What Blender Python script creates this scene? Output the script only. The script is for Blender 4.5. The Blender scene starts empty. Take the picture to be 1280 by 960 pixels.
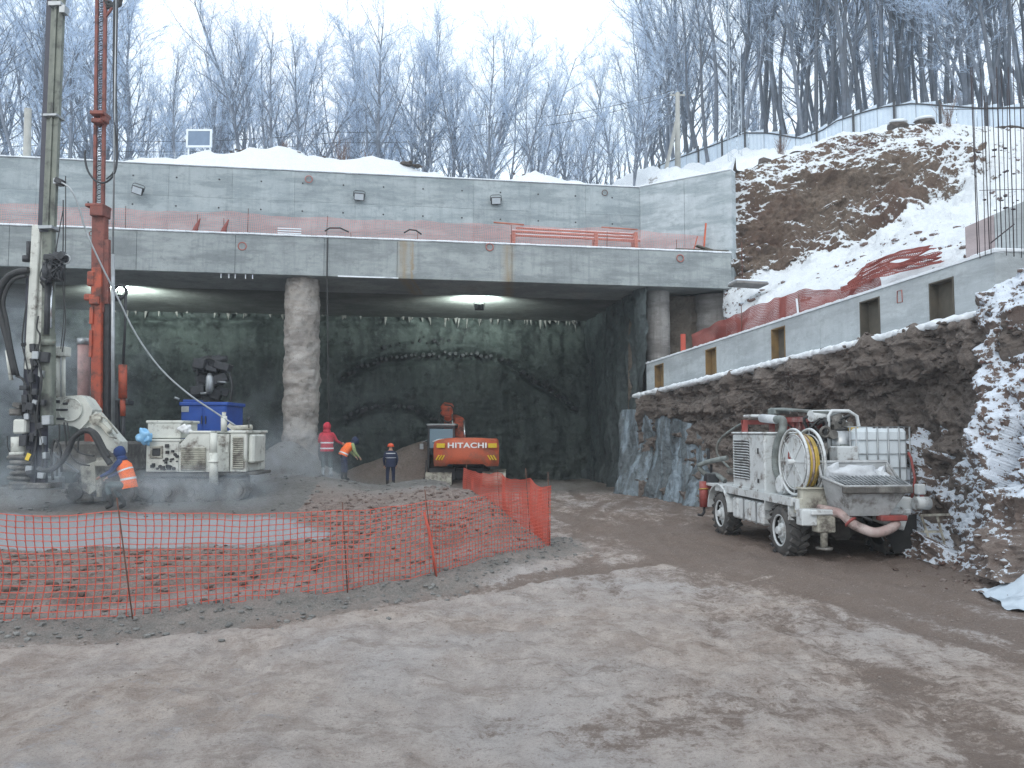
import bpy, math, random
import numpy as np
from mathutils import Vector, Matrix, Euler, noise, Quaternion
random.seed(7); np.random.seed(7)
S = bpy.context.scene
COL = S.collection
R = math.radians
# ------------------------------------------------------------------ camera
CZ = 2.4; TILT = R(3.43)
cam_d = bpy.data.cameras.new('camera'); cam = bpy.data.objects.new('camera', cam_d); COL.objects.link(cam)
cam.location = (0, 0, CZ); cam.rotation_euler = (R(90) + TILT, 0, 0)
cam_d.sensor_width = 36; cam_d.lens = 36 * 1000 / 1280; cam_d.clip_start = 0.1; cam_d.clip_end = 2000
S.camera = cam
# ------------------------------------------------------------------ sky, sun, exposure
SUN_EL, SUN_AZ = R(38), R(200)
W = bpy.data.worlds.new('World'); S.world = W; W.use_nodes = True
nt = W.node_tree; nt.nodes.clear()
o_ = nt.nodes.new('ShaderNodeOutputWorld'); b_ = nt.nodes.new('ShaderNodeBackground'); sk = nt.nodes.new('ShaderNodeTexSky')
sk.sky_type = 'NISHITA'; sk.sun_disc = False; sk.sun_elevation = SUN_EL; sk.sun_rotation = SUN_AZ; sk.dust_density = 4.0; sk.air_density = 1.0
mx = nt.nodes.new('ShaderNodeMix'); mx.data_type = 'RGBA'
tc = nt.nodes.new('ShaderNodeTexCoord'); nz = nt.nodes.new('ShaderNodeTexNoise'); nz.inputs['Scale'].default_value = 2.2; nz.inputs['Detail'].default_value = 3
cr = nt.nodes.new('ShaderNodeValToRGB')
cr.color_ramp.elements[0].position = 0.3; cr.color_ramp.elements[0].color = (0.84, 0.985, 1.08, 1)
cr.color_ramp.elements[1].position = 0.7; cr.color_ramp.elements[1].color = (1.0, 1.06, 1.13, 1)
sc_ = nt.nodes.new('ShaderNodeVectorMath'); sc_.operation = 'SCALE'; sc_.inputs['Scale'].default_value = 8.6
nt.links.new(tc.outputs['Generated'], nz.inputs['Vector']); nt.links.new(nz.outputs['Fac'], cr.inputs['Fac'])
nt.links.new(cr.outputs['Color'], sc_.inputs[0])
mx.inputs['Factor'].default_value = 0.88           # a closed cloud cover over the clear sky
nt.links.new(sk.outputs['Color'], mx.inputs['A']); nt.links.new(sc_.outputs[0], mx.inputs['B'])
nt.links.new(mx.outputs['Result'], b_.inputs['Color']); b_.inputs['Strength'].default_value = 0.135
nt.links.new(b_.outputs['Background'], o_.inputs['Surface'])
sl = bpy.data.lights.new('sun', 'SUN'); sl.energy = 0.55; sl.angle = R(25); sl.color = (1.0, 0.97, 0.94)
so = bpy.data.objects.new('sun', sl); COL.objects.link(so)
so.rotation_euler = (R(90) - SUN_EL, 0, R(180) - SUN_AZ + R(0))
S.view_settings.view_transform = 'Standard'; S.view_settings.look = 'None'; S.view_settings.exposure = 0.34; S.view_settings.gamma = 1.0
S.cycles.max_bounces = 6; S.cycles.diffuse_bounces = 3; S.cycles.glossy_bounces = 2; S.cycles.transparent_max_bounces = 24
S.cycles.volume_bounces = 1; S.cycles.volume_step_rate = 3.0; S.cycles.volume_max_steps = 96
S.cycles.use_adaptive_sampling = True
S.cycles.use_denoising = True; S.cycles.denoiser = 'OPENIMAGEDENOISE'; S.cycles.denoising_input_passes = 'RGB_ALBEDO_NORMAL'; S.cycles.denoising_prefilter = 'NONE'

# ------------------------------------------------------------------ helpers
CT, ST = math.cos(TILT), math.sin(TILT)
def P(x, y, Y):
    """the point at distance Y (metres north) seen at photo pixel x, y"""
    u = (x - 640) / 1000.0; v = (480 - y) / 1000.0
    dy = CT - v * ST; dz = ST + v * CT
    k = Y / dy
    return Vector((u * k, Y, CZ + dz * k))

class MB:
    def __init__(s): s.v = []; s.f = []; s.m = []; s.sm = []
    def add(s, vs, fs, m=0, smooth=False):
        n = len(s.v); s.v.extend([tuple(p) for p in vs]); s.f.extend([tuple(i + n for i in f) for f in fs])
        s.m.extend([m] * len(fs)); s.sm.extend([smooth] * len(fs)); return s
    def box(s, c, d, rot=None, m=0, bev=0.0, taper=1.0):
        x, y, z = d[0] / 2, d[1] / 2, d[2] / 2; c = Vector(c)
        b = min(bev, x * .9, y * .9, z * .9)
        if b <= 0:
            vs = [(-x, -y, -z), (x, -y, -z), (x, y, -z), (-x, y, -z), (-x * taper, -y * taper, z), (x * taper, -y * taper, z), (x * taper, y * taper, z), (-x * taper, y * taper, z)]
            fs = [(0, 3, 2, 1), (4, 5, 6, 7), (0, 1, 5, 4), (1, 2, 6, 5), (2, 3, 7, 6), (3, 0, 4, 7)]
        else:
            vs = []; idx = {}
            for ax in range(3):
                for sx in (-1, 1):
                    for sy in (-1, 1):
                        for sz in (-1, 1):
                            q = [sx * x, sy * y, sz * z]; sg = (sx, sy, sz)
                            for k in range(3):
                                if k != ax: q[k] -= sg[k] * b
                            idx[(ax, sx, sy, sz)] = len(vs); vs.append(tuple(q))
            fs = []
            I = idx
            for ax in range(3):
                for sg in (-1, 1):
                    o = [k for k in range(3) if k != ax]; ring = []
                    for (a, bb) in ((-1, -1), (1, -1), (1, 1), (-1, 1)):
                        t = [0, 0, 0]; t[ax] = sg; t[o[0]] = a; t[o[1]] = bb; ring.append(I[(ax,) + tuple(t)])
                    if (sg > 0) != (ax != 1): ring.reverse()
                    fs.append(tuple(ring))
            for ax in range(3):
                o = [k for k in range(3) if k != ax]
                for a in (-1, 1):
                    for bb in (-1, 1):
                        t1 = [0, 0, 0]; t1[o[0]] = a; t1[o[1]] = bb; t2 = list(t1); t1[ax] = -1; t2[ax] = 1
                        fs.append((I[(o[0],) + tuple(t1)], I[(o[0],) + tuple(t2)], I[(o[1],) + tuple(t2)], I[(o[1],) + tuple(t1)]))
            for sx in (-1, 1):
                for sy in (-1, 1):
                    for sz in (-1, 1):
                        fs.append(tuple(I[(k, sx, sy, sz)] for k in range(3)))
        M = rot if rot is not None else Matrix.Identity(3)
        if isinstance(M, Euler): M = M.to_matrix()
        return s.add([M @ Vector(p) + c for p in vs], fs, m)
    def bar(s, a, b, w, h=None, m=0, bev=0.0, roll=0.0):
        a = Vector(a); b = Vector(b); d = b - a
        q = d.to_track_quat('Z', 'Y' if abs(d.normalized().y) < .9 else 'X')
        M = q.to_matrix() @ Matrix.Rotation(roll, 3, 'Z')
        return s.box((a + b) / 2, (w, h or w, d.length), M, m, bev)
    def tube(s, pts, r, n=8, m=0, caps=True, smooth=True, closed=False):
        pts = [Vector(p) for p in pts]; k = len(pts)
        rs = r if hasattr(r, '__len__') else [r] * k
        vs = []; fs = []
        d0 = (pts[1] - pts[0]).normalized()
        up = Vector((0, 0, 1)) if abs(d0.z) < .9 else Vector((1, 0, 0))
        nrm = d0.cross(up).normalized()
        for i, p in enumerate(pts):
            if closed: d = (pts[(i + 1) % k] - pts[i - 1])
            else: d = pts[min(i + 1, k - 1)] - pts[max(i - 1, 0)]
            if d.length < 1e-9: d = d0.copy()
            d.normalize(); nrm = (nrm - d * nrm.dot(d))
            if nrm.length < 1e-6: nrm = d.orthogonal()
            nrm.normalize(); bn = d.cross(nrm)
            for j in range(n):
                a = 2 * math.pi * j / n
                vs.append(p + (nrm * math.cos(a) + bn * math.sin(a)) * rs[i])
        for i in range(k if closed else k - 1):
            i2 = (i + 1) % k
            for j in range(n):
                j2 = (j + 1) % n; fs.append((i * n + j, i * n + j2, i2 * n + j2, i2 * n + j))
        s.add(vs, fs, m, smooth)
        if caps and not closed:
            n0 = len(s.v) - len(vs)
            s.f.append(tuple(n0 + j for j in reversed(range(n)))); s.m.append(m); s.sm.append(False)
            s.f.append(tuple(n0 + (k - 1) * n + j for j in range(n))); s.m.append(m); s.sm.append(False)
        return s
    def cyl(s, a, b, r1, r2=None, n=16, m=0, smooth=True): return s.tube([a, b], [r1, r1 if r2 is None else r2], n, m, True, smooth)
    def ring(s, c, axis, R_, r, n=20, k=6, m=0, a0=0, a1=2 * math.pi):
        c = Vector(c); ax = Vector(axis).normalized(); u = ax.orthogonal().normalized(); w = ax.cross(u)
        full = abs(a1 - a0 - 2 * math.pi) < 1e-6
        pts = [c + (u * math.cos(a0 + (a1 - a0) * i / n) + w * math.sin(a0 + (a1 - a0) * i / n)) * R_ for i in range(n if full else n + 1)]
        return s.tube(pts, r, k, m, closed=full)
    def blob(s, c, r, sub=1, amp=.25, m=0, smooth=False, sq=(1, 1, 1), seed=0):
        import bmesh
        if sub not in _ICO:
            bm = bmesh.new(); bmesh.ops.create_icosphere(bm, subdivisions=sub, radius=1)
            _ICO[sub] = ([v.co.copy() for v in bm.verts], [tuple(v.index for v in f.verts) for f in bm.faces]); bm.free()
        vs, fs = _ICO[sub]; c = Vector(c); o = Vector((seed * 3.1, seed * 1.7, seed * .9))
        return s.add([c + Vector((p.x * sq[0], p.y * sq[1], p.z * sq[2])) * r * (1 + amp * noise.noise(p * 1.7 + o)) for p in vs], fs, m, smooth)
    def build(s, name, mats, parent=None, local=False, kind=None):
        me = bpy.data.meshes.new(name)
        off = Vector((0, 0, 0)) if (parent is None or local) else _wl(parent)
        v = [(p[0] - off.x, p[1] - off.y, p[2] - off.z) for p in s.v] if off.length else s.v
        me.from_pydata(v, [], s.f)
        for mt in (mats if isinstance(mats, (list, tuple)) else [mats]): me.materials.append(mt)
        me.polygons.foreach_set('material_index', s.m); me.polygons.foreach_set('use_smooth', s.sm); me.update()
        o = bpy.data.objects.new(name, me); COL.objects.link(o)
        if parent: o.parent = parent
        if kind: o['kind'] = kind
        return o
_ICO = {}
def _wl(o):
    v = Vector((0, 0, 0))
    while o is not None: v = v + o.location; o = o.parent
    return v
def tag(o, label=None, cat=None, group=None, kind=None):
    if label: o['label'] = label
    if cat: o['category'] = cat
    if group: o['group'] = group
    if kind: o['kind'] = kind
    return o
def root(name, loc, label, cat, group=None, rz=0):
    o = bpy.data.objects.new(name, None); COL.objects.link(o); o.location = loc; o.rotation_euler = (0, 0, rz)
    o.empty_display_size = .2
    return tag(o, label, cat, group)
def meshobj(name, V, F, mats, parent=None, smooth=True, kind=None, attrs=None):
    """V (n,3) array, F list/array of faces"""
    me = bpy.data.meshes.new(name); V = np.asarray(V, dtype=np.float32); F = np.asarray(F, dtype=np.int32)
    me.vertices.add(len(V)); me.vertices.foreach_set('co', V.ravel())
    k = F.shape[1]; me.loops.add(F.size); me.loops.foreach_set('vertex_index', F.ravel())
    me.polygons.add(len(F)); me.polygons.foreach_set('loop_start', np.arange(0, F.size, k, dtype=np.int32))
    me.polygons.foreach_set('use_smooth', np.full(len(F), smooth)); me.update(calc_edges=True)
    for nme, arr in (attrs or {}).items():
        a = me.attributes.new(nme, 'FLOAT', 'POINT'); a.data.foreach_set('value', np.asarray(arr, dtype=np.float32).ravel())
    for mt in (mats if isinstance(mats, (list, tuple)) else [mats]): me.materials.append(mt)
    o = bpy.data.objects.new(name, me); COL.objects.link(o)
    if parent: o.parent = parent
    if kind: o['kind'] = kind
    return o
def gridfaces(nr, nc):
    i = np.arange((nr - 1) * (nc - 1)); r = i // (nc - 1); c = i % (nc - 1); a = r * nc + c
    return np.stack([a, a + 1, a + nc + 1, a + nc], 1)
# vectorised value noise (periodic lattice hash)
_T = np.random.RandomState(3).rand(64, 64, 64).astype(np.float32)
def vn(x, y, z):
    x = np.asarray(x, dtype=np.float64); y = np.asarray(y, dtype=np.float64) + x * 0; z = np.asarray(z, dtype=np.float64) + x * 0
    xi, yi, zi = np.floor(x).astype(int), np.floor(y).astype(int), np.floor(z).astype(int)
    xf, yf, zf = x - xi, y - yi, z - zi
    xf, yf, zf = [t * t * (3 - 2 * t) for t in (xf, yf, zf)]
    g = lambda a, b, c: _T[(xi + a) & 63, (yi + b) & 63, (zi + c) & 63]
    l = lambda a, b, t: a + (b - a) * t
    return l(l(l(g(0, 0, 0), g(1, 0, 0), xf), l(g(0, 1, 0), g(1, 1, 0), xf), yf), l(l(g(0, 0, 1), g(1, 0, 1), xf), l(g(0, 1, 1), g(1, 1, 1), xf), yf), zf) * 2 - 1
def fbm(x, y, z, o=4, g=.5):
    t = 0; a = 1; s_ = 1
    for i in range(o):
        t = t + a * vn(x * s_ + 13.1 * i, y * s_ + 7.7 * i, z * s_ + 3.3 * i); a *= g; s_ *= 2.03
    return t
def ridge(x, y, z, o=4):
    t = 0; a = 1; s_ = 1
    for i in range(o):
        t = t + a * (1 - 2 * np.abs(vn(x * s_ + 5.1 * i, y * s_ + 9.7 * i, z * s_ + 1.3 * i))); a *= .5; s_ *= 2.1
    return t
def sstep(a, b, x):
    t = np.clip((x - a) / (b - a), 0, 1); return t * t * (3 - 2 * t)

# ------------------------------------------------------------------ materials
class NT:
    def __init__(s, name):
        s.mat = bpy.data.materials.new(name); s.mat.use_nodes = True; s.t = s.mat.node_tree; s.t.nodes.clear()
        s.out = s.n('ShaderNodeOutputMaterial'); s.b = s.n('ShaderNodeBsdfPrincipled'); s.l(s.b.outputs[0], s.out.inputs['Surface'])
    def n(s, k, **kw):
        o = s.t.nodes.new(k)
        for a, v in kw.items(): setattr(o, a, v)
        return o
    def l(s, a, b): s.t.links.new(a, b)
    def coord(s, kind='Object'):
        if kind == 'World': return s.n('ShaderNodeNewGeometry').outputs['Position']
        return s.n('ShaderNodeTexCoord').outputs[kind]
    def noise(s, co, sc, det=4, rough=.6, stretch=None, dist=0):
        if stretch:
            mp = s.n('ShaderNodeMapping'); mp.inputs['Scale'].default_value = stretch; s.l(co, mp.inputs['Vector']); co = mp.outputs[0]
        o = s.n('ShaderNodeTexNoise'); o.inputs['Scale'].default_value = sc; o.inputs['Detail'].default_value = det; o.inputs['Roughness'].default_value = rough; o.inputs['Distortion'].default_value = dist
        s.l(co, o.inputs['Vector']); return o.outputs['Fac']
    def ramp(s, f, pts):
        o = s.n('ShaderNodeValToRGB'); e = o.color_ramp.elements
        while len(e) > 2: e.remove(e[0])
        for i, (p, c) in enumerate(pts):
            if i >= 2: e.new(p)
            e[i].position = p
            e[i].color = (c, c, c, 1) if not hasattr(c, '__len__') else tuple(c) + (1,)
        s.l(f, o.inputs['Fac']); return o.outputs['Color']
    def mix(s, f, a, b, mode='MIX'):
        o = s.n('ShaderNodeMix'); o.data_type = 'RGBA'; o.blend_type = mode
        for k, v in (('Factor', f), ('A', a), ('B', b)):
            i = o.inputs[k] if k != 'Factor' else o.inputs[0]
            if k == 'A': i = o.inputs[6]
            if k == 'B': i = o.inputs[7]
            if hasattr(v, 'is_linked') or isinstance(v, bpy.types.NodeSocket): s.l(v, i)
            else: i.default_value = v if k == 'Factor' else tuple(v) + (1,)
        return o.outputs[2]
    def math(s, op, a, b=None, clamp=False):
        o = s.n('ShaderNodeMath', operation=op); o.use_clamp = clamp
        for i, v in enumerate((a, b)):
            if v is None: continue
            if isinstance(v, bpy.types.NodeSocket): s.l(v, o.inputs[i])
            else: o.inputs[i].default_value = v
        return o.outputs[0]
    def attr(s, name): o = s.n('ShaderNodeAttribute'); o.attribute_name = name; return o.outputs['Fac']
    def rnd(s): return s.n('ShaderNodeObjectInfo').outputs['Random']
    def bump(s, h, strength=.5, dist=.02):
        o = s.n('ShaderNodeBump'); o.inputs['Strength'].default_value = strength; o.inputs['Distance'].default_value = dist
        s.l(h, o.inputs['Height']); s.l(o.outputs[0], s.b.inputs['Normal'])
    def col(s, c):
        if isinstance(c, bpy.types.NodeSocket): s.l(c, s.b.inputs['Base Color'])
        else: s.b.inputs['Base Color'].default_value = tuple(c) + (1,)
    def rough(s, r):
        if isinstance(r, bpy.types.NodeSocket): s.l(r, s.b.inputs['Roughness'])
        else: s.b.inputs['Roughness'].default_value = r
    def sep(s, v): o = s.n('ShaderNodeSeparateXYZ'); s.l(v, o.inputs[0]); return o.outputs
def pm(name, c1, c2=None, sc=3.0, rough=.7, bump=.2, bd=.01, metal=0.0, lo=.35, hi=.65, coord='Object', grime=None, gsc=1.2, gl=.5, gh=.65):
    """worn surface: two colours by noise, optional grime patches"""
    t = NT(name); co = t.coord(coord)
    if c2 is None: c2 = tuple(x * .75 for x in c1)
    n1 = t.noise(co, sc, 5, .62)
    c = t.mix(t.ramp(n1, [(lo, 0.), (hi, 1.)]), c1, c2)
    if grime:
        n2 = t.noise(co, gsc, 6, .7)
        c = t.mix(t.ramp(n2, [(gl, 0.), (gh, 1.)]), c, grime)
        t.rough(t.math('ADD', t.math('MULTIPLY', t.ramp(n2, [(gl, 0.), (gh, 1.)]), .3), rough, True))
    else: t.rough(rough)
    t.col(c); t.b.inputs['Metallic'].default_value = metal
    if bump: t.bump(t.noise(co, sc * 6, 4), bump, bd)
    return t.mat
# ================================================================== MATERIALS OF THE SETTING
def m_concrete(name, c1, c2, dark, var=.12, rust=None, wet_dark=.5):
    t = NT(name); co = t.coord('World')
    n1 = t.noise(co, .9, 6, .65); n2 = t.noise(co, 5, 5, .7); n3 = t.noise(co, .45, 4, .6, (1, 1, 5)); st = t.noise(co, 1.6, 5, .7, (3, 3, .25))
    c = t.mix(t.ramp(n1, [(.40, 0.), (.60, 1.)]), c1, c2)
    c = t.mix(t.ramp(n3, [(.46, 0.), (.60, .75)]), c, dark)
    c = t.mix(t.ramp(st, [(.50, 0.), (.68, wet_dark)]), c, dark)
    c = t.mix(t.ramp(t.noise(co, 2.3, 6, .75, (1, 1, 1.6)), [(.52, 0.), (.66, .5)]), c, tuple(x * .82 for x in dark))
    c = t.mix(t.ramp(t.noise(co, 2.6, 5, .7, (1, 1, 9)), [(.55, 0.), (.7, .35)]), c, tuple(min(1, x * 1.22) for x in c1))
    c = t.mix(t.ramp(n2, [(.6, 0.), (.85, .5)]), c, tuple(x * 1.25 for x in c1))
    if rust:
        z = t.sep(co)
        for x0, w in rust:
            d = t.math('ABSOLUTE', t.math('SUBTRACT', t.math('ADD', z['X'], t.math('MULTIPLY', t.math('SUBTRACT', n2, .5), .25)), x0))
            f = t.math('MULTIPLY', t.math('SUBTRACT', 1.0, t.math('DIVIDE', d, w), True), .85, True)
            c = t.mix(t.math('MULTIPLY', f, t.ramp(st, [(.25, .2), (.6, 1.)])), c, (.30, .22, .12))
    r = t.rnd(); c = t.mix(1.0, c, t.ramp(r, [(0., 1 - var), (1., 1.)]), 'MULTIPLY')
    t.col(c); t.rough(.82); t.bump(t.noise(co, 6, 7, .75), .5, .03)
    return t.mat
M = {}
M['fascia'] = m_concrete('fascia_concrete', (.36, .395, .40), (.285, .315, .325), (.19, .215, .225), .06, rust=[(-4.05, .28), (-.15, .3), (-3.75, .1)])
M['wall'] = m_concrete('wall_concrete', (.41, .46, .48), (.335, .385, .41), (.24, .285, .305), .12)
M['wing'] = m_concrete('wing_concrete', (.50, .55, .58), (.41, .46, .49), (.27, .32, .345), .02, wet_dark=.3)
M['beam'] = m_concrete('beam_concrete', (.47, .515, .535), (.41, .45, .475), (.32, .35, .37), .04, wet_dark=.35)
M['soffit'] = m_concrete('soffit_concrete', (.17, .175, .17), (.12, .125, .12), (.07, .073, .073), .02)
M['pile'] = m_concrete('pile_concrete', (.34, .33, .32), (.25, .245, .24), (.15, .14, .135), .05)

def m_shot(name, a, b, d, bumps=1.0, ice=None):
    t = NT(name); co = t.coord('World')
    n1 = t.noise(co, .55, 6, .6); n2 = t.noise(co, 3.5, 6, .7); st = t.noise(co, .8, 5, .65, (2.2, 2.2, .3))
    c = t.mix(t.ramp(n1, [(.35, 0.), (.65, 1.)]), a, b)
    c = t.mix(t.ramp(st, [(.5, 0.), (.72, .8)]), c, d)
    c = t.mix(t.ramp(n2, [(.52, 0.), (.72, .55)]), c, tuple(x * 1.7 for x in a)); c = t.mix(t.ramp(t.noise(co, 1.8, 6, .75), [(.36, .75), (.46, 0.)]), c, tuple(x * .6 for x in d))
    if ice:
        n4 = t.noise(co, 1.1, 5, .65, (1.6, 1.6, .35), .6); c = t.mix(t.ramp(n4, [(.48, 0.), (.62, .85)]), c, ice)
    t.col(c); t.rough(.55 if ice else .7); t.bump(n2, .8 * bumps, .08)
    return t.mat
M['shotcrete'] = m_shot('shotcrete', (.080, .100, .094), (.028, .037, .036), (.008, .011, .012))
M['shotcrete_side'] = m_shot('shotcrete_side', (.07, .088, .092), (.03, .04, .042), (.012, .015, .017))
M['icy'] = m_shot('icy_shotcrete', (.13, .155, .17), (.065, .08, .09), (.035, .038, .04), 1.4, (.27, .34, .40))

def m_ground():
    t = NT('frozen_mud'); co = t.coord('World')
    wet_dark = t.attr('wet_dark'); bank = t.attr('bank'); slur = t.attr('slurry'); drk = t.attr('dark'); grv = t.attr('gravel')
    big = t.noise(co, .22, 5, .6, None, .3); mid = t.noise(co, 2.3, 8, .76, (1, .6, 1), .25); fine = t.noise(co, 11, 8, .8); grit = t.noise(co, 46, 5, .85)
    trk = t.noise(co, 1.7, 8, .76, (.45, 1.2, 1), .4); crk = t.noise(co, 5.0, 8, .84, (.6, 1, 1))
    c = t.mix(t.ramp(mid, [(.40, 0.), (.60, 1.)]), (.485, .415, .372), (.305, .243, .208))
    c = t.mix(t.ramp(big, [(.42, 0.), (.64, .8)]), c, (.45, .43, .43))
    c = t.mix(t.math('MULTIPLY', t.ramp(trk, [(.54, 0.), (.60, 1.)]), .42), c, (.215, .168, .143))
    w2 = t.math('ADD', wet_dark, t.math('MULTIPLY', t.math('SUBTRACT', mid, .5), 1.4), True)
    w2 = t.math('ADD', w2, t.math('MULTIPLY', t.math('SUBTRACT', fine, .5), 1.9)); w2 = t.math('ADD', w2, t.math('MULTIPLY', t.math('SUBTRACT', crk, .5), 1.3), True)
    c = t.mix(t.ramp(w2, [(.36, 0.), (.66, .88)]), c, (.155, .108, .083))
    c = t.mix(t.ramp(crk, [(.54, 0.), (.63, .6)]), c, (.18, .14, .118))
    c = t.mix(t.ramp(t.math('ADD', t.math('MULTIPLY', t.math('SUBTRACT', crk, .5), 2.2), t.attr('frost'), True), [(.30, 0.), (.62, .72)]), c, (.54, .54, .57))
    gc = t.mix(t.ramp(grit, [(.35, 0.), (.65, 1.)]), (.12, .112, .10), (.25, .24, .225)); gc = t.mix(t.ramp(mid, [(.42, 0.), (.6, .8)]), gc, (.30, .26, .235))
    gm = t.math('MULTIPLY', grv, t.ramp(t.math('ADD', grv, t.math('SUBTRACT', fine, .5)), [(.25, 0.), (.6, 1.)]))
    c = t.mix(gm, c, gc)
    bc = t.mix(t.ramp(fine, [(.36, 0.), (.60, 1.)]), (.085, .058, .048), (.24, .18, .155))
    bc = t.mix(t.ramp(mid, [(.42, 0.), (.62, .7)]), bc, (.30, .25, .225)); bc = t.mix(t.ramp(grit, [(.55, 0.), (.72, .5)]), bc, (.36, .32, .30))
    c = t.mix(bank, c, bc)
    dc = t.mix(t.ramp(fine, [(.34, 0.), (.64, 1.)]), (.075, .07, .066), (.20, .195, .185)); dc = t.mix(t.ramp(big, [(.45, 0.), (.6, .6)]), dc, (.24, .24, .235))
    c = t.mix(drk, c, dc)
    sn = t.math('ADD', slur, t.math('MULTIPLY', t.math('SUBTRACT', mid, .5), 1.6), True); sn = t.math('ADD', sn, t.math('MULTIPLY', t.math('SUBTRACT', fine, .5), .8), True)
    sm = t.math('MULTIPLY', t.ramp(sn, [(.42, 0.), (.62, 1.)]), t.ramp(slur, [(.02, 0.), (.2, 1.)]))
    c = t.mix(sm, c, t.mix(t.ramp(fine, [(.3, 0.), (.7, 1.)]), (.31, .325, .345), (.20, .21, .225)))
    c = t.mix(t.ramp(grit, [(.56, 0.), (.68, .6)]), c, (.54, .50, .47)); c = t.mix(t.ramp(grit, [(.32, .75), (.45, 0.)]), c, (.13, .10, .085)); c = t.mix(t.ramp(fine, [(.34, .5), (.46, 0.)]), c, (.16, .125, .105))  # grit flecks; light and dark on the bump noise also paint its relief
    t.col(c)
    t.rough(t.math('SUBTRACT', t.math('SUBTRACT', .9, t.math('MULTIPLY', t.ramp(w2, [(.4, 0.), (.8, 1.)]), .3)), t.math('MULTIPLY', sm, .35)))
    h = t.math('ADD', t.math('MULTIPLY', fine, 1.0), t.math('MULTIPLY', grit, .35))
    h = t.math('MULTIPLY', h, t.math('SUBTRACT', 1.0, t.math('MULTIPLY', sm, .8)))
    t.bump(h, .9, .06)
    return t.mat
M['ground'] = m_ground()

def m_snowearth(name, soil1, soil2, soil3, thr=.55, nsc=1.6, amp=1.0, snow=(.80, .84, .88), base=0.0, nk=1.0, fk=.9):
    """earth with snow lying where the face looks up; attribute 'bare' takes the snow away"""
    t = NT(name); co = t.coord('World')
    n1 = t.noise(co, nsc, 7, .72); n2 = t.noise(co, nsc * 6, 6, .72); n3 = t.noise(co, .35, 4, .6)
    geo = t.n('ShaderNodeNewGeometry'); nz_ = t.sep(geo.outputs['Normal'])['Z']
    s = t.math('ADD', t.math('ADD', t.math('MULTIPLY', nz_, nk), base), t.math('MULTIPLY', t.math('SUBTRACT', n1, .5), 1.5 * amp))
    s = t.math('ADD', s, t.math('MULTIPLY', t.math('SUBTRACT', n2, .5), fk * amp))
    s = t.math('SUBTRACT', s, t.attr('bare'))
    f = t.ramp(s, [(thr - .06, 0.), (thr + .06, 1.)])
    c = t.mix(t.ramp(n2, [(.3, 0.), (.65, 1.)]), soil1, soil2)
    c = t.mix(t.ramp(n3, [(.42, 0.), (.62, .8)]), c, soil3)
    sc2 = t.mix(t.ramp(n2, [(.3, 0.), (.7, 1.)]), snow, tuple(x * .9 for x in snow))
    t.col(t.mix(f, c, sc2)); t.rough(t.math('SUBTRACT', .95, t.math('MULTIPLY', f, .3)))
    h = t.math('ADD', n2, t.math('MULTIPLY', f, .25)); t.bump(h, .8, .12)
    return t.mat
M['hill'] = m_snowearth('snowy_hill', (.10, .075, .06), (.17, .13, .105), (.13, .10, .085), .42, .9, .55)
M['outcrop'] = m_snowearth('outcrop_earth', (.06, .043, .035), (.22, .168, .128), (.115, .068, .05), .48, 1.3, 1.7, fk=1.5)
M['cliff'] = m_snowearth('cliff_earth', (.055, .046, .040), (.235, .20, .18), (.15, .125, .11), 1.02, 1.4, .6)
M['rubble'] = m_snowearth('rubble_earth', (.15, .115, .10), (.25, .215, .195), (.17, .12, .10), -.06, 1.1, 1.0, (.76, .83, .93), 0, .35, 2.6)
M['bank'] = m_snowearth('bank_earth', (.10, .085, .07), (.2, .175, .15), (.13, .11, .09), 1.3, 1.6, .4)
M['snow'] = pm('snow', (.80, .84, .88), (.72, .77, .82), 4, .6, .3, .03)
M['debris'] = pm('dark_clods', (.11, .09, .08), (.06, .05, .045), 6, .9, .4, .02)
M['clod'] = pm('brown_clods', (.17, .125, .108), (.085, .06, .05), 3, .95, .5, .02, grime=(.27, .24, .225), gl=.5, gh=.7)
M['crumb'] = pm('dry_mud_crumbs', (.34, .295, .27), (.22, .185, .165), 3, .95, .5, .02)
M['stone'] = pm('grey_stones', (.21, .208, .20), (.12, .12, .115), 3, .9, .4, .02)
M['clodsnow'] = m_snowearth('snowed_clods', (.14, .10, .085), (.26, .2, .175), (.2, .10, .08), .28, 3.0, 1.1, (.74, .80, .87))

# ================================================================== GEOMETRY OF THE PLACE (metres)
# tunnel front runs 9.3 degrees off the picture plane
FA = Vector((-17.5, 27.4, 0)); FB = Vector((8.80, 31.75, 0)); FD = (FB - FA).normalized(); FN = Vector((-FD.y, FD.x, 0))   # FN points into the hill
def front(s, d=0.0, z=0.0):     # s metres along the front from its right end (negative = left), d metres inward
    p = FB + FD * s + FN * d; return Vector((p.x, p.y, z))
def s_of_px(x, d=0.0):          # station along the front line (set back by d) seen at photo column x
    u = (x - 640) / 1000.0
    A = FB + FN * d
    return (u * A.y - A.x) / (FD.x - u * FD.y)
Z_SOF, Z_TOP, Z_WALL = 8.12, 9.56, 13.0

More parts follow.
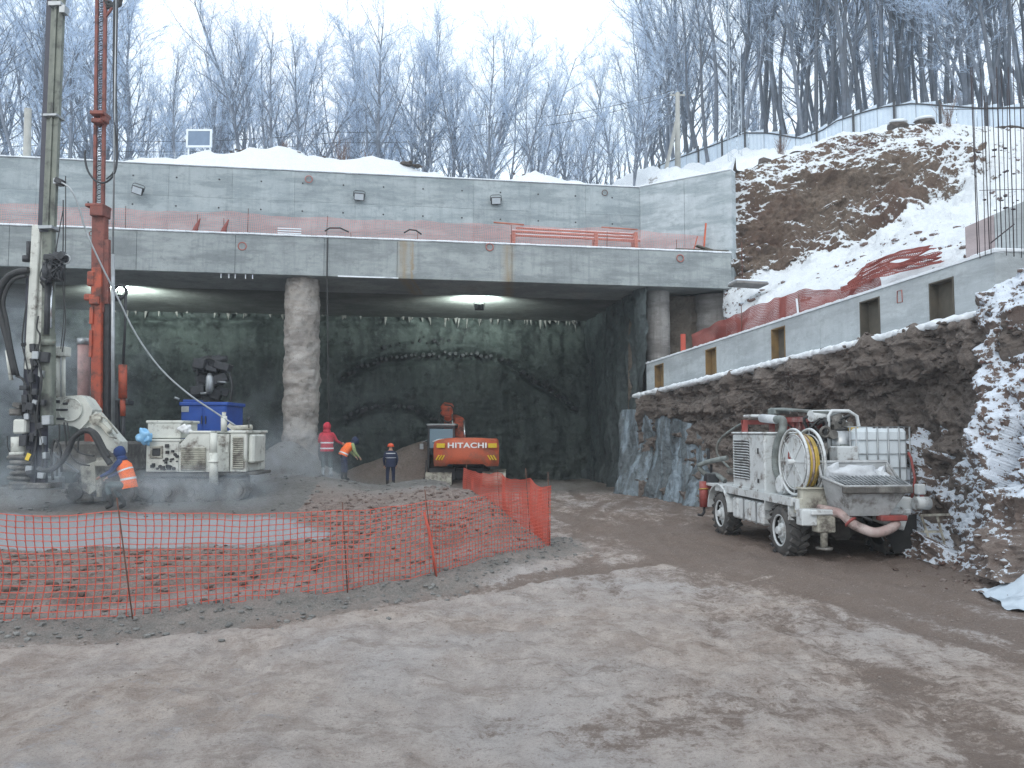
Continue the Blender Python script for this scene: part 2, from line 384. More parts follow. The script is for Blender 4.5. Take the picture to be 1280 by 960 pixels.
# ------------------------------------------------------------------ ground sheet
FENCE = [(-9.5, 9.6), (-6.5, 10.0), (-5.0, 10.25), (-2.5, 11.7), (-1.36, 12.95), (-.45, 14.6), (.78, 16.4)]     # near net, left to corner
FBACK = [(.78, 16.4), (.42, 19.2), (-.4, 22.8), (-1.7, 28.2)]                                   # net going away
PIT = [(-60, 8.6)] + FENCE + FBACK[1:] + [(-3.0, 29.5), (-60, 29.5)]
def seg_dist(X, Y, poly, closed=False):
    d = np.full(X.shape, 1e9); n = len(poly)
    for i in range(n if closed else n - 1):
        a = poly[i]; b = poly[(i + 1) % n]; dx, dy = b[0] - a[0], b[1] - a[1]
        t = np.clip(((X - a[0]) * dx + (Y - a[1]) * dy) / (dx * dx + dy * dy), 0, 1)
        d = np.minimum(d, np.hypot(X - a[0] - t * dx, Y - a[1] - t * dy))
    return d
def inside(X, Y, poly):
    r = np.zeros(X.shape, bool); n = len(poly)
    for i in range(n):
        x1, y1 = poly[i]; x2, y2 = poly[(i + 1) % n]
        if y1 == y2: continue
        c = ((y1 > Y) != (y2 > Y)) & (X < (x2 - x1) * (Y - y1) / (y2 - y1) + x1); r ^= c
    return r
def G(X, Y):
    """ground height, arrays; also returns the masks"""
    X = np.asarray(X, float); Y = np.asarray(Y, float)
    ins = inside(X, Y, PIT); dj = seg_dist(X, Y, FENCE[:] + FBACK[1:])
    sd = np.where(ins, dj, -dj)
    z = .05 * fbm(X * .35, Y * .35, 0, 3) + .022 * fbm(X * 1.6, Y * 1.1, 4, 4)
    rough_m = sstep(.0, .8, sd)
    # rise of the pit floor towards the drill pad
    prof = np.interp(Y, [9, 12, 14.5, 16, 17.5, 20, 22.2, 26, 28.5, 31.5], [.10, .12, .10, .06, .14, .34, .50, .5, .45, 0])
    profr = np.interp(Y, [11, 13, 16, 20, 22.5, 25, 29, 32], [.22, .28, .36, .46, .52, .50, .45, .28])
    wr = sstep(-6.5, -3.0, X - (Y - 15) * -.12)
    zin = prof * (1 - wr) + profr * wr
    # bank of loose spoil just inside the net
    zin = zin + .22 * np.exp(-((dj - 1.5) / 1.1) ** 2) * (.55 + .45 * wr)
    # ridge where the workers stand, heap round the pile
    zin = zin + .46 * np.exp(-(((X + 6.6) / 2.2) ** 2 + ((Y - 25.3) / 2.0) ** 2)) + 1.5 * np.exp(-(((X + 8.0) / 1.55) ** 2 + ((Y - 28.6) / 1.9) ** 2))
    z = z + zin * sstep(-.15, .9, sd)
    # loose edge of grey gravel outside the net
    grav = np.exp(-((sd + .25) / .55) ** 2) * (Y < 18)
    z = z + .07 * grav
    # brown heap beside the excavator
    heap = 1.75 * np.exp(-(((X + 3.9) / 1.6) ** 2 + ((Y - 37.2) / 1.5) ** 2)) + .9 * np.exp(-(((X + 6.3) / 1.9) ** 2 + ((Y - 37.0) / 1.4) ** 2))
    z = z + heap
    near = sstep(60, 20, Y)
    Yn = Y + .55 * fbm(X * .8, Y * .8, 41, 4)
    slur = sstep(15.0, 16.3, Yn) * sstep(21.0, 19.3, Yn) * sstep(-2.9, -4.2, X + (Y - 16) * .55) * (sd > .6)
    bankm = sstep(.15, .7, sd) * (1 - sstep(.3, .6, slur)) * np.where(wr > .5, sstep(25.5, 22, Y), sstep(16.3, 15.6, Y))
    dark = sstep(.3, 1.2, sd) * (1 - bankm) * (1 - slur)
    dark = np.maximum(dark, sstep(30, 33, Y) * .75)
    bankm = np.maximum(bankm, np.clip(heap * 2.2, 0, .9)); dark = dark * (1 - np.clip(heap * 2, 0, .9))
    amp = np.clip(bankm + .7 * dark * (Y < 31) + .6 * grav, 0, 1) * (1 - slur) * near
    z = z + amp * (.045 * ridge(X * 1.1, Y * 1.1, 2, 5) + .035 * fbm(X * 4, Y * 4, 7, 4))
    EDGE = [(-20, 6.9), (-9, 8.1), (-5.7, 8.9), (-3.7, 9.6), (-1.57, 11.1), (-.25, 12.2), (1.1, 13.5), (3.4, 14.6), (5.2, 14.9)]
    de = Y - np.interp(X, [e[0] for e in EDGE], [e[1] for e in EDGE]) + .12 * fbm(X * 1.1, Y * .2, 3, 3); em = (sd < .2) * sstep(5.5, 3.5, X) * sstep(17, 15, Y)
    z = z - em * (.07 * sstep(0, .18, de) * sstep(1.4, .6, de)) + em * .03 * np.exp(-((de + .12) / .18) ** 2)
    mud = em * sstep(.0, .12, de) * sstep(1.1, .7, de)
    patch = sstep(-.25, .35, fbm(X * .5, Y * .35, 21, 3))
    z = z + (sd < 0) * near * (.018 * ridge(X * 2.1, Y * 1.3, 8, 5) + .02 * fbm(X * 4.5, Y * 3, 9, 4) + (.012 + .03 * patch) * fbm(X * 10, Y * 8, 11, 3) * .6)
    # tyre ruts winding from the right foreground to the machines
    rut = 0
    for off, ph, w, dp, sl in ((0, 0, .20, 1, -.10), (1.9, .0, .20, 1, -.10), (.9, 2.0, .17, .7, -.03), (-1.4, 1.0, .17, .7, .12), (.5, 1.0, .17, .7, .12), (3.1, .7, .17, .8, -.22), (-2.6, .3, .2, .6, .28), (-.7, .3, .2, .6, .28), (2.4, 3.0, .2, .8, -.3)):
        xc = 3.0 + off + .9 * np.sin(Y * .18 + ph) + (Y - 12) * sl; e = (X - xc) / w
        k = np.exp(-e ** 4) * (sd < 0) * sstep(3.2, 5, Y) * sstep(-.35, .1, fbm(X * .3, Y * .3, 31 + off, 2)) * dp; rut = np.maximum(rut, k)
        z = z - .032 * k + .018 * dp * np.exp(-((np.abs(e) - 1.25) / .3) ** 2) * (sd < 0) * (k > 0) * .6 + k * .014 * np.sin(Y * 30 + 9 * np.abs(e))
    wet_dark = sstep(-.5, 6, X) * .34 + sstep(10, 16, Y) * .32 + .30 * np.exp(-((X - 7) / 3) ** 2 - ((Y - 15) / 4.5) ** 2) + .5 * np.exp(-((X - 6.4) / 2.3) ** 2 - ((Y - 17.2) / 3.5) ** 2)
    for (cx, cy, rx, ry, a) in ((4.5, 6.2, 1.2, .4, .4), (1.6, 4.3, .9, .22, .4), (3.9, 10.6, 1.4, .5, .35)) + ((.9, 6.6, .9, .5, .6), (2.0, 7.2, 1.0, .6, .5), (-1.0, 4.9, .7, .35, .42), (2.6, 4.9, 1.4, .45, .42), (.85, 8.1, .8, .35, .4), (3.6, 8.0, .8, .8, .4), (-.2, 5.3, .6, .3, .35), (3.2, 6.0, 1.3, .5, .25)):
        wet_dark = wet_dark + a * .75 * np.exp(-((X - cx) / rx) ** 2 - ((Y - cy) / ry) ** 2)
    wet_dark = wet_dark + .55 * mud + .38 * rut  # rut term also paints in trough shade that soft light leaves out
    CV = [(.8, 27), (1.4, 23), (2.4, 19), (3.5, 16), (4.9, 13.6), (5.7, 10.9), (6.1, 8.6), (6.2, 5)]
    dc_ = seg_dist(X + .25 * fbm(X * .6, Y * .6, 51, 3), Y, CV); wet_dark = wet_dark + (.24 * np.exp(-(dc_ / .75) ** 2) + .16 * np.exp(-((dc_ - 1.0) / .22) ** 2) + .2 * np.exp(-((dc_ - .12) / .12) ** 2)) * (sd < 0)
    frost = .36 * sstep(5.5, 3.2, Y) * sstep(4, -2, X) + .22 * sstep(1, -4, X) * sstep(11, 7, Y) + .12 * np.exp(-((X - .5) / 1.2) ** 2 - ((Y - 3.6) / .6) ** 2)
    return z, dict(wet_dark=np.clip(wet_dark, 0, 1), bank=np.clip(bankm, 0, 1), slurry=slur, dark=np.clip(dark, 0, 1), gravel=np.clip(grav * 1.3, 0, 1), frost=np.clip(frost, 0, 1))
def gz(x, y): return float(G(np.array([x]), np.array([y]))[0][0])
def axis_pts(lo, hi, c, d0, g):
    a = [c]; d = d0
    while a[-1] < hi: a.append(a[-1] + d); d *= g
    b = [c]; d = d0
    while b[-1] > lo: b.append(b[-1] - d); d *= g
    return np.array(sorted(set(b[1:] + a)))
gx = axis_pts(-90, 90, -1.0, .045, 1.0088); gy = axis_pts(-40, 46, 4.0, .035, 1.0052)
gy = gy[gy > -40]
XX, YY = np.meshgrid(gx, gy); ZZ, masks = G(XX.ravel(), YY.ravel())
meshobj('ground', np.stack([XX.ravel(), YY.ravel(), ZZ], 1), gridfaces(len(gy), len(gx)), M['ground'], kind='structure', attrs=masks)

# loose stones and clods: nobody could count them
def scatter(name, pts, mat, label, cat, amp=.35, flat=.7, kind='stuff'):
    mb_v = []; mb_f = []; n0 = 0
    import bmesh
    MB().blob((0, 0, 0), 1, 1)
    vs, fs = _ICO[1]; vs = np.array([tuple(v) for v in vs]); fs = np.array(fs)
    for i, (x, y, z, r) in enumerate(pts):
        sq = np.array([1, random.uniform(.7, 1.2), random.uniform(.5, 1) * flat]); jit = 1 + np.random.uniform(-amp, amp, (len(vs), 1)) * .6
        a = random.random() * 6.28; c, s = math.cos(a), math.sin(a)
        v = vs * jit * sq * r; v = np.stack([v[:, 0] * c - v[:, 1] * s, v[:, 0] * s + v[:, 1] * c, v[:, 2]], 1) + np.array([x, y, z])
        mb_v.append(v); mb_f.append(fs + n0); n0 += len(vs)
    o = meshobj(name, np.concatenate(mb_v), np.concatenate(mb_f), mat, smooth=False, kind=kind)
    return tag(o, label, cat)
def rand_on(n, fx, fy, cond, r0, r1, sink=.3):
    X = np.random.uniform(fx[0], fx[1], n); Y = np.random.uniform(fy[0], fy[1], n); z, mk = G(X, Y); ok = cond(X, Y, mk)
    X, Y, z = X[ok], Y[ok], z[ok]; r = r0 + (r1 - r0) * np.random.rand(len(X)) ** 7
    return list(zip(X, Y, z + r * (.5 - sink), r))
scatter('gravel', rand_on(16000, (-8, 1.6), (9, 18), lambda X, Y, m: np.random.rand(len(X)) < m['gravel'] * .9, .006, .05), M['stone'], 'grey gravel strewn along the foot of the near orange net', 'gravel')
scatter('clods', rand_on(20000, (-12, 1), (10.3, 24), lambda X, Y, m: np.random.rand(len(X)) < m['bank'] * .55, .008, .085), M['clod'], 'loose brown clods on the spoil bank inside the net', 'soil')
scatter('pad_rubble', rand_on(6000, (-16, -1), (19.5, 30), lambda X, Y, m: np.random.rand(len(X)) < m['dark'] * .4, .008, .08), M['stone'], 'grey crumbled muck lying round the drilling rig and workers', 'rubble')
scatter('pebbles', rand_on(60000, (-5, 9), (2.6, 20), lambda X, Y, m: (m['bank'] < .1) & (np.random.rand(len(X)) < .5), .002, .016), M['crumb'], 'small pebbles and crumbs spread over the frozen mud road', 'pebbles')

# ------------------------------------------------------------------ snowy hillside above the works
HP = []
def hp(x, y, Y, dz=0): p = P(x, y, Y); HP.append((p.x, p.y, p.z + dz - (.42 if x < 790 and Y < 39 else 0)))
for x, y, Y in ((1280, 133, 45), (1180, 130, 48), (1100, 133, 50), (1040, 155, 52), (1000, 171, 54), (940, 162, 56), (860, 184, 62), (800, 217, 68)): hp(x, y, Y, -2.2)
for x, y, Y in ((920, 218, 34), (960, 204, 34.2), (1005, 189, 34.5), (1050, 172, 34.6), (1100, 167, 34.8), (1150, 160, 35.2), (1210, 157, 37), (1280, 160, 38), (1400, 160, 38)): hp(x, y, Y)
for x, y, Y in ((-60, 212, 33.3), (0, 210, 33.5), (100, 205, 34), (150, 196, 34.1), (200, 191, 34.3), (260, 186, 34.5), (310, 181, 34.7), (350, 183, 35), (390, 190, 35.3), (430, 191, 35.4), (470, 194, 35.6), (515, 199, 36), (540, 209, 36.1), (560, 228, 36.2), (605, 240, 36.6), (635, 221, 37), (662, 214, 37.1), (690, 220, 37.3), (710, 234, 37.4), (780, 244, 37.8)): hp(x, y, Y)
for X in (-45, -30, -18, -8, 0, 5): HP.append((X, 44, 13.7)); HP.append((X, 60, 14.8)); HP.append((X, 90, 17))
HP += [(-60, 40, 14), (-70, 80, 17), (-60, 130, 22), (0, 130, 21), (12, 90, 24), (40, 130, 30), (35, 70, 25), (25, 62, 24), (15, 75, 24.5), (55, 50, 22), (70, 90, 28), (9, 50, 18.5), (14, 44, 17.2), (8, 60, 20)]
HPa = np.array(HP)
def H(X, Y):
    X = np.asarray(X, float); Y = np.asarray(Y, float); num = 0; den = 0
    for (a, b, c) in HP:
        d2 = (X - a) ** 2 + ((Y - b) * .8) ** 2 + .35; w = d2 ** -2.0
        num = num + w * c; den = den + w
    return num / den
wc = P(800, 230, 34.2); WX, WY = wc.x, wc.y       # corner of the upper wall
def wall_y(X): return 30.3 + (X + 19.4) * (WY - 30.3) / (WX + 19.4)
bx = np.concatenate([np.linspace(-60, WX, 190), np.linspace(WX + .1, 9.2, 30), np.linspace(9.3, 26, 150), np.linspace(26.3, 70, 60)])
CRX = [9.2, 9.6, 10.9, 12.6, 14.1, 16.1, 18, 21, 25, 40, 70]; CRY = [32.3, 33.6, 34.2, 34.5, 34.6, 34.8, 35.2, 37, 38, 38, 38]
by = np.where(bx <= WX, wall_y(bx) + .45, np.where(bx < 9.2, WY + .4 + (bx - WX) / (9.2 - WX) * (32.3 - WY - .4), np.interp(bx, CRX, CRY)))
tt = np.concatenate([np.linspace(0, 14, 90), 14 + np.cumsum(np.linspace(.2, 5, 60))])
HX = np.repeat(bx[None, :], len(tt), 0); HY = by[None, :] + tt[:, None]
HZ = H(HX, HY); bl = sstep(0, np.where(HX < 9.2, 2.6, .01), tt[:, None] + HX * 0 + .02); HZ = HZ * bl + np.where(HX < WX, 12.98, 13.0) * (1 - bl)
HZ = HZ + (.22 * fbm(HX * .9, HY * .9, 1, 5) + .10 * ridge(HX * 2, HY * 2, 3, 2)) * np.minimum(1, .25 + tt[:, None] / 2)
crest = np.stack([HX[0], HY[0], HZ[0]], 1)
meshobj('snowy_hillside', np.stack([HX.ravel(), HY.ravel(), HZ.ravel()], 1), gridfaces(len(tt), len(bx)), M['hill'], kind='structure',
        attrs={'bare': (-.25 * (HX < 8) + .0 * np.exp(-((HX - 14) / 5) ** 2) * np.exp(-((HY - 35) / 1.5) ** 2)).ravel()})
def hz(x, y): return float(H(np.array([x]), np.array([y]))[0])

pts = []
for x, y, r in ((172, 192, .12), (182, 191, .1), (225, 195, .2), (250, 196, .22), (255, 197, .2), (300, 199, .2), (305, 194, .25), (362, 184, .3), (345, 197, .2), (290, 200, .18), (405, 192, .15), (480, 201, .2), (510, 205, .32), (520, 207, .3), (505, 206, .25), (475, 199, .15), (655, 219, .15), (680, 220, .15), (460, 196, .12)):
    q = P(x, y, 34.4 + max(0, x - 300) * .0042); pts.append((q.x, q.y, q.z, r))
    q.z = hz(q.x, q.y) + .02; r *= .8; pts[-1] = (q.x, q.y, q.z, r)
    for k in range(3): pts.append((q.x + random.uniform(-.5, .5), q.y + random.uniform(-.3, .3), q.z + random.uniform(-.1, .03), r * random.uniform(.3, .7)))
scatter('debris', pts, M['debris'], 'dark frozen clods poking out of the snow above the upper wall', 'debris', flat=.6)

# ------------------------------------------------------------------ lofted earth faces
def loft(name, cols, mat, nu, nv, disp, kind='structure', bare=None, extra=None):
    """cols: [(x_px, [(y_px, Y), ...]), ...] each with the same number of rows, top to bottom"""
    xs = np.array([c[0] for c in cols], float); k = len(cols[0][1])
    ys = np.array([[r[0] for r in c[1]] for c in cols], float); Ys = np.array([[r[1] for r in c[1]] for c in cols], float)
    X = np.linspace(xs[0], xs[-1], nu); 
    yy = np.stack([np.interp(X, xs, ys[:, j]) for j in range(k)]); dd = np.stack([np.interp(X, xs, Ys[:, j]) for j in range(k)])
    t = np.linspace(0, k - 1, nv); i = np.minimum(t.astype(int), k - 2); f = (t - i)[:, None]
    yv = yy[i] * (1 - f) + yy[i + 1] * f; Yv = dd[i] * (1 - f) + dd[i + 1] * f; xv = np.repeat(X[None], nv, 0)
    u = (xv - 640) / 1000; v = (480 - yv) / 1000; dy = CT - v * ST; kk = Yv / dy
    V = np.stack([u * kk, Yv, CZ + (ST + v * CT) * kk], 2)
    du = np.gradient(V, axis=1); dv = np.gradient(V, axis=0); N = np.cross(du, dv); N /= np.linalg.norm(N, axis=2, keepdims=True) + 1e-9
    N *= np.where((N[..., 1:2] > 0), -1, 1)
    edge = np.minimum(1, np.minimum(np.arange(nv), np.arange(nv)[::-1])[:, None] / 4.0 + extra if extra is not None else np.ones((nv, 1)))
    D = disp(V, t[:, None] / (k - 1), xv)
    V = V + N * (D * edge)[..., None]
    a = {} if bare is None else {'bare': bare(xv, yv, t[:, None] + xv * 0).ravel()}
    F = gridfaces(nv, nu)[:, ::-1]
    return meshobj(name, V.reshape(-1, 3), F, mat, kind=kind, attrs=a)
def rug(a, s, b=0, s2=3, vert=1.0):
    return lambda V, t, x: a * ridge(V[..., 0] * s, V[..., 1] * s, V[..., 2] * s * vert, 4) * .5 + b * fbm(V[..., 0] * s2, V[..., 1] * s2, V[..., 2] * s2 * vert, 4)
def bare_out(x, y, t):
    m = sstep(912, 925, x) * sstep(1190, 1110, x)
    top = np.interp(x, [915, 960, 1040, 1120, 1190, 1230], [300, 266, 226, 200, 198, 240]); bot = np.interp(x, [915, 960, 1000, 1060, 1120, 1180, 1220], [366, 328, 318, 298, 272, 240, 215])
    n = 10 * vn(x * .03, y * .03, 0)
    k = .20 + .86 * sstep(-.25, .35, fbm(x * .022, y * .03, 3, 4) + .25)
    return .95 * m * k * sstep(top - 14, top + 8, y + n) * sstep(bot + 12, bot - 12, y + n) - .25 * (1 - m) - .45 * sstep(bot, bot + 25, y)
OUT = [(905, [(222, 33.2), (250, 33), (300, 32.6), (350, 32.3), (372, 31.9), (420, 31)]),
       (925, [(216, 33.8), (245, 33.2), (290, 32.8), (345, 32.4), (365, 31.2), (430, 26.5)]),
       (960, [(203, 34.2), (232, 33.5), (290, 32.9), (345, 32.0), (368, 28.6), (418, 23.6)]),
       (1005, [(188, 34.5), (218, 33.7), (275, 33), (330, 31.6), (355, 27), (402, 21.6)]),
       (1050, [(171, 34.7), (205, 33.9), (265, 33), (318, 31.2), (345, 26), (386, 20.0)]),
       (1100, [(166, 34.9), (195, 34.0), (250, 32.8), (298, 30.5), (330, 24.5), (370, 18.6)]),
       (1150, [(156, 35.2), (188, 34.4), (230, 32.6), (275, 29.5), (315, 22.5), (352, 17.3)]),
       (1210, [(157, 37), (185, 35.0), (225, 31.8), (265, 28), (300, 20.5), (332, 16.2)]),
       (1280, [(164, 38), (185, 35), (225, 30.5), (265, 26), (300, 18.5), (330, 15.4)]),
       (1420, [(164, 38), (190, 34), (235, 29), (280, 24), (310, 18), (340, 14.8)])]
def d_out(V, t, x):
    face = sstep(.08, .3, t) * sstep(.72, .5, t)
    return (.10 + .62 * face * (x < 1230)) * ridge(V[..., 0] * .55, V[..., 1] * .55, V[..., 2] * .8, 4) * .6 + (.07 + .12 * face) * fbm(V[..., 0] * 2.2, V[..., 1] * 2.2, V[..., 2] * 2.2, 4)
loft('outcrop_slope', OUT, M['outcrop'], 420, 300, d_out, bare=bare_out)
# earth behind the piles under the right end of the slab
loft('earth_bank', [(785, [(352, 33.4), (640, 33.2)]), (850, [(352, 33.6), (640, 32.4)]), (905, [(352, 33.7), (640, 31.6)]), (960, [(366, 33.5), (640, 30.5)])], M['bank'], 120, 90, rug(.3, 1.0, .12, 2.5, 1.8))

# waler beam line (front face): from BL0 (far left) to BL1 (near right)
BL0 = P(808, 455, 31.0); BL1 = P(1243, 315, 15.0)
def beam_Y(x):
    u = (x - 640) / 1000.0; a = (BL1.x - BL0.x) / (BL1.y - BL0.y); return (BL0.x - a * BL0.y) / (u - a)
# cliff under the beam
def gy_at(Y): return 540 + 2400 / Y
CL = []
for x, yl in ((797, 499), (810, 494), (840, 488), (880, 478), (920, 470), (960, 461), (1010, 449), (1060, 432), (1110, 420), (1150, 412), (1190, 404), (1240, 394), (1300, 384)):
    b = beam_Y(max(x, 812)); o = .75 if x > 800 else .45
    s = b / 24.0
    CL.append((x, [(yl + 1, b + .25), (yl + 0, b - o * .55), (yl + 5 / s, b - o), (yl + 30 / s, b - o * .9), (yl + 50 / s, b - .1), (yl + 95 / s, b - .05), (gy_at(b - .9) - 30 / s, b - .45), (gy_at(b - 1.2) + 8, b - 1.2)]))
def bare_cl(x, y, t):
    return np.where(t < 1.6, -1.3, np.where(t < 2.1, .1, .45))
def d_cl(V, t, x):
    k = sstep(.1, .3, t)
    w = (.05 + .24 * k)
    d = w * ridge(V[..., 0] * .7, V[..., 1] * .7, V[..., 2] * 1.7, 5) * .55 + (.03 + .13 * k) * fbm(V[..., 0] * 3, V[..., 1] * 3, V[..., 2] * 3, 4)
    return d
loft('cliff', CL, M['cliff'], 520, 260, d_cl, bare=bare_cl)
# icy shotcrete curtain on the far end of the cliff
def d_icy(V, t, x): return .22 * np.abs(np.sin(V[..., 1] * 2.0 + .6 * fbm(V[..., 0], V[..., 1], V[..., 2] * .5, 2))) + .14 * fbm(V[..., 0] * 1.2, V[..., 1] * 1.2, V[..., 2] * .5, 4) + .05 * fbm(V[..., 0] * 4, V[..., 1] * 4, V[..., 2] * 3, 3)
loft('icy_shotcrete_face', [(776, [(512, 31.6), (560, 31.5), (618, 31.0)]), (797, [(512, 30.9), (560, 30.8), (622, 29.9)]), (815, [(514, 30.1), (565, 30.0), (628, 28.9)]), (845, [(520, 28.2), (565, 28.2), (632, 27.2)]), (872, [(532, 26.6), (580, 26.5), (636, 25.6)]), (892, [(560, 25.7), (590, 25.7), (640, 25.0)])], M['icy'], 150, 130, d_icy)

# snowy rubble slope in front, right
RB = [(1118, [(655, 16.6), (672, 16.3), (690, 16), (700, 15.6)]),
      (1135, [(600, 16.9), (640, 16.4), (670, 15.9), (703, 15.2)]),
      (1160, [(535, 16.9), (600, 16.2), (650, 15.5), (706, 14.8)]),
      (1185, [(490, 16.2), (570, 15.7), (640, 14.9), (712, 14.2)]),
      (1212, [(428, 15.6), (530, 15.0), (630, 14.2), (720, 13.4)]),
      (1240, [(385, 14.7), (500, 14.1), (620, 13.2), (728, 12.6)]),
      (1285, [(335, 14.2), (470, 13.4), (600, 12.4), (738, 11.9)]),
      (1400, [(290, 13.6), (450, 12.6), (600, 11.4), (760, 10.9)]),
      (1700, [(250, 12.6), (450, 11.2), (650, 9.8), (850, 8.6)])]
def d_rb(V, t, x): return .55 * ridge(V[..., 0] * .8, V[..., 1] * .8, V[..., 2] * .8, 4) * .5 + .10 * fbm(V[..., 0] * 3.2, V[..., 1] * 3.2, V[..., 2] * 3.2, 4) + .05 * ridge(V[..., 0] * 7, V[..., 1] * 7, V[..., 2] * 7, 2)
def bare_rb(x, y, t): return .06 * sstep(1235, 1160, x + 0 * y) + .34 * sstep(600, 690, y) * sstep(1190, 1250, x) + .12 * sstep(640, 700, y)
rb = loft('rubble_slope', RB, M['rubble'], 460, 330, d_rb, bare=bare_rb)
# clods caught in the mesh on that slope
rv = np.zeros(len(rb.data.vertices) * 3, dtype=np.float32); rb.data.vertices.foreach_get('co', rv); rv = rv.reshape(-1, 3)
sel = np.random.choice(len(rv), 3200, replace=False); pts = []
for i in sel:
    x, y, z = rv[i]
    if x / y > .95: continue
    if random.random() < sstep(2.6, .8, z) * .6: continue
    r = .018 + .07 * random.random() ** 3
    pts.append((x - r * .2, y - r * .3, z, r))
scatter('snowy_clods', pts, M['clodsnow'], 'snow dusted clods covering the steep rubble slope at right', 'rubble', flat=.85)
ov = bpy.data.objects['outcrop_slope'].data; oa = np.zeros(len(ov.vertices) * 3, dtype=np.float32); ov.vertices.foreach_get('co', oa); oa = oa.reshape(-1, 3)
pts = []
for i in np.random.choice(len(oa), 2600, replace=False):
    x, y, z = oa[i]; dn = vn(np.array([x * .45]), np.array([y * .45]), np.array([z * .45]))[0]
    if random.random() < sstep(-.1, .5, dn): r = .02 + .14 * random.random() ** 4; pts.append((x - r * .2, y - r * .3, z, r))
scatter('outcrop_clods', pts, M['clodsnow'], 'dark clods strewn over the brown outcrop and the snow below it', 'rubble', flat=.8)
cv = bpy.data.objects['cliff'].data; ca = np.zeros(len(cv.vertices) * 3, dtype=np.float32); cv.vertices.foreach_get('co', ca); ca = ca.reshape(260, 520, 3)[60:]; ca = ca.reshape(-1, 3)
sel = np.random.choice(len(ca), 1500, replace=False); pts = []
for i in sel:
    x, y, z = ca[i]; r = .02 + .08 * random.random() ** 4; pts.append((x - r * .3, y - r * .3, z, r))
scatter('cliff_clods', pts, M['debris'], 'earth clods and stones stuck in the dark cut bank below the beam', 'rubble', flat=.85)
X_ = np.random.uniform(6, 13, 2600); Y_ = np.random.uniform(10.5, 17, 2600); d = np.abs(X_ - np.interp(Y_, [10.5, 11.9, 12.6, 14.2, 15.6, 17], [8.6, 7.6, 7.5, 8.0, 8.0, 8.2])); k = np.random.rand(2600) < np.exp(-(d / .7) ** 2)
scatter('toe_rubble', [(x, y, gz(x, y) + .01, .012 + .06 * random.random() ** 4) for x, y in zip(X_[k], Y_[k])], M['clod'], 'rubble crumbs with thin snow along the toe of the right slope', 'rubble')
# ================================================================== CONCRETE WORKS
M['red'] = pm('orange_paint', (.62, .12, .045), (.45, .09, .04), 4, .55, .15, .01, grime=(.22, .09, .06), gl=.5, gh=.7)
M['rebar'] = pm('dark_rebar', (.055, .04, .045), (.035, .03, .035), 8, .85, .2, .005)
M['rust'] = pm('rusty_steel', (.16, .07, .045), (.09, .045, .035), 8, .85, .3, .005)
M['darksteel'] = pm('dark_steel', (.06, .062, .068), (.035, .036, .04), 6, .55, .2, .005, .3)
M['black'] = pm('black_rubber', (.022, .023, .025), (.035, .035, .036), 8, .6, .2, .005)
M['ply'] = pm('plywood_form', (.25, .165, .07), (.15, .10, .05), 3, .8, .2, .01)
M['plydark'] = pm('weathered_plywood', (.11, .095, .075), (.075, .068, .055), 3, .8, .2, .01)
M['ringred'] = pm('faded_red_plastic', (.42, .17, .15), (.35, .12, .1), 5, .6, 0)
def m_net(name, c, tr=.35):
    t = NT(name); co = t.coord('World'); n = t.noise(co, 2.0, 3)
    t.col(t.mix(n, c, tuple(x * .7 for x in c))); t.rough(.6)
    d = t.n('ShaderNodeBsdfTranslucent'); d.inputs['Color'].default_value = tuple(c) + (1,)
    m_ = t.n('ShaderNodeMixShader'); m_.inputs[0].default_value = tr
    t.l(t.b.outputs[0], m_.inputs[1]); t.l(d.outputs[0], m_.inputs[2]); t.l(m_.outputs[0], t.out.inputs['Surface'])
    return t.mat
M['net'] = m_net('orange_net', (.74, .16, .11)); M['netpink'] = m_net('faded_pink_net', (.80, .36, .33)); M['netred'] = m_net('red_net', (.34, .10, .085), .15)

def paneled(parent, A, Dr, N, L, z0, z1, n, rows, mat, thick=.06, gap=.012, name='panel', share=False):
    """cast panels standing 1-3 mm uneven in front of a core wall; A at the face line"""
    w = L / n; h = (z1 - z0) / rows
    for i in range(n):
        for j in range(rows):
            mb = MB(); c = A + Dr * (w * (i + .5)) + N * (thick / 2 + random.uniform(-.004, .004)); c = Vector((c.x, c.y, z0 + h * (j + .5)))
            mb.box(c, (w - gap, thick, h - gap), Matrix.Rotation(math.atan2(Dr.y, Dr.x), 3, 'Z'), bev=.006)
            mb.build(name, mat, parent)
ANG = math.atan2(FD.y, FD.x); ROT = Matrix.Rotation(ANG, 3, 'Z')
# --- deck slab over the tunnel mouth
S0, S1 = -46.0, 0.0
deck = root('deck_slab', front(-13, 0, Z_SOF), 'long grey concrete roof slab spanning the tunnel mouth on round piles', 'concrete deck')
mb = MB(); c = front((S0 + S1) / 2, 1.75, (Z_SOF + Z_TOP) / 2); mb.box(c, (S1 - S0, 3.36, Z_TOP - Z_SOF), ROT, bev=.02); mb.build('edge_beam', M['fascia'], deck)
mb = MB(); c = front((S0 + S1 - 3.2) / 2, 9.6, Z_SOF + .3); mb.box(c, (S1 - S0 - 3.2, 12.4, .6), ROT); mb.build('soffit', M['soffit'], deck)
st = [s_of_px(x) for x in (495, 402.5)]
cuts = [-26.6, st[1], st[0], s_of_px(640), s_of_px(800), 0.0]; cuts = [S0, -38, -32] + [-26.6, s_of_px(60), s_of_px(165), s_of_px(290)] + cuts[1:]
for a, b in zip(cuts[:-1], cuts[1:]):
    mb = MB(); c = front((a + b) / 2, .04 + random.uniform(-.004, .004), (Z_SOF + Z_TOP) / 2 - .003)
    mb.box(c, (b - a - .010, .1, Z_TOP - Z_SOF - .02), ROT, bev=.008); mb.build('fascia_panel', M['fascia'], deck)
mb = MB()
